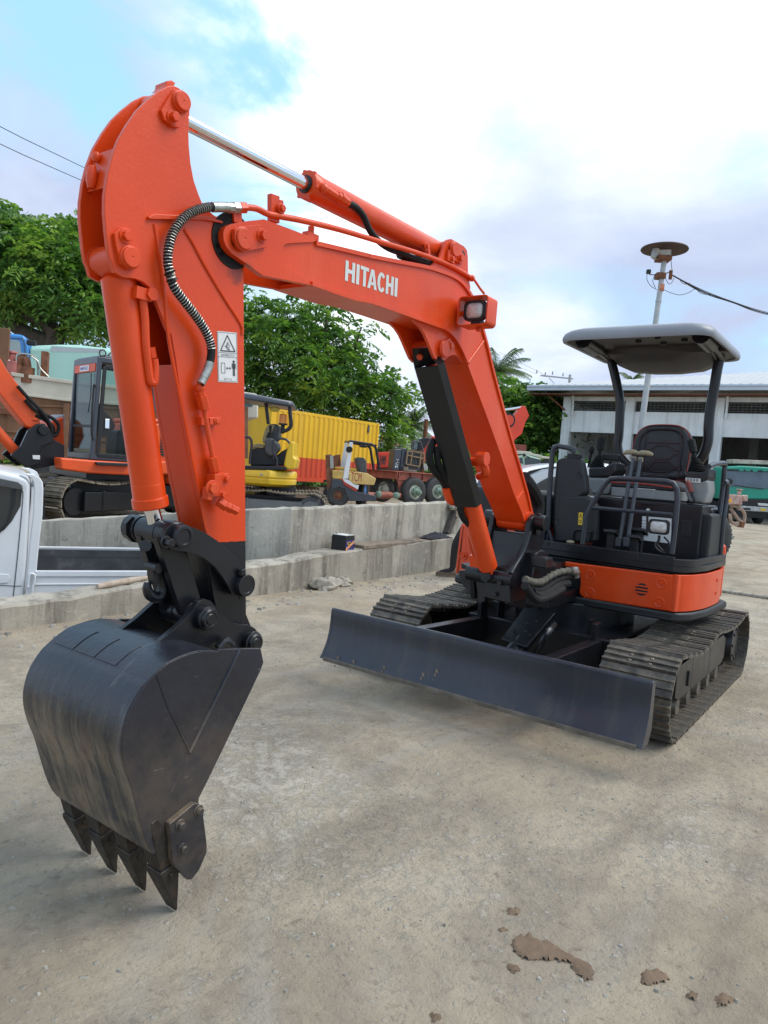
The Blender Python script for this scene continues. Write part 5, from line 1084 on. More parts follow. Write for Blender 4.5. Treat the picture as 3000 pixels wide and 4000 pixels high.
mb = MB(); mb.ring([[V(x, y, z0_), V(x, y, z1_), V(x-.02, y-.02, z1_), V(x-.02, y-.02, z0_)] for x, y in spl2] if False else [[V(p.x, p.y, z0_), V(p.x, p.y, z1_), V(p.x-.02, p.y-.02, z1_), V(p.x-.02, p.y-.02, z0_)] for p in spline([V(x, y, 0) for x, y in cp], 4)])
sc2 = obj('side_cover', mb, m_orange, ex, bevel=.008, ang=50)
mb = MB()
for z_ in (.70, .79): mb.lathe((-.30, .889, z_), EY, [(0, .032), (.004, .03), (.002, .02), (.002, .012)], 20); mb.hexb((-.30, .889, z_), EY, .012, .010)
obj('cover_bolt', mb, m_orange, sc2)
cwp = arc(-.05, 0, 1.06, 124, 236, 20)
mb = MB(); slab(mb, cwp + [(-.55, -.80), (-.55, .80)], .62, 1.02); obj('counterweight', mb, m_orange, ex, bevel=.03, seg=3)
# engine cover and seat base
mb = MB(); slab(mb, arc(-.05, 0, 1.03, 126, 234, 16) + [(-.40, -.80), (-.40, .80)], 1.02, 1.28); obj('engine_hood', mb, m_black, ex, bevel=.03, seg=3)
xp = -.16
pe = [onX(zI(*p), xp) for p in ((545, 562), (1240, 622), (1222, 935), (545, 860))]
mb = MB(); mb.b2((xp, pe[0].y, .90), (-.62, pe[1].y, (pe[0].z+pe[1].z)/2)); ztop = (pe[0].z+pe[1].z)/2
ped = obj('seat_base', mb, m_black, ex, bevel=.012)
mb = MB(); p = onX(zI(883, 608), xp+.004); mb.box(p, (.012, .10, .02)); obj('hatch_handle', mb, m_blackmatte, ped, bevel=.005); mb = MB(); p = onX(zI(1128, 770), xp+.003); mb.box(p, (.006, .07, .11)); obj('hatch_plate', mb, m_blackmatte, ped, bevel=.005)
mb = MB(); q = [onX(zI(*p), xp+.003) for p in ((845, 690), (1035, 706), (1030, 868), (838, 845))]; mb.prism(q, (.003, 0, 0)); p = onX(zI(882, 652), xp+.002); mb.cyl(p, p+V(.004, 0, 0), .013); obj('notice_plate', mb, m_sticker, ped)
mb = MB()
for k in range(6): 
    p = onX(zI(852+8*(k % 2), 720+20*k), xp+.0068); mb.box(p, (.0006, .04, .0022))
obj('notice_print', mb, m_ink, ped)
# black tank cover by the boom, yellow label
xt = .10
tk = [onX(zI(*p), xt) for p in ((283, 322), (330, 310), (400, 308), (450, 322), (475, 470), (480, 545), (440, 575), (437, 865), (258, 862), (262, 555))]
mb = MB(); mb.prism(tk, (-.10, 0, 0)); tank = obj('side_tank_cover', mb, m_blackmatte, ex, bevel=.03, seg=3)
mb = MB(); q = [onX(zI(*p), xt) for p in ((345, 315), (425, 318), (428, 285), (350, 282))]; mb.prism([p-V(.02, 0, 0) for p in q], (-.07, 0, 0)); obj('filler_cap', mb, m_blackmatte, tank, bevel=.008)
mb = MB(); lo = [onX(zI(*p), xt+.004) for p in ((300, 560), (480, 555), (548, 620), (545, 860), (440, 862), (262, 862))]; mb.prism(lo, (-.08, 0, 0)); lowc = obj('lower_panel', mb, m_blackmatte, tank, bevel=.02)
for q in ((437, 422), (293, 725)):
    p = onX(zI(*q), xt+.004); mb = MB(); mb.lathe(p, (1, 0, 0), [(0, .022), (.003, .02), (.001, .014), (.001, .008), (.006, .007)], 16); obj('panel_bolt', mb, m_blackmatte, tank)
q = [onX(zI(*p), xt+.0045) for p in ((428, 746), (455, 748), (460, 668), (433, 666))]; mb = MB(); mb.prism(q, (.001, 0, 0)); lab = obj('warning_label', mb, m_yellow, tank)
q2 = [onX(zI(*p), xt+.0045) for p in ((463, 748), (484, 750), (484, 672), (465, 670))]; mb.add([p+V(.0005, 0, 0) for p in q2], [(0, 1, 2, 3)])
def LQ(u, v): return q[0].lerp(q[1], u).lerp(q[3].lerp(q[2], u), v)+V(.0014, 0, 0)
mb = MB()
for a, b_ in (((.15, .58), (.85, .58)), ((.15, .58), (.5, .92)), ((.5, .92), (.85, .58)), ((.5, .66), (.5, .80)), ((.18, .18), (.5, .14)), ((.5, .14), (.82, .18)), ((.18, .18), (.18, .40)), ((.82, .18), (.82, .40)), ((.5, .14), (.5, .36)), ((.18, .40), (.5, .36)), ((.5, .36), (.82, .40))): mb.obox(LQ(*a), LQ(*b_), .003, .0003, (1, 0, 0))
obj('label_print', mb, m_ink, tank)
# left engine / right-hand body of the machine, mostly behind the boom
mb = MB(); rb_ = [onY(zG(*p), -.80) for p in ((192, 720), (215, 400), (240, 385), (430, 430), (430, 760))]
xr = onY(zG(210, 560), -.84).x
mb.prism([V(xr+.02, -.85, .62), V(xr-.02, -.86, 1.00), V(xr-.10, -.84, 1.02), V(-.55, -.84, 1.02), V(-.55, -.86, .62)], (0, .06, 0)); mb.prism([V(xr+.02, -.85, .62), V(xr+.02, -.40, .62), V(xr-.02, -.40, 1.0), V(xr-.02, -.85, 1.0)], (-.04, 0, 0))
rcov = obj('corner_cover', mb, m_orange, ex, bevel=.02, seg=3)
mb = MB(); p = onX(zG(262, 525), xr+.01); mb.lathe(p, (1, 0, 0), [(0, .034), (.004, .030), (.001, .022), (.001, .012)], 20); mb.hexb(p, (1, 0, 0), .013, .012); obj('cover_bolt', mb, m_orange, rcov)
mb = MB(); slab(mb, [(xr-.05, -.82), (xr-.05, -.40), (-.5, -.40), (-.5, -.82)], 1.0, 1.30); obj('fuel_tank', mb, m_blackmatte, ex, bevel=.04, seg=3)

# ---- canopy
ZR = 2.40
rim = [onZ(zH(*p), ZR) for p in ((372, 700), (1300, 655), (1455, 840), (570, 865))]
x1_, x0_ = (rim[0].x+rim[1].x)/2, (rim[2].x+rim[3].x)/2; y0c, y1c = (rim[0].y+rim[3].y)/2-.01, (rim[1].y+rim[2].y)/2+.02
cxr, cyr, hx, hy = (x0_+x1_)/2, (y0c+y1c)/2, (x1_-x0_)/2, (y1c-y0c)/2
def rr(sx, sy, z, r=.12, n=8, bow=0.):
    out = []
    ax_, ay_ = hx*sx, hy*sy; r = min(r, ax_*.8, ay_*.8)
    for qx, qy, a0 in ((1, 1, 0), (-1, 1, 90), (-1, -1, 180), (1, -1, 270)):
        for k in range(n+1):
            a = math.radians(a0+90*k/n); x, y = qx*(ax_-r)+r*math.cos(a), qy*(ay_-r)+r*math.sin(a)
            out.append(V(cxr+x, cyr+y, z-bow*(abs(x)/hx)**2*.5))
    return out
mb = MB(); mb.ring([rr(.955, .95, ZR-.008), rr(.99, .99, ZR-.014), rr(1.0, 1.0, ZR), rr(.998, .998, ZR+.02), rr(.985, .98, ZR+.042), rr(.95, .94, ZR+.064, .13), rr(.87, .86, ZR+.082, .13), rr(.70, .68, ZR+.094, .13), rr(.3, .3, ZR+.102, .1), rr(.05, .05, ZR+.104, .03)], caps=True)
del mb.f[-2]                                            # open below: the liner closes it
can = obj('canopy', mb, m_canopy, ex, ang=60)
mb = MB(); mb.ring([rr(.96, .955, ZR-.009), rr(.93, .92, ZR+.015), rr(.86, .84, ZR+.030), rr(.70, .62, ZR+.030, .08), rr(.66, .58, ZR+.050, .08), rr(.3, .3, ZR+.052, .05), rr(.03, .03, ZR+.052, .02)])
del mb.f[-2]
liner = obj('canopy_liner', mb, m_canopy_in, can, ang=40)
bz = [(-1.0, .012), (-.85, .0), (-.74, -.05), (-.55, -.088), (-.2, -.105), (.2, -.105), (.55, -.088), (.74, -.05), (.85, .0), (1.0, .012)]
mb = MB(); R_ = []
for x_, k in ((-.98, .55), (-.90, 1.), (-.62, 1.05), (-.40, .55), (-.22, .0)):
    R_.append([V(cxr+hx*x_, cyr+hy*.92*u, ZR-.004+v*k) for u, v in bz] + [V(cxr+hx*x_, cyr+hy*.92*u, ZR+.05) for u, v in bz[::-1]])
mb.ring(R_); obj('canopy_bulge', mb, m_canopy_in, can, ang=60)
mb = MB()
for q in ((820, 718), (945, 692), (982, 730), (1118, 708)): p = onZ(zH(*q), ZR+.045); mb.lathe(p, (0, 0, -1), [(-.02, .022), (.012, .022), (.018, .01)], 14)
obj('liner_bolt', mb, m_blackmatte, can)
XPo = -.72
def px_(z, *P): return [onX(z(*p), XPo) for p in P]
mb = MB()
rt = px_(zH, (1345, 830), (1330, 900), (1310, 1020), (1285, 1160), (1275, 1260)) + px_(zI, (1270, 200), (1245, 285), (1215, 330), (1180, 380))
lt = px_(zH, (640, 835), (660, 910), (685, 1020), (700, 1110), (700, 1180), (693, 1320)) + px_(zI, (684, 230), (700, 290), (735, 335), (775, 370))
for P in (rt, lt):
    e = [V(P[0].x+.35, P[0].y, ZR+.02), V(P[0].x+.12, P[0].y, ZR+.005), V(P[0].x+.03, P[0].y, P[0].z+.01)]
    mb = MB(); S_ = spline(e+P, 5); mb.tube(S_, .036, 14); mb.cyl(V(P[0].x+.33, P[0].y, ZR+.02), V(P[0].x+.62, P[0].y, ZR+.03), .06, n=16); mb.cyl(P[-1]+V(0, 0, .01), V(P[-1].x, P[-1].y, 1.25), .045)
    obj('canopy_post', mb, m_black, ex)

# ---- seat, consoles, levers, rails
XS = -.56
seat_q = [onX(zI(*p), XS) for p in ((765, 430), (775, 330), (785, 230), (810, 160), (855, 115), (920, 98), (1040, 98), (1100, 110), (1140, 140), (1160, 190), (1155, 290), (1135, 400), (1115, 460), (770, 455))]
ymid = (seat_q[0].y+seat_q[11].y)/2
seat = None
m_seat = mat('seat_leather', (.020, .020, .023), .45, var=.2, vscale=12., bump=.2, bscale=180.)
bk = [V(p.x, p.y, p.z) for p in spline(seat_q, 3, True)]
cS = sum(bk, V())/len(bk)
def sc(P, k, dx_): return [V(p.x+dx_, cS.y+(p.y-cS.y)*k, cS.z+(p.z-cS.z)*k) for p in P]
mb = MB(); mb.ring([sc(bk, .9, -.10), sc(bk, .98, -.08), sc(bk, 1., -.03), sc(bk, .985, .0), sc(bk, .93, .02), sc(bk, .80, .022), sc(bk, .74, .010), sc(bk, .70, .014), sc(bk, .3, .016)])
seat = obj('seat', mb, m_seat, ex, ang=60)
mb = MB(); mb.tube(sc(bk, .988, .004), .0036, 6, closed=True); obj('piping', mb, m_red, seat)
cq = [onX(zI(*p), -.22) for p in ((648, 470), (1050, 508), (1110, 470), (1112, 540), (1050, 575), (648, 540))]
zc0, zc1 = cq[5].z, cq[0].z; ycl, ycr = cq[0].y, cq[1].y+.02
mb = MB(); R_ = []
for x_, a in ((-.20, .0), (-.21, .03), (-.30, .045), (-.5, .04), (-.58, .02)):
    R_.append([V(x_, ycl+.01, zc1-.03), V(x_, ycr-.01, zc1-.03), V(x_, ycr+.005, zc1-.005), V(x_, ycr-.03, zc1+a), V(x_, (ycl+ycr)/2, zc1+a+.006), V(x_, ycl+.03, zc1+a), V(x_, ycl-.005, zc1-.005)])
mb.ring(R_); obj('seat_cushion', mb, m_seat, seat, bevel=.01, ang=60)
mb = MB(); mb.tube([V(-.198, ycl, zc1-.002), V(-.195, (ycl+ycr)/2, zc1+.004), V(-.198, ycr, zc1-.008), V(-.3, ycr+.006, zc1)], .005, 6, 5); obj('piping', mb, m_red, seat)
mb = MB(); mb.b2((-.58, ycl+.005, zc1-.10), (-.205, ycr-.005, zc1-.033)); mb.b2((-.52, ycl+.06, ztop), (-.30, ycr-.06, zc1-.10)); pan = obj('seat_pan', mb, m_grey, seat, bevel=.015)
mb = MB()
def stl(P): 
    return [onX(zI(*p), XS+.024) for p in P]
for P in ([(862, 212), (1085, 218)], [(862, 260), (900, 258), (940, 232), (1010, 235), (1045, 262), (1085, 268)], [(855, 300), (895, 290), (925, 318), (1015, 322), (1050, 292), (1085, 290)], [(850, 362), (890, 370), (925, 335), (1015, 340), (1050, 372), (1080, 368)], [(860, 385), (890, 378), (920, 400), (1010, 405), (1045, 380), (1080, 382)], [(865, 430), (930, 415), (1000, 418), (1070, 440)], [(870, 112), (855, 250), (840, 440)], [(1095, 115), (1090, 250), (1075, 450)]):
    mb.tube(stl(P), .0032, 5)
obj('seat_stitching', mb, mat('red_thread', (.055, .020, .020), .6), seat)
def console(name, q4, xf, topq, label=None):
    q = [onX(zI(*p), xf) for p in q4]; mb = MB()
    c_ = sum(q, V())/len(q)
    mb.ring([[V(xf-.26, c_.y+(p.y-c_.y)*.9, p.z) for p in q], [V(xf-.03, p.y, p.z) for p in q], [V(xf, c_.y+(p.y-c_.y)*.92, c_.z+(p.z-c_.z)*.95) for p in q]])
    o = obj(name, mb, m_grey, ex, bevel=.02, seg=3)
    t = [onX(zI(*p), xf+.002) for p in topq]; c_ = sum(t, V())/len(t)
    mb = MB(); mb.ring([[V(xf-.27, c_.y+(p.y-c_.y)*.93, p.z) for p in t], [V(xf+.003, p.y, p.z) for p in t]]); obj('console_top', mb, m_blackmatte, o, bevel=.018, seg=3)
    return o
cl = console('left_console' if False else 'control_console', ((495, 435), (645, 440), (650, 500), (625, 555), (515, 550), (490, 500)), -.24, ((492, 375), (600, 370), (665, 335), (675, 400), (640, 440), (495, 442)))
cr_ = console('control_console', ((1120, 450), (1270, 455), (1275, 530), (1245, 612), (1140, 600), (1112, 520)), -.20, ((1128, 400), (1235, 405), (1275, 375), (1275, 445), (1230, 478), (1122, 470)))
def joystick(par, P, xj, kind=0):
    pts = [onX(zI(*p), xj) for p in P]; b0_, b1_, b2_, tp_ = pts      # boot base, boot top, stick mid, grip top
    mb = MB(); ax = (b1_-b0_); n_ = 9; prof = []
    for k in range(n_):
        t = k/(n_-1); r_ = .072*(1-t)+.028*t; prof += [(t*ax.length, r_*.86), ((t+.05)*ax.length, r_)]
    mb.lathe(b0_, ax, prof, 20); bt_ = obj('lever_boot', mb, m_rubber, par, ang=60)
    mb = MB(); d = (tp_-b1_).normalized(); mb.lathe(b1_, d, [(-.02, .012), ((b2_-b1_).length, .013), ((b2_-b1_).length+.005, .024), ((tp_-b1_).length*.75, .027), ((tp_-b1_).length-.01, .026), ((tp_-b1_).length, .012)], 16); obj('lever_grip', mb, m_rubber, par)
joystick(cl, ((548, 385), (565, 305), (570, 265), (580, 172)), -.33)
joystick(cr_, ((1200, 405), (1190, 325), (1182, 280), (1158, 190)), -.30)
mb = MB(); b_ = onX(zI(495, 375), -.34); t_ = onX(zI(515, 262), -.34); mb.cyl(b_, t_, .010); mb.sphere(t_, .022, 12, (1, 1, 1.4)); obj('throttle_lever', mb, m_rubber, cl)
mb = MB(); mb.tube([onX(zI(*p), -.17) for p in ((1190, 600), (1170, 560), (1158, 525))], .009, 8); lv = obj('lock_lever', mb, m_blackmatte, cr_)
mb = MB(); mb.tube([onX(zI(*p), -.17) for p in ((1165, 535), (1145, 480), (1132, 465))], .018, 10); obj('lever_sleeve', mb, mat('red_sleeve', (.22, .05, .04), .5), cr_)
q = [onX(zI(*p), -.195) for p in ((1125, 440), (1222, 448), (1222, 475), (1127, 468))]; mb = MB(); mb.prism(q, (.004, 0, 0)); ind = obj('indicator_panel', mb, m_sticker, cr_)
mb = MB()
for k in range(4): p = onX(zI(1140+20*k, 452+2*k), -.189); mb.box(p, (.001, .014, .018))
obj('indicator_lamp', mb, m_grey, cr_)
mb = MB(); p = onX(zI(640, 310), -.42); mb.box(p, (.06, .13, .05)); mb.cyl(p-V(0, 0, .03), p-V(0, 0, .14), .012); obj('monitor', mb, m_blackmatte, ex, bevel=.01)
# travel levers and pedals
for k, P in enumerate((((695, 875), (760, 455), (790, 305)), ((745, 875), (805, 480), (835, 310)))):
    pb0, pb1, pb2_ = onX(zI(*P[0]), .16), onX(zI(*P[1]), .06), onX(zI(*P[2]), -.02)
    mb = MB(); mb.tube([pb0, pb1, pb2_], .013, 10); mb.box(pb0+V(0, 0, .02), (.06, .035, .06)); tl = obj('travel_lever', mb, mat('lever_grey', (.05, .055, .065), .4), ex, bevel=.002)
    e0, e1 = [onX(zI(*p), -.02) for p in (((720, 285), (815, 280)) if k == 0 else ((812, 285), (912, 293)))]
    mb = MB(); mb.tube([e0, e0.lerp(e1, .3)+V(0, 0, .008), e0.lerp(e1, .7)+V(0, 0, .008), e1], [.010, .017, .017, .010], 10, 4); mb.cyl(pb2_, pb2_-V(0, 0, .03), .018); obj('lever_grip', mb, m_tan, tl)
for q in ((645, 800), (795, 835), (825, 790)):
    p = onX(zI(*q), .12 if q[0] != 825 else .04); mb = MB(); mb.box(p, (.10, .085 if q[0] != 825 else .10, .02), ry=-.35)
    for k in range(4): mb.box(p+V(.0-.03+.02*k, 0, .012-.007*k+.008), (.006, .07, .006))
    mb.box((p.x-.01, p.y, (p.z+.9)/2), (.05, .05, p.z-.9)); obj('foot_pedal', mb, m_blackmatte, ex, bevel=.004)
mb = MB(); mb.tube([onX(zI(*p), .12) for p in ((395, 860), (390, 835), (410, 780), (500, 790), (505, 805), (488, 865))], .008, 8, 3); obj('step_loop', mb, m_blackmatte, ex)
mb = MB(); mb.sphere(onX(zI(378, 858), .22), .025, 10, (1, 1.2, .5)); obj('rag', mb, m_tan, ex)
XG = .255
m_rail = mat('rail_paint', (.030, .034, .045), .33, var=.2, vscale=20., bump=.08, bscale=90.)
mb = MB(); S_ = [onX(zI(*p), XG) for p in ((458, 872), (468, 800), (477, 700), (510, 630), (560, 550), (610, 475), (640, 450), (700, 446), (850, 455), (1000, 465), (1045, 478), (1070, 520), (1072, 600), (1058, 750), (1035, 935))]
mb.tube(S_, .0175, 12); mb.tube([onX(zI(*p), XG) for p in ((515, 635), (700, 652), (1038, 680))], .0135, 10)
gr = obj('guard_rail', mb, m_rail, ex)
lq = [onX(zI(*p), XG+.03) for p in ((888, 708), (1022, 716), (1018, 812), (884, 805))]
la = lampbody(gr, XG+.035, lq[0].y, lq[1].y, (lq[2].z+lq[3].z)/2, (lq[0].z+lq[1].z)/2, .06, 'head_lamp')
mb = MB(); p0_ = onX(zI(955, 815), XG); mb.tube([p0_, p0_-V(0, 0, .03), onX(zI(935, 880), XG)], .009, 8); mb.tube([onX(zI(*p), XG-.02) for p in ((985, 825), (1015, 860), (1010, 905), (980, 915), (945, 880), (925, 865))], .006, 6, 4); mb.tube([onX(zI(*p), XG-.03) for p in ((920, 870), (940, 905), (990, 930), (1030, 910), (1020, 880))], .006, 6, 4); mb.obox(onX(zI(878, 672), XG-.005), onX(zI(875, 800), XG-.005), .012, .012, EY); obj('lamp_bracket', mb, m_blackmatte, gr)
mb = MB(); mb.tube([onX(zI(*p), .12) for p in ((228, 860), (235, 700), (245, 480), (262, 280), (275, 245), (300, 236), (370, 248), (400, 262), (405, 282))], .0185, 12); obj('hand_rail', mb, m_rail, ex)
mb = MB(); mb.tube([onX(zI(*p), .15) for p in ((200, 850), (205, 800), (228, 768), (240, 790), (262, 862))], .014, 8); obj('hose_guide', mb, m_rail, ex)
hr = [V(p.x, .84, p.z) for p in [onY(zS(*p), .84) for p in ((160, 1400), (165, 1250), (178, 1050), (196, 900), (215, 855))]]
mb = MB(); mb.tube([onY(zI(*p), .83) for p in ((1275, 370), (1310, 355), (1355, 348), (1378, 352), (1375, 400), (1365, 520), (1350, 640), (1343, 690))], .017, 12, 3); obj('hand_rail', mb, m_rail, ex)
mb = MB(); mb.tube([onY(zI(*p), .845) for p in ((1375, 475), (1390, 470), (1393, 500), (1385, 600), (1370, 700), (1355, 860), (1345, 970))], .019, 12, 3); obj('hand_rail', mb, m_rail, ex)
mb = MB(); mb.b2((-.60, .70, .905), (-.20, .84, 1.24)); obj('side_box', mb, m_blackmatte, ex, bevel=.02)
# ------------------------------------------------------------------ trees
zU=Zm(1880,1680,360/1659); zV=Zm(1500,1600,300/1659); zW=Zm(1880,1250,370/1488); zX=Zm(0,1250,480/1659); zY=Zm(940,1100,700/1659); zAA=Zm(0,750,500/1659); zAB=Zm(1700,1800,300/1327)
def leaf_mat(name, dark, light, tip):
    m = bpy.data.materials.new(name); m.use_nodes = True; nt = m.node_tree; nt.nodes.clear()
    g = N(nt, 'ShaderNodeNewGeometry'); tc = N(nt, 'ShaderNodeTexCoord')
    nz = noise(nt, tc.outputs['Object'], .9, 4, .6); f = mth(nt, 'ADD', mth(nt, 'MULTIPLY', g.outputs['Random Per Island'], .40), mth(nt, 'SUBTRACT', mth(nt, 'MULTIPLY', nz, 1.5), .42))
    c = ramp(nt, f, [(.30, dark), (.58, light), (.82, tip)])
    d = N(nt, 'ShaderNodeBsdfPrincipled', inp={'Roughness': .45}); L(nt, c, d.inputs['Base Color']); d.inputs['Specular IOR Level'].default_value = .35
    t = N(nt, 'ShaderNodeBsdfTranslucent'); L(nt, mix(nt, 1., c, (1.3, 1.5, .6), 'MULTIPLY'), t.inputs[0])
    mx = N(nt, 'ShaderNodeMixShader', inp={0: .32}); L(nt, d.outputs[0], mx.inputs[1]); L(nt, t.outputs[0], mx.inputs[2])
    o = N(nt, 'ShaderNodeOutputMaterial'); L(nt, mx.outputs[0], o.inputs[0]); return m
m_leaf = leaf_mat('tree_leaves', (.052, .125, .030), (.135, .26, .058), (.34, .45, .10))
m_leaf2 = leaf_mat('broad_leaves', (.046, .11, .028), (.115, .22, .052), (.29, .40, .085))
m_bark = mat('tree_bark', (.085, .065, .050), .9, var=.4, vscale=6., bump=.6, bscale=20.)
def foliage(blobs, per, ln_=.45, pairs=6, lw=.055, droop=.5, seed=1, shell=.55):
    """blobs: (centre, radius, squash). one mesh array of drooping compound leaves"""
    r_ = np.random.default_rng(seed); V_ = []
    for c, R, sq in blobs:
        n = max(6, int(per*R*R)); u = r_.normal(size=(n, 3)); u /= np.linalg.norm(u, axis=1)[:, None]
        rad = R*(shell+(1-shell)*r_.random(n)**.6)*(1+.22*r_.normal(size=n)*.5)
        p = np.array(c)[None] + u*rad[:, None]*np.array([1, 1, sq])
        d = u*np.array([1, 1, .35]) + r_.normal(size=(n, 3))*.55; d /= np.linalg.norm(d, axis=1)[:, None]
        s = np.cross(d, np.array([0, 0, 1.])[None] + r_.normal(size=(n, 3))*.35); s /= np.linalg.norm(s, axis=1)[:, None]
        L_ = ln_*(.6+.8*r_.random(n)); 
        for k in range(pairs):
            t = (k+.8)/pairs; b = p + d*(L_*t)[:, None] + np.array([0, 0, -1.])*(droop*L_*t*t)[:, None]
            for sg in (1, -1):
                e = (s*sg*.85 + d*.45 + np.array([0, 0, -.45])[None] + r_.normal(size=(n, 3))*.22); e /= np.linalg.norm(e, axis=1)[:, None]
                ll = L_*.42*(1-.45*abs(t-.5)); ww = d*(lw*(.7+.6*r_.random(n)))[:, None]
                V_.append(np.stack([b, b+e*(ll*.5)[:, None]+ww, b+e*ll[:, None], b+e*(ll*.5)[:, None]-ww], 1).reshape(-1, 3))
    return np.concatenate(V_)
def quads_obj(name, co, m_, parent, org):
    n = len(co)//4; me = bpy.data.meshes.new(name); co = co - np.array(org)[None]
    me.vertices.add(len(co)); me.vertices.foreach_set('co', co.astype(np.float32).ravel()); me.loops.add(n*4); me.loops.foreach_set('vertex_index', np.arange(n*4, dtype=np.int32))
    me.polygons.add(n); me.polygons.foreach_set('loop_start', np.arange(0, n*4, 4, dtype=np.int32)); me.polygons.foreach_set('loop_total', np.full(n, 4, dtype=np.int32))
    me.materials.append(m_); me.update(calc_edges=True); o = bpy.data.objects.new(name, me); COL.objects.link(o)
    if parent is not None: o.parent = parent
    return o
def tree(name, label, cat, base, limbs, blobs, per, m_, group=None, **k):
    t = thing(name, label, cat, base, group=group); inv = Matrix.Translation(-Vector(base))
    quads_obj('crown', foliage(blobs, per, **k), m_, t, base)
    mb = MB()
    for P, r0, r1 in limbs: mb.tube(P, [r0, r1], 9, 5)
    mb.xf(inv); obj('trunk', mb, m_bark, t, ang=60); return t
def B_(z, D_, lst): return [(tuple(at(z(x, y), D_+dd)), r, sq) for x, y, dd, r, sq in lst]
TD = 27.
bl = B_(zAA, TD, [(-150, 430, 0, 1.5, .8), (30, 430, 0, 1.0, .9), (260, 620, -.5, 1.15, .8), (60, 620, -1, 1.3, .8), (-200, 800, 0, 1.6, .8), (480, 640, 0, 1.1, .7), (700, 560, 0.5, 1.15, .7), (900, 620, 0, 1.1, .8), (1040, 560, 1, 1.0, .8), (640, 800, -1, 1.3, .7), (330, 860, -1.2, 1.25, .7), (880, 900, -1, 1.2, .7), (1150, 820, 0, 1.2, .8),
    (180, 1050, -.6, 1.1, .6), (480, 1050, -1.5, 1.1, .6), (760, 1120, -1, 1.2, .6), (1050, 1120, 0, 1.1, .8), (900, 1330, -1.2, 1.0, .6), (1150, 1330, 0, 1.0, .7), (60, 1330, -1, 1.0, .6), (500, 1300, 0, 1.0, .6), (1250, 1560, -1, .9, .9), (1340, 1750, -.5, .8, .9), (1120, 1750, 0, .75, .6), (250, 1230, 1, 1.2, .6), (-150, 1300, 0, 1.4, .7), (700, 1430, 1, 1.1, .6),
    (1350, 1000, .5, 1.3, .8), (1600, 1200, .5, 1.4, .8), (1550, 1550, .5, 1.2, .8), (-450, 600, 0, 2., .9), (-450, 1200, 0, 2., .9), (100, 1620, 2.5, 1.3, .6), (500, 1700, 2.5, 1.2, .6), (850, 1650, 2.5, 1.2, .6)])
g0 = at(zAA(620, 2100), TD); g0.z = LOT; def_b = g0
fork = at(zAA(760, 1830), TD); f2 = at(zAA(480, 1660), TD); f3 = at(zAA(250, 1500), TD)
tree('large_tree', 'large spreading tree with feathery drooping leaves above the mint green tank', 'tree', g0,
     [([g0, at(zAA(700, 1980), TD), fork], .42, .30), ([fork, f2, f3, at(zAA(120, 1150), TD)], .30, .10), ([fork, at(zAA(870, 1650), TD), at(zAA(1000, 1450), TD), at(zAA(1000, 1100), TD)], .18, .06),
      ([at(zAA(480, 1900), TD), at(zAA(250, 1780), TD), at(zAA(20, 1620), TD), at(zAA(-250, 1400), TD)], .32, .14), ([f2, at(zAA(560, 1300), TD), at(zAA(640, 950), TD)], .14, .05), ([at(zAA(700, 1980), TD), at(zAA(480, 1900), TD)], .3, .3), ([fork, at(zAA(950, 1830), TD), at(zAA(1150, 1900), TD)], .14, .06)], [(c, r*.88, sq) for c, r, sq in bl], 92, m_leaf, seed=3, ln_=.62, lw=.060)
TD = 31.
bl = B_(zY, TD, [(60, 230, 0, 1.1, 1.), (-150, 350, 0, 1.5, 1.), (200, 350, -.5, 1.2, .8), (400, 320, 0, 1.05, .8), (560, 330, .6, 1.1, .8), (100, 560, -1, 1.3, .8), (350, 520, -1, 1.3, .7), (600, 500, -.4, 1.2, .7), (530, 700, -1.3, 1.2, .6), (260, 760, -1, 1.2, .6), (720, 420, 0, .75, 1.2), (790, 300, 0, .55, 1.1), (700, 230, .3, .5, .9), (840, 250, .2, .35, .8),
    (760, 640, 0, 1.2, .7), (900, 560, .3, 1.05, .7), (1000, 620, .5, .7, .8), (680, 880, -1.4, 1.2, .6), (900, 800, 0, 1.2, .7), (1050, 750, .4, .8, .7), (1110, 520, .5, .45, 1.2), (1140, 400, .5, .40, 1.1), (1170, 690, .5, .40, .6), (1000, 950, -.6, 1.3, .6), (780, 1060, -1, 1.2, .6), (450, 980, -1, 1.3, .6), (1180, 930, .2, 1.1, .6), (1320, 960, .5, 1.0, .6), (1430, 1000, .6, .8, .5), (1530, 1080, .8, .75, .45), (1280, 1080, 0, 1., .6), (1150, 1180, 0, 1.1, .6), (1380, 1210, .8, .75, .6),
    (950, 1180, 0, 1.2, .6), (600, 1150, 0, 1.3, .6), (250, 1050, .5, 1.3, .7), (50, 900, .5, 1.3, .7), (1300, 1330, 0, .9, .7), (1420, 1420, 0, .7, .7), (1480, 1340, 1.2, .5, .6), (-200, 800, 0, 1.6, .9), (-100, 1150, .5, 1.5, .8), (1280, 1480, .6, .8, .6)])
g1 = at(zY(420, 1500), TD); g1.z = LOT; fk = at(zY(340, 960), TD)
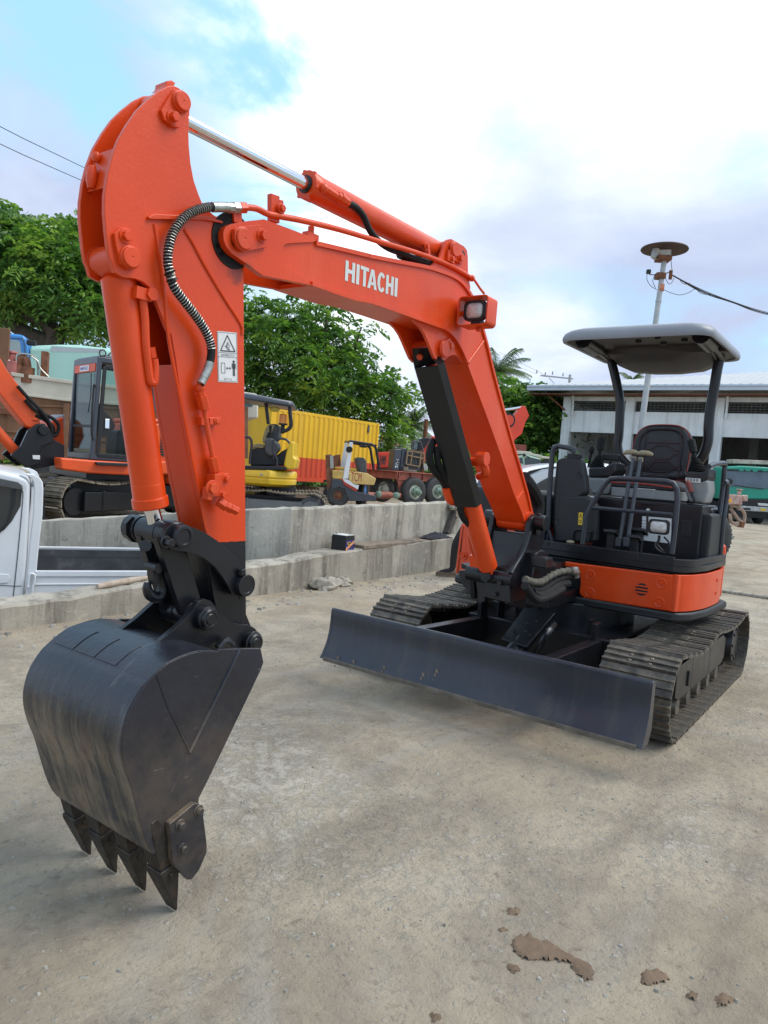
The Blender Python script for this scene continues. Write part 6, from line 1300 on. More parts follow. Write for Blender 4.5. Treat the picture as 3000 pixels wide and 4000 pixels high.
tree('large_tree', 'broad leafy tree rising behind the yellow container, two leafy shoots sticking up', 'tree', g1,
     [([g1, at(zY(400, 1200), TD), fk], .45, .28), ([fk, at(zY(180, 860), TD), at(zY(60, 740), TD)], .22, .07), ([fk, at(zY(560, 800), TD), at(zY(760, 560), TD), at(zY(800, 260), TD)], .2, .04), ([at(zY(400, 1200), TD), at(zY(800, 1000), TD), at(zY(1200, 980), TD), at(zY(1500, 1080), TD)], .2, .04), ([at(zY(560, 800), TD), at(zY(980, 740), TD), at(zY(1120, 420), TD)], .12, .03), ([at(zY(70, 920), TD), at(zY(150, 770), TD), at(zY(240, 720), TD)], .12, .05)], [(c, r*(.88 if i < 25 else .80), sq) for i, (c, r, sq) in enumerate(bl)], 88, m_leaf, seed=5, ln_=.62, lw=.060)
TD = 50.
bl = B_(zW, TD, [(480, 1180, 0, 2.0, .55), (720, 1230, 0, 1.8, .5), (860, 1260, .5, 1.3, .45), (560, 1100, 0, 1.0, .5), (900, 1450, 0, 2.0, .6), (700, 1500, -1, 2.2, .6), (1080, 1330, .5, 1.2, .5), (1050, 1480, 0, 1.7, .5), (850, 1680, -1, 2.2, .6), (1080, 1650, 0, 1.7, .6), (600, 1750, 0, 2.0, .6), (1000, 1850, 0, 1.9, .6), (750, 1900, 0, 2.0, .6), (450, 1500, 1, 2., .7), (300, 1300, 1, 2., .7), (300, 1700, 1, 2.2, .7), (1200, 1750, 1.5, 1.8, .7), (1250, 1500, 2, 1.6, .7), (1200, 1950, 1, 1.5, .6), (100, 1500, 1, 2.4, .8)])
g2 = at(zW(800, 2200), TD); g2.z = 0
tree('broadleaf_tree', 'spreading almond-like tree beside the workshop, its low limbs layered with broad leaves', 'tree', g2,
     [([g2, at(zW(780, 1700), TD)], .4, .3), ([at(zW(780, 1700), TD), at(zW(640, 1320), TD), at(zW(420, 1230), TD), at(zW(340, 1210), TD)], .28, .10), ([at(zW(700, 1400), TD), at(zW(840, 1260), TD)], .12, .05), ([at(zW(780, 1600), TD), at(zW(1000, 1500), TD)], .15, .05)], bl, 42, m_leaf2, seed=8, ln_=.75, pairs=4, lw=.13)
def palm(label, top, base, fr_len, n, seed, size=1., fr=None):
    r_ = np.random.default_rng(seed); t = thing('palm_tree', label, 'palm', base); inv = Matrix.Translation(-base)
    mb = MB(); mb.tube([base, base.lerp(top, .5)+V(.15, .1, 0), top], [.20*size, .13*size], 9, 5); mb.xf(inv); obj('trunk', mb, m_bark, t, ang=60)
    V_ = []; mbr = MB()
    for i in range(n):
        a = 2*PI*i/n + r_.uniform(-.2, .2); el = r_.uniform(-.35, 1.25) if fr is None else fr[i % len(fr)]; h = np.array([math.cos(a), math.sin(a), 0])
        d = h*math.cos(el)+np.array([0, 0, math.sin(el)]); L_ = fr_len*r_.uniform(.8, 1.15); P = []
        for k in range(27):
            s_ = k/26; P.append(np.array(top) + d*(L_*s_) + np.array([0, 0, -1])*(L_*.42*s_*s_) )
        mbr.tube([P[j] for j in range(0, 27, 4)], [.035*size, .008], 4)
        for k in range(2, 27):
            T_ = P[k]-P[k-1]; T_ /= np.linalg.norm(T_); s1 = np.cross(T_, [0, 0, 1.]); s1 /= np.linalg.norm(s1)+1e-9
            for sg in (1, -1):
                for rep in (0, .5):
                    b = P[k]-(P[k]-P[k-1])*rep; ll = L_*.26*(1-abs(k/26-.45)*1.1)*r_.uniform(.8, 1.1); e = s1*sg*.75+T_*.45+np.array([0, 0, -.55-.4*r_.random()]); e /= np.linalg.norm(e); w2 = T_*.026*size
                    V_.append([b-w2, b+w2, b+e*ll*.6+w2, b+e*ll])
    quads_obj('crown', np.array(V_).reshape(-1, 3), m_palm, t, base)
    mbr.xf(inv); obj('frond_ribs', mbr, m_bark, t)
m_palm = leaf_mat('palm_leaves', (.045, .085, .030), (.085, .145, .05), (.17, .20, .08))
tp = at(zW(250, 800), 75); palm('tall coconut palm with long dark green fronds beside the workshop roof', tp, V(tp.x+.3, tp.y+.4, 0), 4.6, 32, 4)
tp = at(zV(640, 330), 60); palm('distant coconut palm with yellowish fronds, behind the forklift and radiator', tp, V(tp.x-.3, tp.y, 0), 3.4, 17, 9)
tp = at(zV(560, 470), 66); palm('second shorter distant palm, half hidden beside the yellowish palm', tp, V(tp.x-.3, tp.y, 0), 2.6, 14, 12)
tp = at((2470, 1490), 95); palm('small palm top peeping over the workshop roof ridge', tp, V(tp.x, tp.y, 0), 2.6, 15, 21)
# scrub and far greenery closing off the yard
sb = []
for i in range(70):
    px_ = -400+38*i; d_ = 40+6*random.random(); p = at((px_, 1760+px_*.03), d_); sb.append(((p.x, p.y, random.uniform(.3, 1.6)), random.uniform(1.0, 2.2), .9))
for i in range(60):
    px_ = -500+62*i; d_ = 110+30*random.random(); p = at((px_, 1800), d_); sb.append(((p.x, p.y, random.uniform(0, 2.5)), random.uniform(3., 6.), .8))
t = quads_obj('undergrowth', foliage(sb[:70], 60, .6, 4, .10, seed=13), m_leaf2, None, (0, 0, 0)); tag(t, 'scrub and low greenery at the far edge of the yard', kind='stuff')
t = quads_obj('distant_woods', foliage(sb[70:], 5, 2.4, 4, .5, seed=14), m_leaf2, None, (0, 0, 0)); tag(t, 'far line of trees closing off the horizon', kind='stuff')
# ------------------------------------------------------------------ parked machines and the rest of the yard
_rh = Vector((CR.x, CR.y, 0)).normalized(); _fh = Vector((CW.x, CW.y, 0)).normalized()
class Fr:
    """a thing with its own frame: x along its visible side (image right), y away behind that side, z up"""
    def __init__(s, name, label, cat, q, d, deg, zg, group=None):
        O = at(q, d); s.O = Vector((O.x, O.y, zg)); a = math.radians(deg)
        s.u = _rh*math.cos(a) + _fh*math.sin(a); s.y = Vector((-s.u.y, s.u.x, 0))
        s.M = Matrix((s.u, s.y, Vector((0, 0, 1)))).transposed().to_4x4(); s.M.translation = s.O; s.I = s.M.inverted()
        s.t = thing(name, label, cat, s.O, math.atan2(s.u.y, s.u.x), group)
    def Y(s, q, off=0.):
        d = ray(*q); o = s.O+s.y*off; return s.I @ (CC + d*((o-CC).dot(s.y)/d.dot(s.y)))
    def X(s, q, off=0.):
        d = ray(*q); o = s.O+s.u*off; return s.I @ (CC + d*((o-CC).dot(s.u)/d.dot(s.u)))
    def at(s, q, d): return s.I @ at(q, d)
    def put(s, name, mb, m_, par=None, **k): return obj(name, mb, m_, par or s.t, **k)
    def ply(s, mb, z, pts, y0, y1, ref=None):
        P = [s.Y(z(*p), y0 if ref is None else ref) for p in pts]; return mb.prism([V(p.x, y0, p.z) for p in P], (0, y1-y0, 0))
def mud_track(fr, name, x0, x1, y0, y1, r, sag, m_=None, frame_m=None, seed=0, rot=None):
    Rt = (Matrix.Translation(rot[0]) @ Matrix.Rotation(rot[1], 4, 'Z') @ Matrix.Translation(-Vector(rot[0]))) if rot else Matrix.Identity(4)
    """crawler belt with proud shoes, its side frame and end wheel"""
    r_ = random.Random(seed); w_ = y1-y0; n = 40
    P = [V(x0+(x1-x0)*t, 0, 2*r - sag*abs(math.sin(PI*2*t))) for t in np.linspace(0, 1, 9)] + [V(x1+r*math.cos(a), 0, r+r*math.sin(a)) for a in np.linspace(PI/2-.3, -PI/2+.3, 7)] + [V(x1+(x0-x1)*t, 0, 0) for t in np.linspace(0, 1, 6)] + [V(x0-r*math.cos(a), 0, r+r*math.sin(a)) for a in np.linspace(-PI/2+.3, PI/2-.3, 7)]
    S = spline(P, 8, True); Ls = [0.]
    for i in range(len(S)): Ls.append(Ls[-1]+(S[(i+1) % len(S)]-S[i]).length)
    mb = MB(); n = int(Ls[-1]/.13)
    for k in range(n):
        t = Ls[-1]*k/n; i = max(j for j in range(len(S)) if Ls[j] <= t); q = S[i]; d = (S[(i+2) % len(S)]-S[i-2]).normalized(); n_ = V(-d.z, 0, d.x)
        if n_.dot(q-V(min(x1, max(x0, q.x)), 0, r)) < 0: n_ = -n_
        mb.obox(V(q.x, y0, q.z), V(q.x, y1, q.z), .122, .02, n_); mb.obox(V(q.x, y0+.01, q.z)+n_*.018+d*.03, V(q.x, y1-.01, q.z)+n_*.018+d*.03, .012, .025, n_); mb.obox(V(q.x, y0+.01, q.z)+n_*.016-d*.03, V(q.x, y1-.01, q.z)+n_*.016-d*.03, .012, .02, n_)
    tr = fr.put(name, mb.xf(Rt), m_ or m_mudsteel)
    mb = MB(); mb.b2((x0+.15, y0+.04, r*.55), (x1-.15, y1-.04, r*1.45)); mb.b2((x0+.5, y0+.02, r*.5), (x0+.54, y0+.05, r*1.5)); fr.put('track_frame', mb.xf(Rt), frame_m or m_greymach, tr, bevel=.015)
    mb = MB(); mb.lathe((x1, y0+.02, r), EY, [(0, .05), (0, r*.55), (.1, r*.62), (.12, r*.8), (.3, r*.8)], 24); fr.put('drive_wheel', mb.xf(Rt), frame_m or m_greymach, tr)
    mb = MB(); mb.lathe((x0+.03, y0+.12, r), EY, [(0, .05), (0, r*.62), (.15, r*.62)], 24); fr.put('idler_wheel', mb.xf(Rt), frame_m or m_greymach, tr)
    return tr
m_mudsteel = mat('muddy_track', (.19, .155, .11), .85, .0, var=.5, vscale=9., bump=.6, bscale=30., dirt=(.26, .21, .14), dirt_amt=.25, dscale=6.)
m_greymach = mat('grey_machine_paint', (.075, .078, .08), .6, var=.3, vscale=3., dirt=(.25, .20, .13), dirt_amt=.12)
m_navy = mat('dark_slate_paint', (.045, .052, .068), .35, var=.15, vscale=4., coat=.2)
m_yel = mat('yellow_machine_paint', (.74, .47, .015), .35, var=.12, vscale=2., dirt=(.3, .2, .06), dirt_amt=.05, coat=.2)
m_brown = mat('rusty_brown_bed', (.20, .095, .045), .7, var=.4, vscale=1.6, bump=.2, bscale=20., dirt=(.32, .21, .13), dirt_amt=.14, dscale=2., streak=((.12, .05, .03), 3., .5))
m_cream = mat('cream_board', (.56, .51, .41), .6, var=.15, vscale=1.5, dirt=(.34, .25, .15), dirt_amt=.08, dscale=3.)
m_mint = mat('mint_tank_paint', (.40, .64, .54), .5, var=.12, vscale=.7, dirt=(.45, .50, .48), dirt_amt=.1)
m_blue = mat('blue_cab_paint', (.045, .23, .56), .35, var=.1, vscale=1.5, coat=.2)
m_tyre = mat('old_tyre', (.040, .039, .038), .8, var=.3, vscale=6., bump=.4, bscale=30., dirt=(.17, .14, .10), dirt_amt=.12)
m_redbeam = mat('faded_red_beam', (.36, .10, .065), .65, var=.4, vscale=2.2, dirt=(.45, .20, .15), dirt_amt=.16, streak=((.16, .06, .04), 3., .5))
m_red2 = mat('red_machine_paint', (.70, .055, .022), .4, var=.15, vscale=2.)
m_ceil = mat('pale_cab_interior', (.20, .18, .16), .8, var=.3, vscale=2.)

# ---- small excavator with cab, parked left on the upper lot
f = Fr('cab_excavator', 'orange excavator with a slate cab and muddy tracks, parked above the white pickup', 'excavator', zL(838, 1418), 11.0, 43, LOT)
zt = f.Y(zL(905, 455)).z; zb_ = f.Y(zL(890, 1415)).z; WD = 1.0; LC = f.Y(zL(1425, 1300)).x
mb = MB()
lean = f.X(zL(905, 455)).y*0
def post(a, b_, w=.075): mb.obox(a, b_, w, w, (0, 1, 0))
for y_ in (0.03, WD-.03):
    post(V(.03, y_, zb_), V(.07, y_, zt)); post(V(LC-.04, y_, zb_), V(LC-.04, y_, zt))
    mb.obox(V(.06, y_, zt-.04), V(LC, y_, zt-.04), .08, .09); mb.obox(V(.03, y_, zb_+.04), V(LC, y_, zb_+.04), .08, .08)
mb.obox(V(.07, 0, zt-.05), V(.07, WD, zt-.05), .08, .11); mb.obox(V(.03, 0, zb_+.05), V(.03, WD, zb_+.05), .08, .10); mb.b2((.07, .0, zt-.02), (LC, WD, zt+.03)); mb.b2((LC-.06, .05, zb_), (LC-.02, WD-.05, zb_+.55)); mb.b2((.05, .03, zb_-.02), (LC-.02, WD-.03, zb_+.02))
cab = f.put('cab', mb, m_navy, bevel=.018)
zm = f.X(zL(720, 1095)).z
mb = MB(); mb.b2((.035, .05, zb_+.07), (.041, WD-.05, zm-.02)); mb.b2((.045, .05, zm+.02), (.051, WD-.05, zt-.22)); fw = f.put('windscreen', mb, m_clear, cab)
mb = MB(); mb.b2((.03, .04, zm-.02), (.06, WD-.04, zm+.02)); mb.tube([V(.02, .20, zt-.25), V(.018, .17, zt-.6), V(.018, .24, zt-.85)], .008, 5); mb.tube([V(.02, -.02, zt-.45), V(-.02, -.03, zt-.5), V(-.02, -.03, zb_+.45), V(.02, -.02, zb_+.3)], .016, 7, 3); f.put('wiper_and_rail', mb, m_blackmatte, cab)
mb = MB(); mb.b2((.02, .06, zt-.22), (.05, WD-.08, zt-.10)); vz = f.put('visor_strip', mb, m_orange_bg)
mb = MB(); mb.b2((.013, .30, zt-.205), (.019, .68, zt-.115)); sgn = f.put('name_plate', mb, m_white, vz, bevel=.004)
text('MASU', (.0125, .64, zt-.185), V(0, -.30, 0), V(0, 0, .055), mat('blue_lettering', (.05, .07, .35), .5), 'plate_lettering', vz, off=.02, th=.0008)
# door with its window frame
mb = MB(); x0_, x1_ = f.Y(zL(945, 600)).x, LC-.1
dz = [(x0_, zt-.12), (x1_, zt-.12), (x1_, zb_+.06), (x0_-.06, zb_+.06)]
def dp(x, z): return V(x, -.012, z)
mb.obox(dp(.14, zt-.14), dp(x1_, zt-.14), .03, .06); mb.obox(dp(x1_, zt-.14), dp(x1_, zb_+.08), .03, .06, (1, 0, 0)); mb.obox(dp(.14, zt-.14), dp(.10, zb_+.08), .03, .06, (1, 0, 0)); mb.obox(dp(.10, zb_+.08), dp(x1_, zb_+.08), .03, .06)
f.ply(mb, zL, [(915, 915), (1040, 1030), (1070, 1090), (1060, 1130), (960, 1200), (900, 1210)], -.012, .012, -.012); mb.obox(dp(.5, zm-.02), dp(x1_, zm-.02), .03, .035)
dr = f.put('door', mb, m_blackmatte, bevel=.008)
mb = MB(); mb.b2((.13, -.008, zb_+.08), (x1_, -.003, zt-.14)); f.put('door_window', mb, m_clear, dr)
mb = MB(); f.ply(mb, zL, [(972, 1035), (1012, 1035), (1010, 1125), (970, 1122)], -.035, -.012, -.02); f.put('door_handle', mb, m_chrome, dr, bevel=.006)
mb = MB(); mb.b2((LC-.5, .25, zb_+.02), (LC-.15, .75, zb_+.5)); mb.b2((LC-.3, .28, zb_+.5), (LC-.14, .72, zb_+1.0)); f.put('seat', mb, m_blackmatte, cab, bevel=.05)
mb = MB(); mb.tube([V(.2, .03, zt+.04), V(.25, .05, zt+.10), V(.9, .05, zt+.07)], .012, 6); mb.tube([V(.2, .5, zt+.04), V(.3, .5, zt+.09), V(.9, .5, zt+.06)], .012, 6); mb.tube([V(.1+.05*math.cos(a), .0, zt+.06+.05*math.sin(a)) for a in np.linspace(0, 2*PI, 12)], .01, 5); f.put('roof_rack', mb, m_blackmatte, cab)
# deck skirt, step, engine body, counterweight
mb = MB(); f.ply(mb, zL, [(548, 1392), (880, 1418), (1240, 1440), (1600, 1420), (1600, 1545), (1235, 1557), (810, 1537), (560, 1503)], -.06, .25, -.02); dk_ = f.put('deck', mb, m_orange_bg, bevel=.03); mb = MB(); mb.b2((.02, .2, zb_-.30), (2.2, 1.9, zb_-.02)); f.put('deck_frame', mb, m_black, dk_)
mb = MB(); f.ply(mb, zL, [(880, 1432), (1190, 1445), (1188, 1474), (890, 1462)], -.14, -.05, -.08); f.put('step', mb, m_blackmatte, bevel=.01)
mb = MB(); mb.b2((LC, .02, zb_-.02), (LC+.95, 1.9, zb_+.66)); mb.b2((LC+.02, .1, zb_+.66), (LC+.85, 1.8, zb_+.74)); eng = f.put('engine_body', mb, m_orange_bg, bevel=.06, seg=3)
mb = MB()
for k in range(9): mb.b2((LC+.12, .005, zb_+.14+.045*k), (LC+.48, .03, zb_+.17+.045*k))
f.put('grille', mb, m_blackmatte, eng)
mb = MB(); mb.b2((LC+.30, -.02, zb_-.34), (LC+1.3, 1.9, zb_+.20)); cwt = f.put('counterweight', mb, m_orange_bg, bevel=.12, seg=4)
ltr = [f.Y(zL(*p), -.03) for p in ((1470, 1533), (1535, 1527), (1533, 1458), (1473, 1458))]; wd = (ltr[1].x-ltr[0].x)
EYs = EY; o_ = V(ltr[1].x-wd*2.55, -.0225, ltr[1].z); sign(BRAND, o_, V(wd*2.55, 0, 0), V(0, 0, ltr[2].z-ltr[1].z), m_white, 'counterweight_lettering', cwt)
mb = MB(); f.ply(mb, zL, [(440, 1170), (470, 1060), (590, 1010), (600, 1290), (480, 1290)], 1.2, 1.9, 1.2); mb2_ = f.put('side_housing', mb, m_orange_bg, bevel=.03)
mb = MB(); f.ply(mb, zL, [(470, 1060), (500, 1030), (600, 990), (600, 1120), (490, 1130)], 1.25, 1.85, 1.25); f.put('housing_top', mb, m_canopy, bevel=.02)
# boom, foot bracket, cylinder
yb2 = .55
mb = MB(); f.ply(mb, zL, [(-600, -420), (-300, 60), (0, 470), (70, 590), (170, 720), (250, 870), (345, 1010), (378, 1085), (312, 1128), (240, 1100), (100, 930), (0, 800), (-350, 330), (-640, -260)], yb2-.14, yb2+.14, yb2-.14)
mb.b2((f.Y(zL(325, 1040), yb2-.14).x-.04, yb2-.16, f.Y(zL(325, 1040), yb2-.14).z-.02), (f.Y(zL(325, 1040), yb2-.14).x+.05, yb2-.13, f.Y(zL(325, 1040), yb2-.14).z+.02)); bm2 = f.put('boom', mb, m_orange_bg, bevel=.02)
mb = MB(); f.ply(mb, zL, [(250, 1140), (330, 1080), (400, 1075), (445, 1120), (500, 1240), (375, 1290), (350, 1380), (370, 1450), (230, 1480), (90, 1370), (180, 1290)], yb2-.25, yb2-.18, yb2-.2); f.ply(mb, zL, [(250, 1140), (330, 1080), (400, 1075), (445, 1120), (500, 1240), (375, 1290), (350, 1380), (370, 1450), (230, 1480), (90, 1370), (180, 1290)], yb2+.18, yb2+.25, yb2-.2)
f.ply(mb, zL, [(200, 1300), (420, 1180), (600, 1280), (600, 1450), (300, 1500)], yb2-.18, yb2+.18, yb2-.2); p = f.Y(zL(395, 1140), yb2-.25); mb.cyl(p+EY*.01, p-EY*.06, .075); f.put('boom_bracket', mb, m_black, bevel=.012)
mb = MB(); a_, b_ = f.Y(zL(-500, 620), yb2), f.Y(zL(140, 1335), yb2); mb.cyl(a_, b_, .075, n=20); mb.cyl(b_, b_+(b_-a_).normalized()*.03, .06); f.put('boom_cylinder', mb, m_orange_bg, bm2)
mb = MB()
for k, P in enumerate(([(160, 730), (250, 830), (380, 960), (450, 1060), (480, 1150), (440, 1190)], [(230, 860), (330, 960), (470, 1020), (540, 1090), (520, 1180), (460, 1195)], [(330, 1000), (420, 1050), (490, 1110), (490, 1180), (450, 1190)], [(240, 850), (300, 930), (400, 1010), (470, 1120)])): mb.tube([f.Y(zL(*p), yb2-.2+.03*k) for p in P], .026, 8, 5)
f.put('hoses', mb, m_rubber, bm2)
mb = MB(); f.ply(mb, zL, [(300, 1370), (368, 1370), (368, 1410), (304, 1405)], yb2-.262, yb2-.252, yb2-.26); f.put('data_plate', mb, m_sticker)
rt_ = (V(-.15, -.05, 0), math.radians(24)); mud_track(f, 'track', -.35, 2.1, -.25, .15, .33, .06, frame_m=m_black, rot=rt_); mud_track(f, 'track', -.35, 2.1, 1.25, 1.65, .33, .06, rot=rt_)
mb = MB(); mb.b2((-.2, .2, .25), (1.9, 1.6, .62)); mb.cyl((.8, .9, .5), (.8, .9, .95), .5, n=28); x_ = -.2; n0_ = len(mb.v); mb.prism([V(x_-.75, -.2, .05), V(x_-.82, -.2, .5), V(x_-.75, -.2, .55), V(x_-.68, -.2, .05)], (0, 2.0, 0)); mb.obox(V(x_-.7, .5, .35), V(x_+.9, .5, .5), .3, .14); mb.xf(Matrix.Translation(rt_[0]) @ Matrix.Rotation(rt_[1], 4, 'Z') @ Matrix.Translation(-rt_[0]), n0_); f.put('undercarriage', mb, m_black, bevel=.02)

# ---- white pickup below the wall
f = Fr('pickup_truck', 'white flatbed light truck with its front end out of frame, sunk behind the low wall', 'truck', zM(250, 1100), 6.35, 27, -.8)
def side_out(pts, y0, y1, ref=None, mb=None): mb = mb or MB(); f.ply(mb, zM, pts, y0, y1, ref); return mb
W2 = 1.55
def cabsec(k, y): return [V(p.x, y, p.z) for p in [f.Y(zM(*q), 0) for q in ((-900, 60), (-600, 10), (0, 92), (170, 130), (250, 160), (282, 215), (272, 520), (255, 900), (222, 1255), (180, 1500), (-900, 1500), (-1050, 900))]]
mb = MB(); c0_ = cabsec(1, 0); cc_ = sum(c0_, V())/12
mb.ring([[V(cc_.x+(p.x-cc_.x)*.985, .0, p.z-.012*(p.z > .9)) for p in c0_], [V(p.x, .05, p.z) for p in c0_], [V(p.x, W2-.05, p.z) for p in c0_], [V(cc_.x+(p.x-cc_.x)*.985, W2, p.z-.012*(p.z > .9)) for p in c0_]])
cabp = f.put('cab', mb, m_white, bevel=.03, seg=3)
mb = side_out([(-350, 175), (0, 185), (170, 215), (205, 262), (190, 420), (110, 560), (40, 640), (-60, 690), (-350, 720)], -.006, .01); f.put('side_window', mb, m_glass, cabp, bevel=.004)
mb = side_out([(-350, 150), (0, 165), (165, 198), (205, 230), (214, 268), (150, 262), (0, 235), (-350, 225)], -.035, .0); f.put('rain_visor', mb, m_greymach, cabp, bevel=.006)
mb = side_out([(100, 268), (150, 262), (140, 400), (80, 570), (0, 670), (-30, 680), (60, 560), (95, 420)], -.012, .0); f.put('window_trim', mb, m_blackmatte, cabp)
mb = side_out([(-60, 1045), (80, 1052), (100, 1085), (78, 1130), (-60, 1140)], -.010, .0); dh = f.put('door_handle', mb, m_white, cabp, bevel=.008)
mb = MB(); mb.tube([f.Y(zM(*p), -.001) for p in ((200, 270), (212, 330), (180, 700), (150, 1000), (120, 1280))], .0045, 5, 4); mb.tube([f.Y(zM(*p), -.001) for p in ((-100, 1150), (60, 1155), (135, 1160), (200, 1158))], .0035, 5); f.put('door_gap', mb, m_greymach, cabp)
mb = MB(); P = [f.Y(zM(*p), .0) for p in ((240, 118), (300, 138), (338, 160), (362, 200), (368, 260), (360, 500), (330, 750), (308, 980), (285, 1250), (262, 1500))]
for y_ in (.05, W2-.05): mb.ring([[V(p.x-.045, y_-.05, p.z), V(p.x+.03, y_-.05, p.z), V(p.x+.03, y_+.05, p.z), V(p.x-.045, y_+.05, p.z)] for p in P])
mb.b2((P[1].x, .1, P[3].z-.05), (P[3].x, W2-.1, P[3].z+.02)); f.put('bed_guard', mb, m_white, bevel=.012)
xb0, xb1 = f.Y(zM(325, 1020)).x, f.Y((968, 2212)).x; zr = f.Y(zM(700, 1020)).z; zl_ = zr-.42
mb = MB(); mb.b2((xb0, .0, zl_), (xb1, .03, zr-.005)); mb.b2((xb0, -.012, zr-.05), (xb1, .042, zr)); mb.b2((xb0, -.01, zr-.125), (xb1, .0, zr-.115)); f.put('side_board', mb, m_white, bevel=.005)
mb = MB(); mb.b2((xb0, W2-.03, zl_), (xb1, W2, zr)); mb.b2((xb0-.1, W2-.04, zr-.0), (xb1, W2+.01, zr+.018)); far_b = f.put('side_board', mb, m_white, bevel=.004)
mb = MB(); mb.b2((xb0, W2-.037, zl_+.02), (xb1-.02, W2-.031, zr-.012)); mb.b2((xb0+.03, W2-.04, zr-.09), (xb1-.03, W2-.037, zr-.086)); f.put('bed_liner', mb, mat('scuffed_bed_liner', (.055, .058, .065), .6, var=.4, vscale=5., dirt=(.16, .155, .15), dirt_amt=.16, dscale=5.), far_b)
mb = MB(); mb.b2((xb0, .03, zl_), (xb1, W2-.03, zl_+.03)); mb.b2((xb1-.03, .03, zl_), (xb1, W2-.03, zr-.08)); f.put('bed_floor', mb, m_greymach)
mb = MB(); mb.tube([f.Y(zM(*p), -.02) for p in ((272, 1170), (258, 1160), (275, 1060), (300, 1045), (320, 1060), (322, 1110), (305, 1170), (300, 1250))], .010, 7, 3); f.put('board_latch', mb, m_white)
for x_ in (xb0+.5, -1.4):
    for y_ in (.05, W2-.2): mb = MB(); mb.lathe((x_, y_, .27), EY, [(0, .1), (0, .25), (.03, .27), (.13, .27), (.16, .25), (.16, .1)], 24); f.put('wheel', mb, m_tyre)

# ---- brown dump bed with cream boards, machine on it; blue cab and mint tank behind
f = Fr('dump_truck', 'rusty brown dump bed with cream upper boards behind the slate cab excavator', 'truck', zL(330, 1280), 16.5, 18, LOT)
mb = MB(); f.ply(mb, zL, [(-300, 770), (120, 800), (620, 850), (1500, 905), (2300, 920), (2300, 1330), (600, 1330), (-300, 1300)], 0, .08); f.ply(mb, zL, [(-300, 1290), (2300, 1330), (2300, 1400), (-300, 1370)], -.04, 2.2)
for q in ((15, 850), (620, 890), (1150, 920), (1700, 930)):
    p = f.Y(zL(*q)); mb.b2((p.x-.07, -.05, .7), (p.x+.07, .02, p.z))
p = f.Y(zL(0, 190)); mb.b2((p.x-.75, -.03, .7), (p.x+.2, .10, p.z)); 
for z_ in (905, 1150, 1210): a_, b_ = f.Y(zL(60, z_), -.02), f.Y(zL(2200, z_+60), -.02); mb.obox(a_, b_, .04, .05)
bed = f.put('dump_bed', mb, m_brown, bevel=.012)
mb = MB(); f.ply(mb, zL, [(95, 600), (620, 672), (1150, 735), (1800, 800), (1800, 900), (1150, 912), (600, 870), (225, 820), (80, 800)], -.03, .0); f.ply(mb, zL, [(95, 600), (620, 672), (1150, 735), (1800, 800), (1800, 835), (1150, 765), (620, 705), (110, 635)], -.07, .05); f.ply(mb, zL, [(225, 822), (600, 868), (1150, 912), (1150, 885), (600, 846), (220, 800)], -.07, -.03, -.03); f.put('side_board', mb, m_cream, bevel=.01)
mb = MB(); p = f.Y(zL(40, 950), -.06); mb.b2((p.x-.25, -.12, p.z-.1), (p.x+.15, -.05, p.z+.05)); f.put('hinge', mb, m_rust, bed, bevel=.02)
mb = MB(); f.ply(mb, zN, [(100, 352), (290, 380), (305, 400), (305, 650), (100, 660)], .3, 2.1, .3); cb_ = f.put('cab', mb, m_cream, bevel=.06)
mb = MB(); f.ply(mb, zN, [(140, 440), (245, 470), (240, 520), (140, 525)], .285, .31, .3); f.put('side_window', mb, m_glass, cb_)
for x_ in (-2., .5, 2.2):
    mb = MB(); mb.lathe((x_, -.02, .48), EY, [(0, .15), (0, .44), (.05, .48), (.25, .48), (.3, .44), (.3, .15)], 24); f.put('wheel', mb, m_tyre)
f = Fr('loading_pump', 'old pinkish engine pump with a bent pipe, on the brown dump bed', 'pump', zL(200, 640), 16.0, 18, 2.0)
zz0 = f.Y(zL(200, 640)).z; f.O
mb = MB(); p = f.Y(zL(110, 520), .4); mb.cyl(V(p.x, .5, p.z-.35), V(p.x, .5, p.z+.05), .22); mb.cyl(V(p.x-.02, .5, p.z+.05), V(p.x-.02, .5, p.z+.22), .11); mb.cyl(V(p.x-.02, .5, p.z+.22), V(p.x-.02, .5, p.z+.28), .13); mb.box((p.x-.25, .5, p.z-.3), (.4, .4, .4)); f.put('pump_body', mb, mat('pink_primer', (.45, .14, .12), .6, var=.3), bevel=.02)
mb = MB(); mb.tube([f.Y(zL(*q), .4) for q in ((185, 640), (175, 560), (190, 490), (230, 480), (250, 530), (255, 640))], .09, 10, 4); p = f.Y(zL(255, 580), .4); mb.cyl(V(p.x, .4, p.z-.3), V(p.x, .4, p.z+.05), .15); mb.b2((p.x+.28, .3, p.z-.3), (p.x+.42, .6, p.z+.45)); f.put('exhaust_pipe', mb, m_rust, bevel=.01)
mb = MB(); mb.tube([f.Y(zL(*q), .35) for q in ((60, 480), (150, 540), (160, 440), (270, 440), (340, 480), (355, 600), (350, 630))], .025, 6, 3); mb.tube([f.Y(zL(*q), .3) for q in ((290, 455), (350, 500), (370, 560), (450, 645))], .016, 6, 4); f.put('pipes', mb, m_zinc)
f = Fr('tank_truck', 'blue truck cab with a long rounded mint green tank, behind the cream boards', 'truck', zX(400, 700), 20.5, 16, LOT)
P = [f.Y(zX(*q)) for q in ((400, 350), (430, 335), (790, 322), (1050, 325), (1330, 360), (1560, 385), (2600, 430), (2600, 900), (390, 900))]
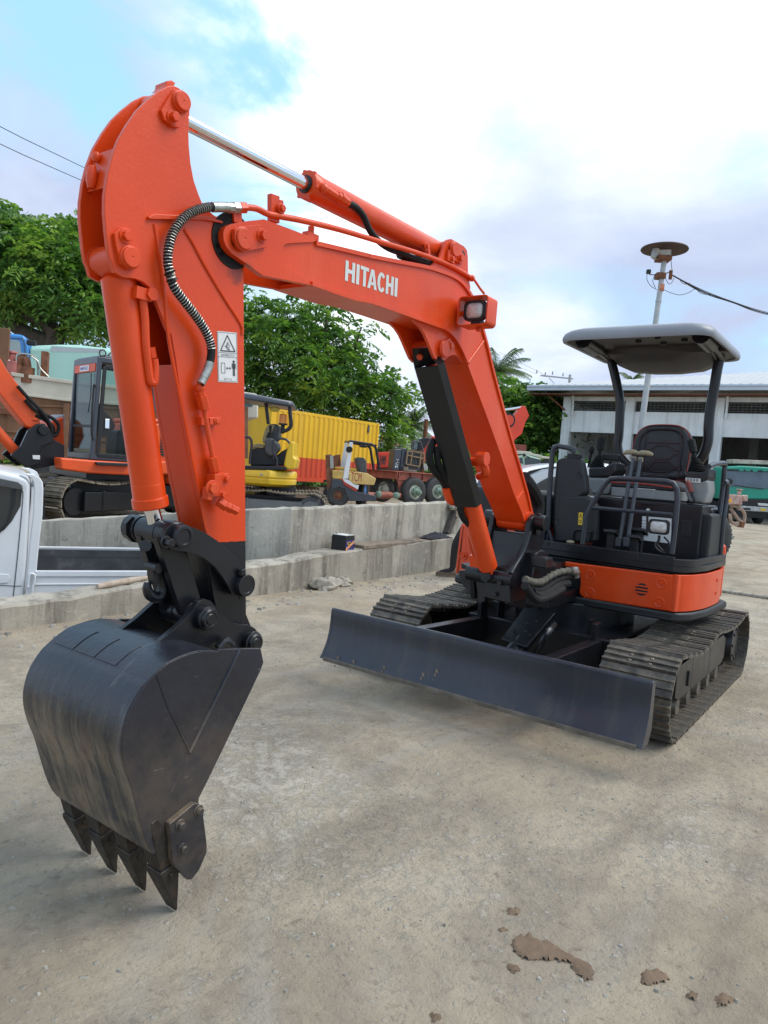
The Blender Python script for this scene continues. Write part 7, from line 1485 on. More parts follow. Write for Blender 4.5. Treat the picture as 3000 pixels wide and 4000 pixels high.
mb = MB(); cc_ = V(P[0].x, 1.1, 1.2); mb.ring([[V(p.x, 0, p.z-.12 if p.z > 1.5 else p.z) for p in P], [V(p.x, .12, p.z) for p in P], [V(p.x, 2.1, p.z) for p in P], [V(p.x, 2.25, p.z-.12 if p.z > 1.5 else p.z) for p in P]]); tk_ = f.put('tank', mb, m_mint, bevel=.06, seg=3)
mb = MB(); f.ply(mb, zX, [(688, 350), (1420, 395), (1400, 440), (690, 430)], -.004, .0); f.put('faded_panel', mb, mat('faded_patch', (.45, .50, .50), .6, var=.1), tk_)
mb = MB(); f.ply(mb, zX, [(-300, 150), (60, 170), (250, 190), (320, 205), (360, 260), (392, 460), (400, 800), (-300, 800)], -.05, 2.2); cb_ = f.put('cab', mb, m_blue, bevel=.08, seg=3)
mb = MB(); f.ply(mb, zX, [(-200, 250), (60, 262), (230, 272), (272, 300), (290, 490), (-200, 520)], -.065, -.045); f.put('side_window', mb, mat('sky_window', (.30, .36, .36), .12, var=.2, vscale=1.), cb_, bevel=.01)
mb = MB(); mb.tube([f.Y(zX(*q), -.055) for q in ((-200, 225), (230, 250), (320, 280), (345, 500))], .012, 5, 3); f.put('door_gap', mb, m_navy, cb_); mb = MB(); p = f.Y(zX(425, 310), -.3); mb.box(p, (.24, .2, .14)); f.put('air_intake', mb, m_blackmatte, cb_, bevel=.03)
for x_ in (-1.2, 2.5, 3.8):
    mb = MB(); mb.lathe((x_, 0, .48), EY, [(0, .15), (0, .44), (.05, .48), (.25, .48), (.3, .44), (.3, .15)], 24); f.put('wheel', mb, m_tyre)

# ---- yellow canopy excavator
f = Fr('canopy_excavator', 'small yellow excavator with black canopy and orange beacon, parked on the upper lot', 'excavator', zN(440, 1500), 13.2, 4, LOT)
cen = .85
mb = MB(); P = [f.Y(zN(*q), cen) for q in ((-200, 1205), (160, 1208), (400, 1225), (610, 1215), (700, 1200), (722, 1260), (716, 1310), (690, 1345), (600, 1362), (400, 1370), (160, 1378), (-200, 1375))]
xc = f.Y(zN(160, 1300), cen).x; zt_, zb2 = P[3].z, P[9].z; hw = .82
plan_ = [(xc-.8, -.75), (P[5].x-.55, -.78)] + [(P[5].x-.55+.55*math.sin(a), cen-hw*1.0*math.cos(a)-cen) for a in np.linspace(.15, PI-.15, 14)] + [(P[5].x-.55, .78), (xc-.8, .75)]
def lay(z, k): return [V(P[5].x-.9+(x-P[5].x+.9)*k, cen+y*k, z) for x, y in plan_]
mb.ring([lay(zb2, .90), lay(zb2+.05, .99), lay((zt_+zb2)/2-.02, 1.0), lay((zt_+zb2)/2-.01, .975), lay((zt_+zb2)/2+.01, .975), lay((zt_+zb2)/2+.02, 1.0), lay(zt_-.03, .99), lay(zt_, .96)]); bd = f.put('counterweight', mb, m_yel, bevel=.01, ang=50)
mb = MB(); f.ply(mb, zN, [(700, 1200), (722, 1090), (690, 1060), (695, 900), (650, 895), (610, 1010), (580, 1160), (615, 1200)], .12, 1.55, .3); f.put('engine_cover', mb, m_yel, bevel=.05, seg=3)
mb = MB(); p = f.Y(zN(335, 1255), .05); mb.cyl(V(p.x, p.y-.01, p.z), V(p.x, p.y+.1, p.z), .022); f.put('lock_boss', mb, m_zinc)
mb = MB(); f.ply(mb, zN, [(-100, 1155), (560, 1165), (612, 1180), (610, 1208), (160, 1205), (-100, 1200)], .08, 1.6, .1); f.put('floor', mb, m_blackmatte, bevel=.02)
mb = MB(); f.ply(mb, zN, [(215, 970), (400, 980), (480, 1060), (560, 1000), (640, 960), (600, 1160), (215, 1160)], .35, 1.4, .35); f.put('seat_base', mb, m_blackmatte, bevel=.03)
mb = MB(); f.ply(mb, zN, [(340, 915), (345, 860), (375, 760), (400, 715), (450, 705), (520, 710), (540, 750), (530, 850), (495, 910), (430, 930)], .45, .95, .45); st_ = f.put('seat', mb, m_greymach, bevel=.06, seg=3)
mb = MB(); f.ply(mb, zN, [(345, 912), (352, 860), (380, 770), (405, 722), (450, 715), (480, 725), (430, 850), (395, 920)], .42, .46, .45); f.ply(mb, zN, [(230, 935), (300, 920), (380, 930), (360, 975), (240, 968)], .40, .95, .42); f.put('seat_pad', mb, mat('straw_seat_cloth', (.36, .31, .15), .8, var=.2), st_, bevel=.02)
mb = MB(); f.ply(mb, zN, [(370, 880), (430, 850), (480, 880), (530, 920), (545, 980), (480, 1060), (420, 1060), (375, 1020)], .20, .42, .25); con = f.put('console', mb, m_greymach, bevel=.05, seg=3)
mb = MB(); a_, b_, c_ = f.Y(zN(425, 860), .3), f.Y(zN(432, 795), .3), f.Y(zN(432, 725), .3); mb.lathe(a_, b_-a_, [(0, .075), (.03, .06), (.035, .068), (.07, .05), (.075, .058), (.11, .03)], 14); mb.cyl(b_, c_, .02, .028); f.put('control_lever', mb, m_rubber, con)
mb = MB(); P = [f.Y(zN(*q), .25) for q in ((465, 1090), (470, 980), (475, 880), (600, 875), (650, 960), (590, 1080))]; mb.tube(P, .022, 8, 3); f.put('hand_rail', mb, m_rail); mb = MB(); mb.tube([f.Y(zN(*q), .15) for q in ((210, 1140), (215, 1050), (230, 920), (205, 855), (120, 850))], .024, 8, 3); f.put('hand_rail', mb, m_rail); mb = MB(); mb.tube([f.Y(zN(*q), .12) for q in ((465, 880), (460, 1000), (500, 1080), (505, 1165))], .02, 8, 3); f.put('hand_rail', mb, m_rail)
xcl, xcr = f.Y(zN(60, 440), .1).x, f.Y(zN(680, 480), .1).x; zc = f.Y(zN(640, 500), .1).z
mb = MB()
def crr(k, z, dy=0): 
    hx_, hy_ = (xcr-xcl)/2*k, .62*k; cx_ = (xcl+xcr)/2; return [V(cx_+hx_*sx, .72+hy_*sy+dy, z + (-.0 if sx > 0 else .07)) for sx, sy in ((-1, -.8), (-.9, -1), (.85, -1), (1, -.85), (1, .85), (.85, 1), (-.9, 1), (-1, .8))]
mb.ring([crr(.96, zc-.03), crr(1., zc-.015), crr(1., zc+.03), crr(.95, zc+.075), crr(.7, zc+.095)]); cn = f.put('canopy', mb, m_navy, bevel=.02, ang=60)
mb = MB(); mb.tube([f.Y(zN(*q), .3) for q in ((380, 470), (395, 580), (410, 710))], .032, 8); f.put('canopy_post', mb, m_black); mb = MB(); mb.tube([f.Y(zN(*q), .3) for q in ((640, 500), (645, 600), (655, 720), (620, 770), (560, 790))], .036, 8, 3); f.put('canopy_post', mb, m_black); mb = MB(); mb.tube([f.Y(zN(*q), 1.2) for q in ((380, 470), (395, 580), (410, 710))], .032, 8); f.put('canopy_post', mb, m_black)
mb = MB(); p = f.Y(zN(480, 550), .3); mb.sphere(p, .095, 16, (1, .3, .55)); mb.tube([p, f.Y(zN(410, 530), .3)], .012, 6); f.put('mirror', mb, mat('yellow_mirror_back', (.45, .36, .05), .3))
mb = MB(); p = f.Y(zN(567, 720), .4); mb.cyl(p, p+V(0, 0, .03), .085); mb.cyl(p-V(0, 0, .16), p, .04); bcn = f.put('beacon_base', mb, m_blackmatte)
mb = MB(); mb.lathe(p+V(0, 0, .03), (0, 0, 1), [(0, .080), (.16, .074), (.175, .06), (.178, .01)], 20); f.put('beacon', mb, mat('amber_lens', (.75, .25, .01), .2, var=.15, coat=.5), bcn)
mud_track(f, 'track', -.95, f.Y(zN(870, 1540), -.05).x+.0, -.05, .35, .30, .03, frame_m=mat('dusty_grey_frame', (.16, .165, .165), .7, var=.2, vscale=3.)); mud_track(f, 'track', -.95, f.Y(zN(870, 1540), -.05).x, 1.35, 1.75, .30, .03)
mb = MB(); mb.b2((-.6, .3, .2), (.7, 1.4, .5)); mb.cyl((0, cen, .4), (0, cen, zb2+.02-.0), .4, n=24); f.put('undercarriage', mb, m_black)

# ---- shipping container
cA, cB = at((1010, 1700), 24.5), at((1465, 1700), 29.6); dv = Vector((cB.x-cA.x, cB.y-cA.y, 0)); deg_ = math.degrees(math.atan2(dv.dot(_fh), dv.dot(_rh)))
f = Fr('shipping_container', 'yellow shipping container with a red lower band, dented along its ribbed side', 'container', (1465, 1880), 29.6, deg_, LOT)
LN = 6.06; z0c, z1c = f.Y((1456, 1893)).z, f.Y((1466, 1652)).z; zs = f.Y(zO(560, 495)).z
def corr(mb, z0, z1):
    n = 22; vs = []; prof_ = []
    for k in range(n):
        x = -LN+.08+(LN-.16)*k/n; w_ = (LN-.16)/n; prof_ += [(x, .0), (x+w_*.32, .0), (x+w_*.5, .045), (x+w_*.82, .045)]
    prof_.append((-.08, 0.))
    for x, y in prof_: vs += [(x, y, z0), (x, y, z1)]
    mb.add(vs, [(2*i, 2*i+2, 2*i+3, 2*i+1) for i in range(len(prof_)-1)])
m_cy = mat('container_yellow', (.80, .46, .015), .5, var=.1, vscale=.8, dirt=(.35, .20, .08), dirt_amt=.04, dscale=2.5, streak=((.5, .27, .05), 2., .4))
m_cr = mat('container_red', (.62, .075, .03), .5, var=.12, vscale=.8, dirt=(.25, .10, .06), dirt_amt=.06, dscale=2.5)
mb = MB(); corr(mb, zs, z1c-.1); mb.b2((-LN, .02, z1c-.10), (0, .10, z1c)); mb.b2((-.10, -.01, zs), (0, .10, z1c)); mb.b2((-LN, -.01, zs), (-LN+.10, .10, z1c)); mb.b2((-LN, .1, z1c-.04), (0, 2.44, z1c-.01)); mb.b2((-.05, .1, z0c), (-.01, 2.44, z1c-.05)); mb.b2((-LN+.01, .1, z0c), (-LN+.05, 2.44, z1c-.05)); f.put('upper_panel', mb, m_cy, ang=20)
mb = MB(); corr(mb, z0c+.13, zs); mb.b2((-LN, .0, z0c), (0, .10, z0c+.14)); mb.b2((-.10, -.01, z0c), (0, .10, zs)); mb.b2((-LN, -.01, z0c), (-LN+.10, .10, zs)); mb.b2((-LN, .1, z0c), (0, 2.4, z0c+.1)); lowp = f.put('lower_panel', mb, m_cr, ang=20)
mb = MB()
for x_ in (-LN+.7, -LN+2.9, -1.6): mb.b2((x_, -.004, z0c+.01), (x_+.3, .0, z0c+.11))
f.put('fork_pocket', mb, m_blackmatte, lowp)
mb = MB(); p = f.Y(zO(570, 145)); mb.b2((p.x-.05, -.02, p.z-.3), (p.x+.05, .0, p.z)); f.put('lashing_ring', mb, m_greymach)
for k, x_ in enumerate((-5.4, -3.2, -.8)):
    if z0c-LOT > .08:
        mb = MB(); mb.b2(f.M @ V(0, 0, 0), f.M @ V(0, 0, 0)); mb = MB(); mb.box(f.M @ V(x_, 1.1, (z0c-LOT)/2+ 0) if False else f.M @ V(x_, 1.1, (z0c-LOT)/2), (.3, 2.2, z0c-LOT-.004), rz=math.atan2(f.u.y, f.u.x)); tag(obj('timber_block', mb, m_wood, bevel=.01), ['timber block under the hidden left end of the yellow container', 'timber block under the middle of the yellow container', 'timber block under the right end of the yellow container'][k], 'timber', 'blocks under the container')
# ---- forklift
f = Fr('forklift', 'white and navy forklift with an open overhead guard, in front of the container', 'forklift', zO(330, 850), 23.0, 12, LOT)
gz = f.Y(zO(290, 865)).z
f.t.location.z = LOT
def fo_(name, pts, y0, y1, m_, par=None, ref=None, bevel=.03): mb = MB(); f.ply(mb, zO, pts, y0, y1, ref); return f.put(name, mb, m_, par, bevel=bevel)
body = fo_('chassis', [(228, 640), (330, 650), (345, 700), (450, 755), (640, 800), (640, 850), (390, 845), (370, 800), (350, 735), (290, 715), (235, 740), (222, 780)], .0, 1.1, m_navy)
fo_('hood', [(232, 560), (350, 570), (330, 645), (235, 640)], .02, 1.08, mat('ochre_paint', (.60, .40, .10), .5, var=.3, vscale=3., dirt=(.2, .15, .08), dirt_amt=.12), body)
hd_ = fo_('side_panel', [(385, 590), (470, 575), (560, 590), (640, 640), (620, 700), (430, 690), (385, 650)], -.01, 1.1, mat('ochre_panel', (.62, .42, .14), .5, var=.2, vscale=3.), body)
text('TCM', f.Y(zO(405, 660), -.012), f.Y(zO(500, 668), -.012)-f.Y(zO(405, 660), -.012), V(0, 0, .28), mat('maroon_lettering', (.35, .03, .03), .5), 'side_lettering', hd_, off=.0)
fo_('white_band', [(330, 640), (385, 650), (430, 690), (480, 700), (470, 740), (345, 668)], -.012, .0, m_white, body, bevel=0); fo_('red_stripe', [(328, 655), (345, 668), (470, 742), (450, 758), (340, 695)], -.018, -.004, m_red, body, bevel=0)
for y_ in (.0, .98): mb = MB(); f.ply(mb, zO, [(395, 298), (425, 305), (380, 640), (330, 640)], y_, y_+.1, .0); f.put('rear_post', mb, m_white, bevel=.01)
mb = MB()
for y_ in (.0, .98):
    P = [f.Y(zO(*q), 0) for q in ((395, 292), (560, 318), (610, 328), (640, 360), (655, 450), (672, 560))]; mb.tube([V(p.x, y_+.05, p.z) for p in P], .045, 8, 3)
p0, p1 = f.Y(zO(398, 292)), f.Y(zO(640, 330))
for k in range(6): q = p0.lerp(p1, k/5.); mb.obox(V(q.x, 0, q.z), V(q.x, 1.05, q.z), .05, .04)
f.put('overhead_guard', mb, m_black)
fo_('seat', [(455, 452), (480, 442), (530, 445), (552, 480), (555, 575), (550, 610), (490, 605), (478, 560)], .25, .8, m_greymach, bevel=.05)
mb = MB(); f.ply(mb, zO, [(170, 420), (215, 412), (240, 430), (250, 520), (230, 640), (215, 790), (190, 785)], .1, .2, .1); f.ply(mb, zO, [(255, 420), (305, 415), (312, 520), (255, 530)], .8, .9, .8); f.ply(mb, zO, [(215, 430), (300, 425), (240, 640), (215, 640)], .5, .58, .5); f.put('counterweight_mast', mb, m_rust, bevel=.015)
mb = MB(); f.ply(mb, zO, [(210, 425), (240, 430), (245, 540), (215, 545)], .09, .10, .1); f.put('bare_patch', mb, m_zinc)
fo_('crosspiece', [(255, 528), (460, 545), (460, 572), (255, 552)], .3, .4, mat('yellow_timber', (.6, .38, .06), .6))
def wheel(f, par, c, axis, r, w_, rim_m, rimr=.55, n=28, hub=.0):
    mb = MB(); mb.lathe(Vector(c)-Vector(axis)*(w_/2), axis, [(.02, r*rimr), (.0, r*.8), (.03, r*.95), (w_*.18, r), (w_*.82, r), (w_-.03, r*.95), (w_, r*.8), (w_-.02, r*rimr)], n, False)
    d = Vector(axis).normalized(); a = d.orthogonal().normalized(); b_ = d.cross(a)
    for k in range(44):
        t = 2*PI*k/44; e = a*math.cos(t)+b_*math.sin(t); tn = -a*math.sin(t)+b_*math.cos(t)
        mb.obox(Vector(c)+e*(r+.002)-d*(w_*.32), Vector(c)+e*(r+.002)+d*(w_*.32)+tn*(r*.07), r*.055, r*.04, e)
    w_o = f.put('wheel', mb, m_tyre, par)
    mb = MB(); s_ = d*(w_/2); mb.lathe(Vector(c)+s_-d*.03, d, [(-.02, r*rimr*1.02), (.0, r*rimr), (-.06, r*rimr*.86), (-.07, r*.30), (-.03+hub*.3, r*.26), (hub, r*.2), (hub+.01, .01)], n)
    f.put('rim', mb, rim_m, w_o); return w_o
p = f.Y(zO(290, 795)); wheel(f, f.t, (p.x, .12, p.z), (0, -1, 0), .40*23/26+.01, .22, m_rust, .4); wheel(f, f.t, (p.x, 1.0, p.z), (0, -1, 0), .36, .22, m_rust, .4)
p = f.Y(zO(430, 840), .4); wheel(f, f.t, (p.x, .9, .33), (0, -1, 0), .33, .24, m_rust, .5)
mb = MB(); p = f.Y(zO(520, 340), .3); mb.sphere(p, .09, 10, (1.6, 1, .6)); q = f.Y(zO(385, 360), -.02); mb.lathe(q, (0, -1, -.3), [(0, .03), (.12, .11), (.13, .1)], 12); f.put('lamps', mb, m_blackmatte)
# ---- bare truck chassis on its wheels
f = Fr('truck_chassis', 'stripped red truck frame standing on dusty wheels at the wall edge', 'chassis', zO(840, 700), 25.0, 36, LOT)
mb = MB()
def ibeam(y_, x0_, x1_, zt_, zb_):
    mb.b2((x0_, y_, zb_), (x1_, y_+.2, zb_+.03)); mb.b2((x0_, y_, zt_-.03), (x1_, y_+.2, zt_)); mb.b2((x0_, y_+.08, zb_+.03), (x1_, y_+.11, zt_-.03))
    for k in range(int((x1_-x0_)/.55)+1): x = x0_+.02+k*.55; mb.b2((x, y_+.005, zb_+.03), (x+.025, y_+.195, zt_-.03))
zt_, zb_ = f.Y(zO(850, 570)).z, f.Y(zO(850, 650)).z
ibeam(0, 0, 5.2, zt_, zb_); ibeam(1.5, 0, 5.2, zt_, zb_)
mb.b2((-.03, 0, zb_), (0, 2.9, zb_+.03)); mb.b2((-.2, 0, zt_-.03), (0, 2.9, zt_)); mb.b2((-.08, 0, zb_+.02), (-.05, 2.9, zt_-.02)); ch = f.put('frame_beam', mb, m_redbeam, bevel=.006)
mb = MB()
for q in ((0.1, .03), (-.05, 2.2)): mb.prism([V(q[0]-.12, q[1], zb_), V(q[0]+.3, q[1], zb_), V(q[0]+.15, q[1], zb_-.42), V(q[0]+.05, q[1], zb_-.42)], (0, .04, 0))
f.put('hanger', mb, m_redbeam, ch)
m_greenhub = mat('green_hub', (.20, .29, .22), .6, var=.4, vscale=8., dirt=(.25, .18, .10), dirt_amt=.15); m_rim = mat('pale_rim', (.42, .45, .38), .6, var=.4, vscale=6., dirt=(.22, .13, .07), dirt_amt=.2)
for q in ((985, 762), (1195, 755)):
    p = f.Y(zO(*q), -.15); w_ = wheel(f, f.t, (p.x, -.12, p.z), (0, -1, 0), .50, .30, m_rim, .52, hub=.0)
    mb = MB(); mb.lathe((p.x, -.25, p.z), (0, -1, 0), [(0, .14), (.10, .13), (.12, .09), (.26, .085), (.27, .06), (.32, .055), (.33, .01)], 16)
    for k in range(8): t = 2*PI*k/8; mb.cyl((p.x+.17*math.cos(t), -.25, p.z+.17*math.sin(t)), (p.x+.17*math.cos(t), -.33, p.z+.17*math.sin(t)), .02, n=6)
    f.put('hub', mb, m_greenhub, w_); wheel(f, f.t, (p.x, 1.75, p.z), (0, -1, 0), .50, .30, m_rim, .52)
p = f.at(zO(505, 760), 24.2); wheel(f, f.t, (p.x, p.y, p.z), V(.72, -.70, 0).normalized(), .52, .30, mat('blue_rim', (.06, .18, .40), .6, var=.4, vscale=6., dirt=(.2, .12, .07), dirt_amt=.2), .58)
a_, b_ = f.at(zO(560, 790), 24.3), f.at(zO(860, 795), 24.9); mb = MB(); mb.cyl(a_, b_, .09, n=14); mb.cyl(a_.lerp(b_, .3), a_.lerp(b_, .7), .12, n=14); ax_ = f.put('axle', mb, m_redbeam)
for q in ((660, 785), (825, 795)):
    c = f.at(zO(*q), 24.3); n_ = (f.I @ CC - c).normalized(); mb = MB(); mb.lathe(c, n_, [(-.1, .12), (0, .12), (.02, .08), (.10, .07), (.11, .03)], 16); f.put('hub_end', mb, m_greenhub, ax_)
mb = MB()
for P in ([(560, 640), (600, 700), (640, 770)], [(770, 650), (700, 690), (670, 700)], [(740, 680), (760, 720), (800, 760)], [(620, 660), (630, 740), (655, 760)]): mb.tube([f.at(zO(*q), 24.5) for q in P], .02, 6, 4)
f.put('brake_hoses', mb, m_rubber, ax_)
# load standing on the chassis
f = Fr('radiator_crate', 'black engine block behind a brown cage, standing on the stripped red chassis', 'engine', zV(470, 1290), 25.6, 30, zt_+LOT)
mb = MB(); f.ply(mb, zV, [(240, 860), (390, 850), (330, 1310), (190, 1310)], .1, .5, .1); f.ply(mb, zV, [(400, 830), (500, 845), (440, 1310), (345, 1310)], .1, .7, .1); f.ply(mb, zV, [(520, 900), (830, 930), (790, 1330), (470, 1280)], .12, .7, .12); blk = f.put('engine_block', mb, m_navy, bevel=.02)
o_, w2_ = f.Y(zV(232, 1265), .095), f.Y(zV(310, 1262), .095); h_ = f.Y(zV(258, 1075), .095)
for k, ch_ in enumerate('TCM'):
    a_ = f.Y(zV(262-14*k, 1125+66*k), .094); b_ = f.Y(zV(318-14*k, 1125+66*k), .094); c_ = f.Y(zV(268-14*k, 1075+66*k), .094); text(ch_, a_, b_-a_, c_-a_, m_white, 'block_lettering', blk, off=.01, th=.003)
mb = MB()
G_ = lambda x, y: f.Y(zV(x, y), .02)
for a_, b_ in (((515, 870), (470, 1180)), ((615, 890), (570, 1190)), ((800, 940), (765, 1230)), ((870, 945), (850, 1200)), ((515, 870), (880, 945)), ((510, 985), (860, 1060)), ((470, 1175), (770, 1235)), ((525, 880), (870, 955))): mb.obox(G_(*a_), G_(*b_), .05, .05, EY)
f.put('cage', mb, mat('brown_cage', (.24, .16, .09), .7, var=.3, vscale=6.), bevel=.006)
mb = MB()
for k in range(7): a_ = f.Y(zV(530+38*k, 920+8*k), .1); mb.cyl(a_, a_-V(.03, 0, .5), .035, n=8)
mb.obox(f.Y(zV(640, 1010), .08), f.Y(zV(700, 1130), .08), .05, .05, EY); mb.obox(f.Y(zV(720, 1000), .08), f.Y(zV(680, 1180), .08), .05, .05, EY); f.put('pipes', mb, m_greymach)
mb = MB(); f.ply(mb, zV, [(430, 1235), (520, 1240), (520, 1290), (710, 1310), (700, 1365), (420, 1320)], -.02, .6, 0); f.put('timber_bed', mb, m_wood, bevel=.01)
mb = MB(); mb.tube([f.Y(zV(*q), .3) for q in ((600, 860), (605, 720), (650, 680), (740, 685), (790, 710), (840, 850), (850, 920))], .025, 7, 3); f.put('bent_pipe', mb, m_greymach)
mb = MB(); f.ply(mb, zV, [(845, 1165), (950, 1180), (950, 1310), (870, 1310)], .0, .4, .0); mb.b2((f.Y(zV(900, 1240)).x, -.01, f.Y(zV(900, 1270)).z), (f.Y(zV(940, 1240)).x, 0, f.Y(zV(900, 1225)).z)); f.put('grey_gearbox', mb, m_zinc, bevel=.03)
# ---- red excavator beyond, seen in pieces around the boom
f = Fr('red_excavator', 'bright red excavator behind the chassis, its arm end rising before the workshop trees', 'excavator', zO(720, 540), 30.0, 14, LOT)
mb = MB(); f.ply(mb, zO, [(655, 395), (780, 388), (820, 400), (830, 540), (640, 545)], 0, 2.2); hs_ = f.put('engine_house', mb, m_red2, bevel=.06, seg=3)
text('ZAXIS', f.Y(zO(670, 475), -.004), f.Y(zO(728, 475), -.004)-f.Y(zO(670, 475), -.004), V(0, 0, .22), m_ink, 'house_lettering', hs_, off=.02); text('180', f.Y(zO(672, 512), -.004), f.Y(zO(725, 512), -.004)-f.Y(zO(672, 512), -.004), V(0, 0, .34), m_ink, 'house_lettering', hs_, off=.02)
mb = MB(); f.ply(mb, zV, [(1050, 570), (1300, 620), (1500, 900), (1450, 1000), (1250, 800), (1050, 960), (960, 1110), (870, 1100), (880, 960), (820, 900), (980, 720)], 1.0, 1.35, 1.0); mb.tube([f.Y(zV(1300, 700), 1.2), f.Y(zU(-200, -300), 1.2), f.Y(zU(330, -60), 1.2)], .22, 8, 4); f.put('boom', mb, m_red2, bevel=.02)
mb = MB(); f.ply(mb, zW, [(655, 1345), (700, 1360), (757, 1505), (700, 1600), (640, 1790), (560, 1850), (500, 1930), (440, 1720), (430, 1650), (500, 1530), (600, 1400)], 1.0, 1.3, 1.0); ak_ = f.put('stick', mb, m_red2, bevel=.02)
mb = MB(); mb.cyl(f.Y(zW(640, 1375), 1.15), f.Y(zW(0, 1470), 1.15), .06, n=12); f.put('piston_rod', mb, m_chrome, ak_)
mb = MB(); p = f.Y(zW(430, 1575), .98); mb.cyl(p, p+EY*.3, .33, n=20); f.put('stick_hub', mb, m_blackmatte, ak_); mb = MB(); mb.cyl(p-EY*.04, p, .24, n=20); f.put('hub_cap', mb, m_red2, ak_)
mb = MB(); f.ply(mb, zV, [(720, 890), (745, 720), (780, 650), (840, 610), (980, 600), (1005, 640), (900, 800), (800, 890)], .7, 1.4, .7); f.put('bucket', mb, m_black, bevel=.05)
mb = MB(); f.ply(mb, zO, [(600, 545), (900, 560), (900, 640), (600, 630)], -.3, 2.4, -.3); f.put('undercarriage', mb, m_black)
# ---- shed roof, rusty post and far bits behind the forklift
f = Fr('tin_shed', 'small shed with a rusty corrugated roof behind the forklift guard', 'shed', zO(740, 380), 34, 10, LOT)
mb = MB(); p0, p1, p2, p3 = f.Y(zO(600, 285)), f.Y(zO(800, 290)), f.Y(zO(850, 345)), f.Y(zO(640, 390))
n = 40; vs = []; 
for k in range(n+1): t = k/n; a_, b_ = p0.lerp(p1, t), f.Y(zO(600, 372)).lerp(f.Y(zO(760, 345)), t); vs += [(a_.x, 1.6, a_.z+.03*(k % 2)), (b_.x, -.4, b_.z+.03*(k % 2))]
mb.add(vs, [(2*k, 2*k+2, 2*k+3, 2*k+1) for k in range(n)]); f.put('roof', mb, mat('old_tin', (.34, .33, .27), .6, .2, var=.3, vscale=2., dirt=(.25, .13, .07), dirt_amt=.14), smooth=False)
mb = MB(); a_ = f.Y(zO(800, 285), 1.6); mb.prism([V(a_.x, 1.6, p1.z+.02), V(f.Y(zO(850, 345)).x, -.2, p2.z), V(f.Y(zO(770, 345)).x, -.4, f.Y(zO(760, 345)).z)], (.08, 0, .05)); mb.obox(V(p0.x, 1.6, p0.z+.05), V(p1.x, 1.6, p1.z+.05), .15, .08); f.put('ridge', mb, m_rust)
mb = MB(); mb.b2((p0.x+.1, .1, 0), (p1.x-.1, 1.5, p3.z-.15)); f.put('wall', mb, m_brown)
b_ = at(zV(905, 600), 33); t_ = at(zV(915, 210), 33); mb = MB(); mb.cyl((t_.x, t_.y, LOT), t_, .10, n=10); tag(obj('steel_post', mb, m_rust), 'tall rusty steel post standing before the distant palms', 'post')
f = Fr('pale_house', 'low pale house far behind, under the yellowish palm', 'house', zV(560, 850), 62, 5, 0)
mb = MB(); f.ply(mb, zV, [(390, 780), (720, 770), (720, 900), (390, 900)], 0, 4); f.put('wall', mb, m_wall); mb = MB(); f.ply(mb, zV, [(370, 760), (560, 720), (740, 760), (740, 785), (370, 790)], -.3, 4.3); f.put('roof', mb, m_roof)
mb = MB(); f.ply(mb, zV, [(440, 800), (480, 800), (480, 850), (440, 850)], -.02, 0); f.put('window', mb, m_glass)
f = Fr('yellow_hut', 'bright yellow shed wall glimpsed between leaves above the tin roof', 'shed', zV(80, 580), 48, 5, 0)
mb = MB(); f.ply(mb, zV, [(-10, 510), (140, 520), (130, 700), (-10, 700)], 0, 2); f.put('wall', mb, m_cy); mb = MB(); f.ply(mb, zV, [(-25, 498), (155, 508), (155, 522), (-25, 512)], -.2, 2.2); f.put('roof', mb, m_roof)

# ---- silver car, pale jeep, green truck
f = Fr('silver_car', 'silver white car with dark tinted windows behind the black tank cover', 'car', zU(1100, 1470), 12.6, 6, 0)
W3 = 1.65; m_silver = mat('silver_car_paint', (.60, .61, .64), .22, .25, var=.03, vscale=2., coat=.5)
prof_ = [f.Y(zU(*q)) for q in ((-250, 1420), (-330, 1150), (-250, 980), (-60, 950), (150, 930), (430, 780), (750, 800), (1000, 700), (1220, 640), (1600, 600), (2200, 600), (2800, 640), (3060, 720), (3180, 980), (3210, 1300), (3190, 1500))]
low_ = [V(p.x, 0, max(.28, p.z)) for p in prof_[-1:]] + [V(prof_[0].x, 0, .28)]
P = [V(p.x, 0, max(p.z, .3)) for p in prof_]; P[-1].z = .28; P.append(V(P[0].x, 0, .28))
cc_ = sum(P, V())/len(P)
def csec(y, k, tz): return [V(cc_.x+(p.x-cc_.x)*k, y, p.z - (tz if p.z > 1.2 else 0)) for p in P]
mb = MB(); mb.ring([csec(.0, .97, .05), csec(.10, 1., .0), csec(W3-.1, 1., 0), csec(W3, .97, .05)]); cb_ = f.put('body', mb, m_silver, bevel=.05, seg=3)
mb = MB(); f.ply(mb, zU, [(915, 1060), (960, 1000), (1060, 930), (1200, 855), (1700, 800), (2500, 840), (2700, 1245), (1030, 1240)], -.012, .0); f.put('side_window', mb, m_glass, cb_)
mb = MB(); f.ply(mb, zU, [(735, 805), (880, 730), (1060, 690), (1220, 665), (1800, 640), (1800, 665), (1220, 690), (1090, 710), (900, 790), (780, 868)], -.014, .0); f.put('roof_rail', mb, m_blackmatte, cb_)
mb = MB(); f.ply(mb, zU, [(-20, 1320), (120, 1330), (160, 1420), (-40, 1425)], -.02, .0); f.put('bumper', mb, m_greymach, cb_)
for q in ((200, 0), (2500, 0)): p = f.Y(zU(q[0], 1400)); wheel(f, cb_ if False else f.t, (p.x, .12, .33), (0, -1, 0), .33, .2, m_zinc, .65)
f = Fr('pale_green_truck', 'pale green cab truck with a cream roof board, far behind the silver car', 'truck', zU(780, 600), 30, 4, 0)
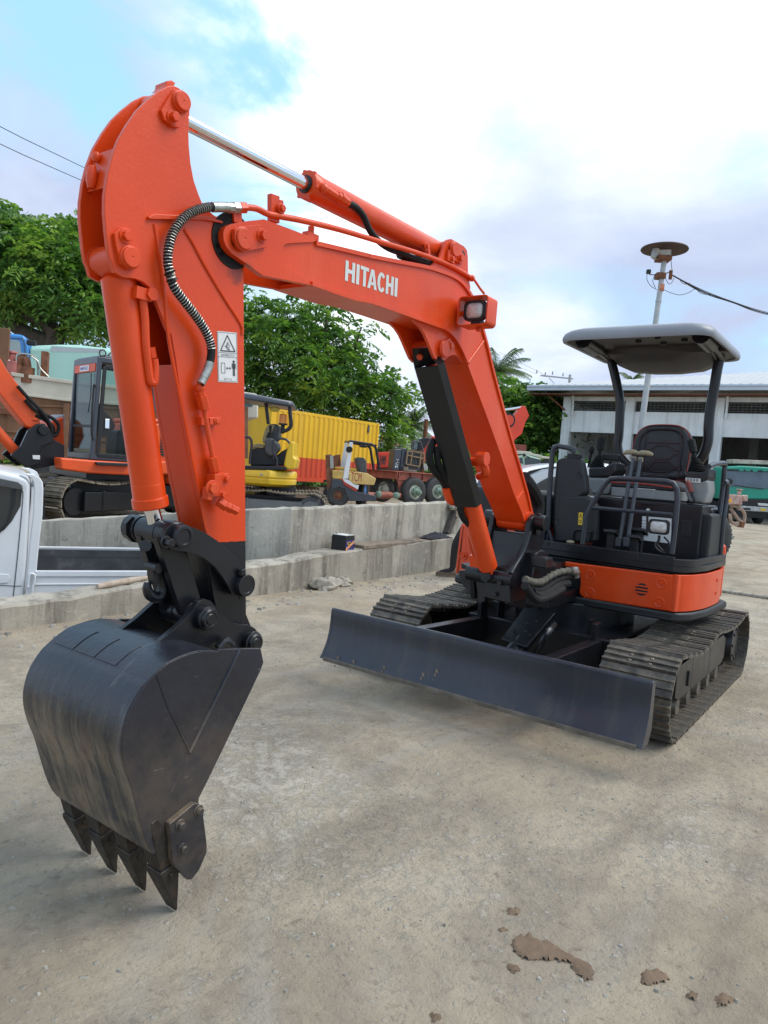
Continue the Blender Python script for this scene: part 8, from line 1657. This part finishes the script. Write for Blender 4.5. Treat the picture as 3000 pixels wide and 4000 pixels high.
mb = MB(); f.ply(mb, zU, [(580, 470), (760, 455), (820, 440), (1080, 520), (1130, 640), (1150, 900), (580, 900)], 0, 2.); cb_ = f.put('cab', mb, mat('pale_green_paint', (.38, .55, .42), .4, var=.1), bevel=.06)
mb = MB(); f.ply(mb, zU, [(785, 495), (850, 490), (1080, 530), (1120, 600), (1120, 640), (785, 640)], -.02, .0); f.ply(mb, zU, [(690, 500), (740, 500), (755, 600), (700, 600)], -.02, 0.); ws_ = f.put('windscreen', mb, m_glass, cb_)
mb = MB(); p = f.Y(zU(1160, 590), -.15); mb.box(p, (.22, .08, .35)); f.put('mirror', mb, m_blackmatte, cb_); mb = MB(); p = f.Y(zU(770, 450), -.1); mb.box(p, (.1, .1, .12)); mb.tube([f.Y(zU(780, 445), -.1), f.Y(zU(880, 500), -.1)], .02, 5); f.put('mirror_arm', mb, m_blackmatte, cb_)
mb = MB(); f.ply(mb, zU, [(580, 365), (900, 390), (920, 420), (1090, 450), (1090, 500), (820, 440), (580, 430)], .3, 2.2, .3); f.ply(mb, zU, [(1080, 465), (1260, 485), (1260, 520), (1080, 505)], 1.5, 2.2, 1.5); f.put('roof_board', mb, m_cream, bevel=.02)
f = Fr('brick_wall', 'low red brick wall far behind the pale green truck', 'wall', zU(700, 300), 42, 0, 0)
mb = MB(); f.ply(mb, zU, [(400, 250), (810, 265), (810, 700), (400, 700)], 0, .25)
m_brick = mat('red_brick', (.38, .10, .075), .85, var=.4, vscale=3., bump=.4, bscale=8.); f.put('brickwork', mb, m_brick, bevel=.01)
f = Fr('green_truck', 'big green cab-over truck with a yellow number plate, parked before the workshop', 'truck', zS(230, 1240), 36, -6, 0)
m_gt = mat('green_truck_paint', (.01, .28, .19), .35, var=.1, vscale=2., coat=.2)
mb = MB(); f.ply(mb, zS, [(228, 915), (250, 890), (400, 882), (840, 905), (862, 950), (880, 1250), (235, 1250), (215, 1150), (215, 960)], 0, 1.9); gc = f.put('cab', mb, m_gt, bevel=.10, seg=3)
mb = MB(); f.ply(mb, zS, [(222, 938), (260, 930), (840, 955), (862, 1140), (680, 1132), (260, 1105), (218, 1060)], -.03, .02); gw = f.put('windscreen', mb, mat('blue_windscreen', (.10, .13, .17), .1, var=.3, vscale=1.2), gc, bevel=.02)
mb = MB(); f.ply(mb, zS, [(228, 918), (860, 942), (860, 958), (225, 938)], -.05, .0)
f.put('sun_visor', mb, m_blackmatte, gc)
for q in ((400, 928), (470, 930), (550, 936), (655, 932)): mb = MB(); p = f.Y(zS(*q), -.06); mb.box(p, (.22, .05, .10)); f.put('marker_lamp', mb, m_gt, gc)
mb = MB(); f.ply(mb, zS, [(240, 1235), (870, 1250), (870, 1400), (240, 1330)], -.04, .5); gg = f.put('grille', mb, m_blackmatte, gc, bevel=.02)
mb = MB(); f.ply(mb, zS, [(580, 1285), (690, 1292), (690, 1322), (585, 1312)], -.07, -.03, -.05); f.put('headlight', mb, m_lens, gc, bevel=.02)
mb = MB(); f.ply(mb, zS, [(370, 1312), (870, 1345), (870, 1395), (370, 1365)], -.15, .3, -.1); bp_ = f.put('bumper', mb, mat('dull_bumper', (.42, .43, .43), .4, .4, var=.3), bevel=.03); mb = MB(); f.ply(mb, zS, [(610, 1345), (668, 1350), (668, 1372), (610, 1368)], -.17, -.15, -.15); f.put('number_plate', mb, m_yellow, bp_)
mb = MB(); f.ply(mb, zS, [(400, 1335), (500, 1340), (500, 1362), (400, 1358)], -.16, -.15, -.15); f.put('bumper_lamp', mb, m_blackmatte, bp_)
mb = MB(); f.ply(mb, zS, [(310, 812), (860, 835), (860, 875), (315, 858)], .3, 1.2, .3); f.put('roof_beam', mb, mat('rusty_cream_beam', (.5, .46, .38), .7, var=.3, vscale=3., dirt=(.22, .09, .05), dirt_amt=.2, dscale=4.), bevel=.02)
mb = MB(); mb.tube([f.Y(zS(*q), -.05) for q in ((330, 1090), (460, 1112), (640, 1135))], .02, 5); mb.sphere(f.Y(zS(280, 1050), -.15), .14, 12, (1, .4, 1.1)); f.put('wipers_and_mirror', mb, m_blackmatte, gc)
mb = MB(); mb.b2((.1, .3, .3), (2.2, 7, 1.0)); mb.b2((.0, 2.0, 1.0), (2.3, 7, 1.2)); f.put('frame', mb, m_black)
for x_ in (.15, 1.85):
    mb = MB(); mb.lathe((x_, .9, .5), (1, 0, 0), [(0, .2), (0, .46), (.05, .5), (.25, .5), (.3, .46), (.3, .2)], 24); f.put('wheel', mb, m_tyre)
# rusty coupling stand and the old tyre near the track end
f = Fr('coupling_stand', 'rusty tow coupling stand with an orange reflector, in front of the green truck', 'stand', zS(370, 1550), 20, 10, 0)
mb = MB(); f.ply(mb, zS, [(250, 1195), (420, 1200), (415, 1305), (250, 1300)], 0, .3); f.ply(mb, zS, [(420, 1205), (478, 1200), (475, 1268), (420, 1265)], .05, .25); p = f.Y(zS(377, 1195), .15); mb.cyl(p, p+V(0, 0, .12), .05); mb.cyl(p+V(0, 0, .12), p+V(0, 0, .16), .09); f.put('housing', mb, mat('flaking_red_white', (.50, .36, .30), .7, var=.5, vscale=8., dirt=(.30, .07, .05), dirt_amt=.3, dscale=7.), bevel=.02)
mb = MB(); f.ply(mb, zS, [(248, 1238), (298, 1240), (297, 1280), (248, 1278)], -.01, 0.); f.put('reflector', mb, mat('orange_reflector', (.85, .35, .02), .3))
mb = MB()
for P in ([(285, 1310), (370, 1330), (430, 1380), (440, 1440), (420, 1530)], [(285, 1340), (380, 1470), (440, 1500)], [(280, 1400), (300, 1500), (420, 1490)], [(370, 1300), (380, 1330)], [(290, 1480), (340, 1520), (430, 1500)]): mb.tube([f.Y(zS(*q), .15) for q in P], .045, 7, 3)
f.put('legs', mb, mat('pale_rust_frame', (.36, .26, .20), .8, var=.4, vscale=8., dirt=(.2, .08, .04), dirt_amt=.2)); mb = MB(); f.ply(mb, zS, [(400, 1490), (445, 1490), (430, 1555), (405, 1550)], .05, .25); f.put('foot', mb, m_rust)
f = Fr('old_tyre', 'dark worn tyre standing upright behind the black handrail, only its edge showing', 'tyre', (2742, 2120), 13.4, 12, 0)
wheel(f, f.t, (.0, .0, .56), (0, -1, 0), .55, .3, m_rust, .55)
p = onZ(zS(285, 1665)); mb = MB(); mb.box((p.x, p.y, .05), (.25, .18, .10), rz=.4); mb.box((p.x, p.y, .12), (.06, .06, .06), rz=.4); tag(obj('scrap_block', mb, m_zinc, bevel=.012), 'small grey scrap block lying beside the old tyre', 'scrap')

# ---- things on the low wall
zBt = Zm(1290, 2070, 140/1659)
zw = low_top = onY((1350, 2152), -3.3).z
cB_ = onY(zBt(680, 1075), -3.34); zw = cB_.z
bt = thing('car_battery', 'black car battery with a pink and yellow label, standing on the low wall', 'battery', (cB_.x, cB_.y, zw), math.radians(35))
Mb = Matrix.Translation((cB_.x, cB_.y, zw)) @ Matrix.Rotation(math.radians(35), 4, 'Z'); Mi = Mb.inverted()
# corner nearest the camera at the local origin; front face runs along -x... measured on the photo
def dirh(q): d = Mi @ onZ(q, zw); return d
hB = .205
mb = MB(); e1 = (Mi @ onZ(zBt(1285, 1000), zw)); e2 = (Mi @ onZ(zBt(195, 1005), zw)); e1.z = e2.z = 0
e1 = e1.normalized()*min(.20, e1.length); e2n = V(e1.y, -e1.x, 0).normalized(); e2 = (e2n if e2n.dot(e2) > 0 else -e2n)*.20
mb.prism([V(0, 0, .002), e1+V(0, 0, .002), e1+e2+V(0, 0, .002), e2+V(0, 0, .002)], (0, 0, hB*.82)); g_ = lambda k, z_: [(e1+e2)/2+(c-(e1+e2)/2)*k+V(0, 0, z_) for c in (V(), e1, e1+e2, e2)]
mb.prism(g_(1.02, hB*.80), (0, 0, .012)); mb.prism(g_(.97, hB*.85), (0, 0, hB*.13)); case = obj('case', mb, m_blackmatte, bt, bevel=.004)
mb = MB(); mb.prism(g_(.9, hB*.98), (0, 0, .006))
obj('lid', mb, m_sticker, bt, bevel=.002)
for k in (.15, .75):
    mb = MB(); c = e2*(.2)+e1*k if k > .5 else e2*.8+e1*.2; mb.cyl(c+V(0, 0, hB), c+V(0, 0, hB+.022), .010, n=12); obj('terminal', mb, m_zinc, bt)
nf = e1.cross(V(0, 0, 1)).normalized(); nf = nf if nf.dot(e2) < 0 else -nf
def LB(u, v, k=.0015): return e1*u + V(0, 0, hB*.82*v) + nf*k
mb = MB(); mb.add([LB(.06, .20), LB(.92, .22), LB(.92, .86), LB(.06, .84)], [(0, 1, 2, 3)]); lb_ = obj('label', mb, mat('blue_label', (.03, .03, .35), .4), bt, smooth=False)
mb = MB(); mb.add([LB(.13, .26, .002), LB(.85, .28, .002), LB(.85, .80, .002), LB(.13, .78, .002)], [(0, 1, 2, 3)]); obj('label_field', mb, m_ink, lb_, smooth=False)
mb = MB(); mb.add([LB(.12, .82, .0028), LB(.20, .74, .0028), LB(.42, .55, .0028), LB(.24, .58, .0028)], [(0, 1, 2, 3)]); mb.add([LB(.33, .70, .0028), LB(.52, .72, .0028), LB(.52, .77, .0028), LB(.33, .76, .0028)], [(0, 1, 2, 3)]); obj('label_flash', mb, mat('amber_ink', (.8, .40, .04), .4), lb_, smooth=False)
mb = MB(); mb.add([LB(.06, .16, .0024), LB(.16, .18, .0024), LB(.94, .66, .0024), LB(.92, .86, .0024), LB(.06, .34, .0024)], [(0, 1, 2, 3, 4)]); obj('label_band', mb, mat('pink_ink', (.75, .20, .20), .4), lb_, smooth=False)
text('ELECTRON', LB(.08, .19, .003), LB(.90, .70, .003)-LB(.08, .19, .003), V(0, 0, hB*.13), mat('yellow_ink', (.85, .75, .10), .4), 'label_lettering', lb_, th=.0004)
p0, p1 = onY(zP(760, 285), -3.36), onY(zP(1330, 228), -3.44); mb = MB(); mb.obox(V(p0.x, -3.42, p0.z+.01), V(p1.x-.25, -3.46, p1.z+.0), .26, .045); plank = tag(obj('plank', mb, m_wood, bevel=.006), 'weathered wooden plank lying along the low wall beside the battery', 'plank')
pc_ = V(p0.x, -3.42, p0.z+.01).lerp(V(p1.x-.25, -3.46, p1.z), .68)
mb = MB(); r_ = random.Random(4)
n_ = 16; vs = []; fs = []
for j in range(n_+1):
    for i in range(n_+1):
        u, v = i/n_-.5, j/n_-.5; e = math.hypot(u, v)*2; vs.append((pc_.x+u*.62+r_.uniform(-.01, .01), pc_.y+.02+v*.24, pc_.z+.030+max(0, .065*(1-e))*(.5+.8*abs(math.sin(u*23+v*9)))+.02*math.sin(v*21+u*12)*(e < 1) + .008))
mb.add(vs, [(j*(n_+1)+i, j*(n_+1)+i+1, (j+1)*(n_+1)+i+1, (j+1)*(n_+1)+i) for j in range(n_) for i in range(n_)]); tag(obj('cloth', mb, mat('black_cloth', (.022, .022, .030), .9, var=.4, vscale=20., bump=.4, bscale=60.), ang=80), 'crumpled black cloth lying on the plank', 'cloth')
pw = V(p0.x, -3.42, p0.z+.01).lerp(V(p1.x-.25, -3.46, p1.z), .40)+V(0, .04, .03); mb = MB(); mb.obox(pw+V(.10, 0, 0), pw-V(.10, 0, 0), .018, .010); mb.lathe(pw-V(.11, 0, .006), (0, 0, 1), [(0, .012), (0, .026), (.012, .026), (.012, .012)], 12); tag(obj('wrench', mb, m_zinc, bevel=.002), 'small steel wrench lying on the plank between the cloth and the battery', 'wrench')
a_, b_ = onY(zM(900, 1168), -3.42), onY(zM(1330, 1088), -3.44); mb = MB(); mb.tube([a_, a_.lerp(b_, .3)+V(0, 0, .004), a_.lerp(b_, .7)+V(0, 0, .002), b_, b_.lerp(a_, -.25)], [.024, .028, .030, .020, .008], 12, 4); tag(obj('wooden_stick', mb, mat('pale_dead_wood', (.42, .34, .26), .8, var=.4, vscale=12., bump=.4, bscale=30., dirt=(.40, .20, .10), dirt_amt=.15)), 'pale weathered stick lying on the low wall above the bucket', 'stick')
# timber trestle at the wall end
tq = lambda x, y: onY(zAB(x, y), -3.58)
f = thing('timber_trestle', 'dark timber trestle leaning at the end of the retaining wall behind the boom cylinder', 'trestle', (tq(200, 1240).x, -3.58, 0)); ti_ = Matrix.Translation(-f.location)
mb = MB(); mb.obox(tq(205, 1260), tq(415, 700), .09, .07, EY); a_ = tq(215, 1250); mb.obox(V(a_.x, -3.58, a_.z), V(a_.x+.02, -3.62, .0), .08, .06, EY); mb.xf(ti_); obj('leg', mb, mat('dark_timber', (.075, .062, .055), .85, var=.4, vscale=9., bump=.3), f, bevel=.006)
mb = MB(); mb.obox(tq(315, 915), tq(470, 930), .09, .10, EY); mb.xf(ti_); obj('crosspiece', mb, m_wood, f, bevel=.006)
mb = MB(); mb.sphere(tq(310, 775)-V(0, .0, 0), .10, 10, (1, .6, .8)); tag(obj('concrete_rubble', mb, m_conc2, smooth=False), 'broken dark lump at the top corner of the retaining wall end', 'rubble')
for k in range(1): pass
# ------------------------------------------------------------------ the man half hidden behind the machine
fp = onZ(zAB(300, 2030)); fwd_ = Vector((CR.x, CR.y, 0)).normalized()*-1          # he faces image left
sd_ = Vector((fwd_.y, -fwd_.x, 0)); base = Vector((fp.x, fp.y, 0)) + fwd_*.12
man = thing('person', 'man in dark trousers standing behind the excavator, only a leg and brown shoe showing', 'person', base)
def W(f_, s_, z_): return tuple(fwd_*f_ + sd_*s_ + Vector((0, 0, z_)))
J = {'pel': (W(-.36, 0, .84), .135), 'sp1': (W(-.40, 0, .98), .13), 'sp2': (W(-.43, 0, 1.14), .145), 'ch': (W(-.45, 0, 1.26), .15), 'nk': (W(-.45, 0, 1.40), .06), 'hd0': (W(-.43, 0, 1.47), .075), 'hd1': (W(-.42, 0, 1.54), .092), 'hd2': (W(-.42, 0, 1.60), .085),
     'hl': (W(-.34, .10, .80), .10), 'kl': (W(-.14, .11, .45), .066), 'al': (W(-.12, .11, .09), .045), 'tl': (W(.06, .12, .04), .035), 'hr': (W(-.37, -.10, .80), .10), 'kr': (W(-.34, -.12, .44), .066), 'ar': (W(-.48, -.12, .09), .045), 'tr': (W(-.30, -.13, .04), .035),
     'sl': (W(-.45, .17, 1.27), .065), 'el': (W(-.46, .22, 1.00), .045), 'wl': (W(-.34, .18, .84), .032), 'sr': (W(-.45, -.17, 1.27), .065), 'er': (W(-.48, -.22, 1.00), .045), 'wr': (W(-.36, -.18, .84), .032), 'pl': (W(-.29, .17, .80), .034), 'pr': (W(-.31, -.17, .80), .034)}
E_ = [('pel', 'sp1'), ('sp1', 'sp2'), ('sp2', 'ch'), ('ch', 'nk'), ('nk', 'hd0'), ('hd0', 'hd1'), ('hd1', 'hd2'), ('pel', 'hl'), ('hl', 'kl'), ('kl', 'al'), ('al', 'tl'), ('pel', 'hr'), ('hr', 'kr'), ('kr', 'ar'), ('ar', 'tr'), ('ch', 'sl'), ('sl', 'el'), ('el', 'wl'), ('wl', 'pl'), ('ch', 'sr'), ('sr', 'er'), ('er', 'wr'), ('wr', 'pr')]
for s_, sg in (('l', 1), ('r', -1)):
    for k in range(5):
        o = (-.03, -.015, 0, .015, .035)[k] if k < 4 else .03*sg*-1; a = 'f%s%d' % (s_, k); pw_ = J['p'+s_][0]; ln2 = (.07, .078, .075, .06, .05)[k]
        b0 = Vector(pw_); b1 = b0 + fwd_*ln2*.6 + sd_*o + Vector((0, 0, -.012)); b2_ = b1 + fwd_*ln2*.3 + Vector((0, 0, -.03)); J[a+'a'] = (tuple(b1), .0095); J[a+'b'] = (tuple(b2_), .0085); E_ += [('p'+s_, a+'a'), (a+'a', a+'b')]
keys = list(J); me = bpy.data.meshes.new('body'); me.from_pydata([J[k][0] for k in keys], [(keys.index(a), keys.index(b)) for a, b in E_], [])
body = bpy.data.objects.new('body', me); COL.objects.link(body); body.parent = man
sk = body.modifiers.new('skin', 'SKIN'); sk.use_smooth_shade = True
for i, k in enumerate(keys): me.skin_vertices[0].data[i].radius = (J[k][1], J[k][1])
me.skin_vertices[0].data[0].use_root = True
ss = body.modifiers.new('sub', 'SUBSURF'); ss.levels = 1; ss.render_levels = 2
mm = bpy.data.materials.new('clothing'); mm.use_nodes = True; nt = mm.node_tree; bs = nt.nodes['Principled BSDF']; tc = N(nt, 'ShaderNodeTexCoord'); sp_ = N(nt, 'ShaderNodeSeparateXYZ'); L(nt, tc.outputs['Object'], sp_.inputs[0])
c = mix(nt, mth(nt, 'GREATER_THAN', sp_.outputs[2], .90), (.024, .020, .020), (.11, .12, .16)); c = mix(nt, mth(nt, 'GREATER_THAN', sp_.outputs[2], 1.385), c, (.32, .17, .11)); L(nt, c, bs.inputs['Base Color']); bs.inputs['Roughness'].default_value = .85; me.materials.append(mm)
m_shoe = mat('brown_suede_shoe', (.13, .085, .055), .75, var=.25, vscale=30., bump=.3); m_sole = mat('tan_sole', (.22, .16, .11), .7)
for a, t in (('al', 'tl'), ('ar', 'tr')):
    ank, toe = Vector(J[a][0]), Vector(J[t][0]); d = (toe-ank); d.z = 0; d.normalize(); mb = MB(); hl_ = Vector((ank.x, ank.y, 0))-d*.07
    R_ = []
    for s_, w_, h_ in ((0, .03, .06), (.03, .040, .085), (.10, .042, .10), (.16, .044, .075), (.22, .046, .055), (.265, .035, .04), (.285, .015, .028)):
        c_ = hl_+d*s_; n_ = Vector((-d.y, d.x, 0)); R_.append([c_+n_*(w_*math.cos(q))+Vector((0, 0, .022+h_*max(0, math.sin(q)))) for q in np.linspace(-.2, PI+.2, 9)])
    mb.ring(R_); sh_ = obj('shoe', mb, m_shoe, man, ang=70); mb = MB(); mb.ring([[p for p in ((hl_+d*s_+Vector((-d.y, d.x, 0))*w_*sx) + Vector((0, 0, zz_)) for sx, zz_ in ((-1, .003), (1, .003), (1, .025), (-1, .025)))] for s_, w_ in ((-.005, .03), (.05, .043), (.2, .048), (.27, .035), (.29, .012))]); obj('sole', mb, m_sole, sh_)
mb = MB(); hc = Vector(J['hd2'][0]); mb.sphere(hc+Vector((0, 0, .015))-fwd_*.02, .098, 14, (1, 1, .85)); obj('hair', mb, m_blackmatte, man)
mb = MB(); hq = Vector(J['hd1'][0]); 
for s_ in (-1, 1): mb.sphere(hq+fwd_*.085+sd_*(.03*s_)+Vector((0, 0, .02)), .011, 8); mb.sphere(hq+sd_*(.092*s_), .022, 8, (1, .6, 1.4))
mb.sphere(hq+fwd_*.098-Vector((0, 0, .012)), .016, 8, (1, .8, 1.5)); mb.sphere(hq+fwd_*.085-Vector((0, 0, .045)), .018, 8, (.6, 1.2, .4)); obj('face', mb, mat('skin', (.32, .17, .11), .6), man)
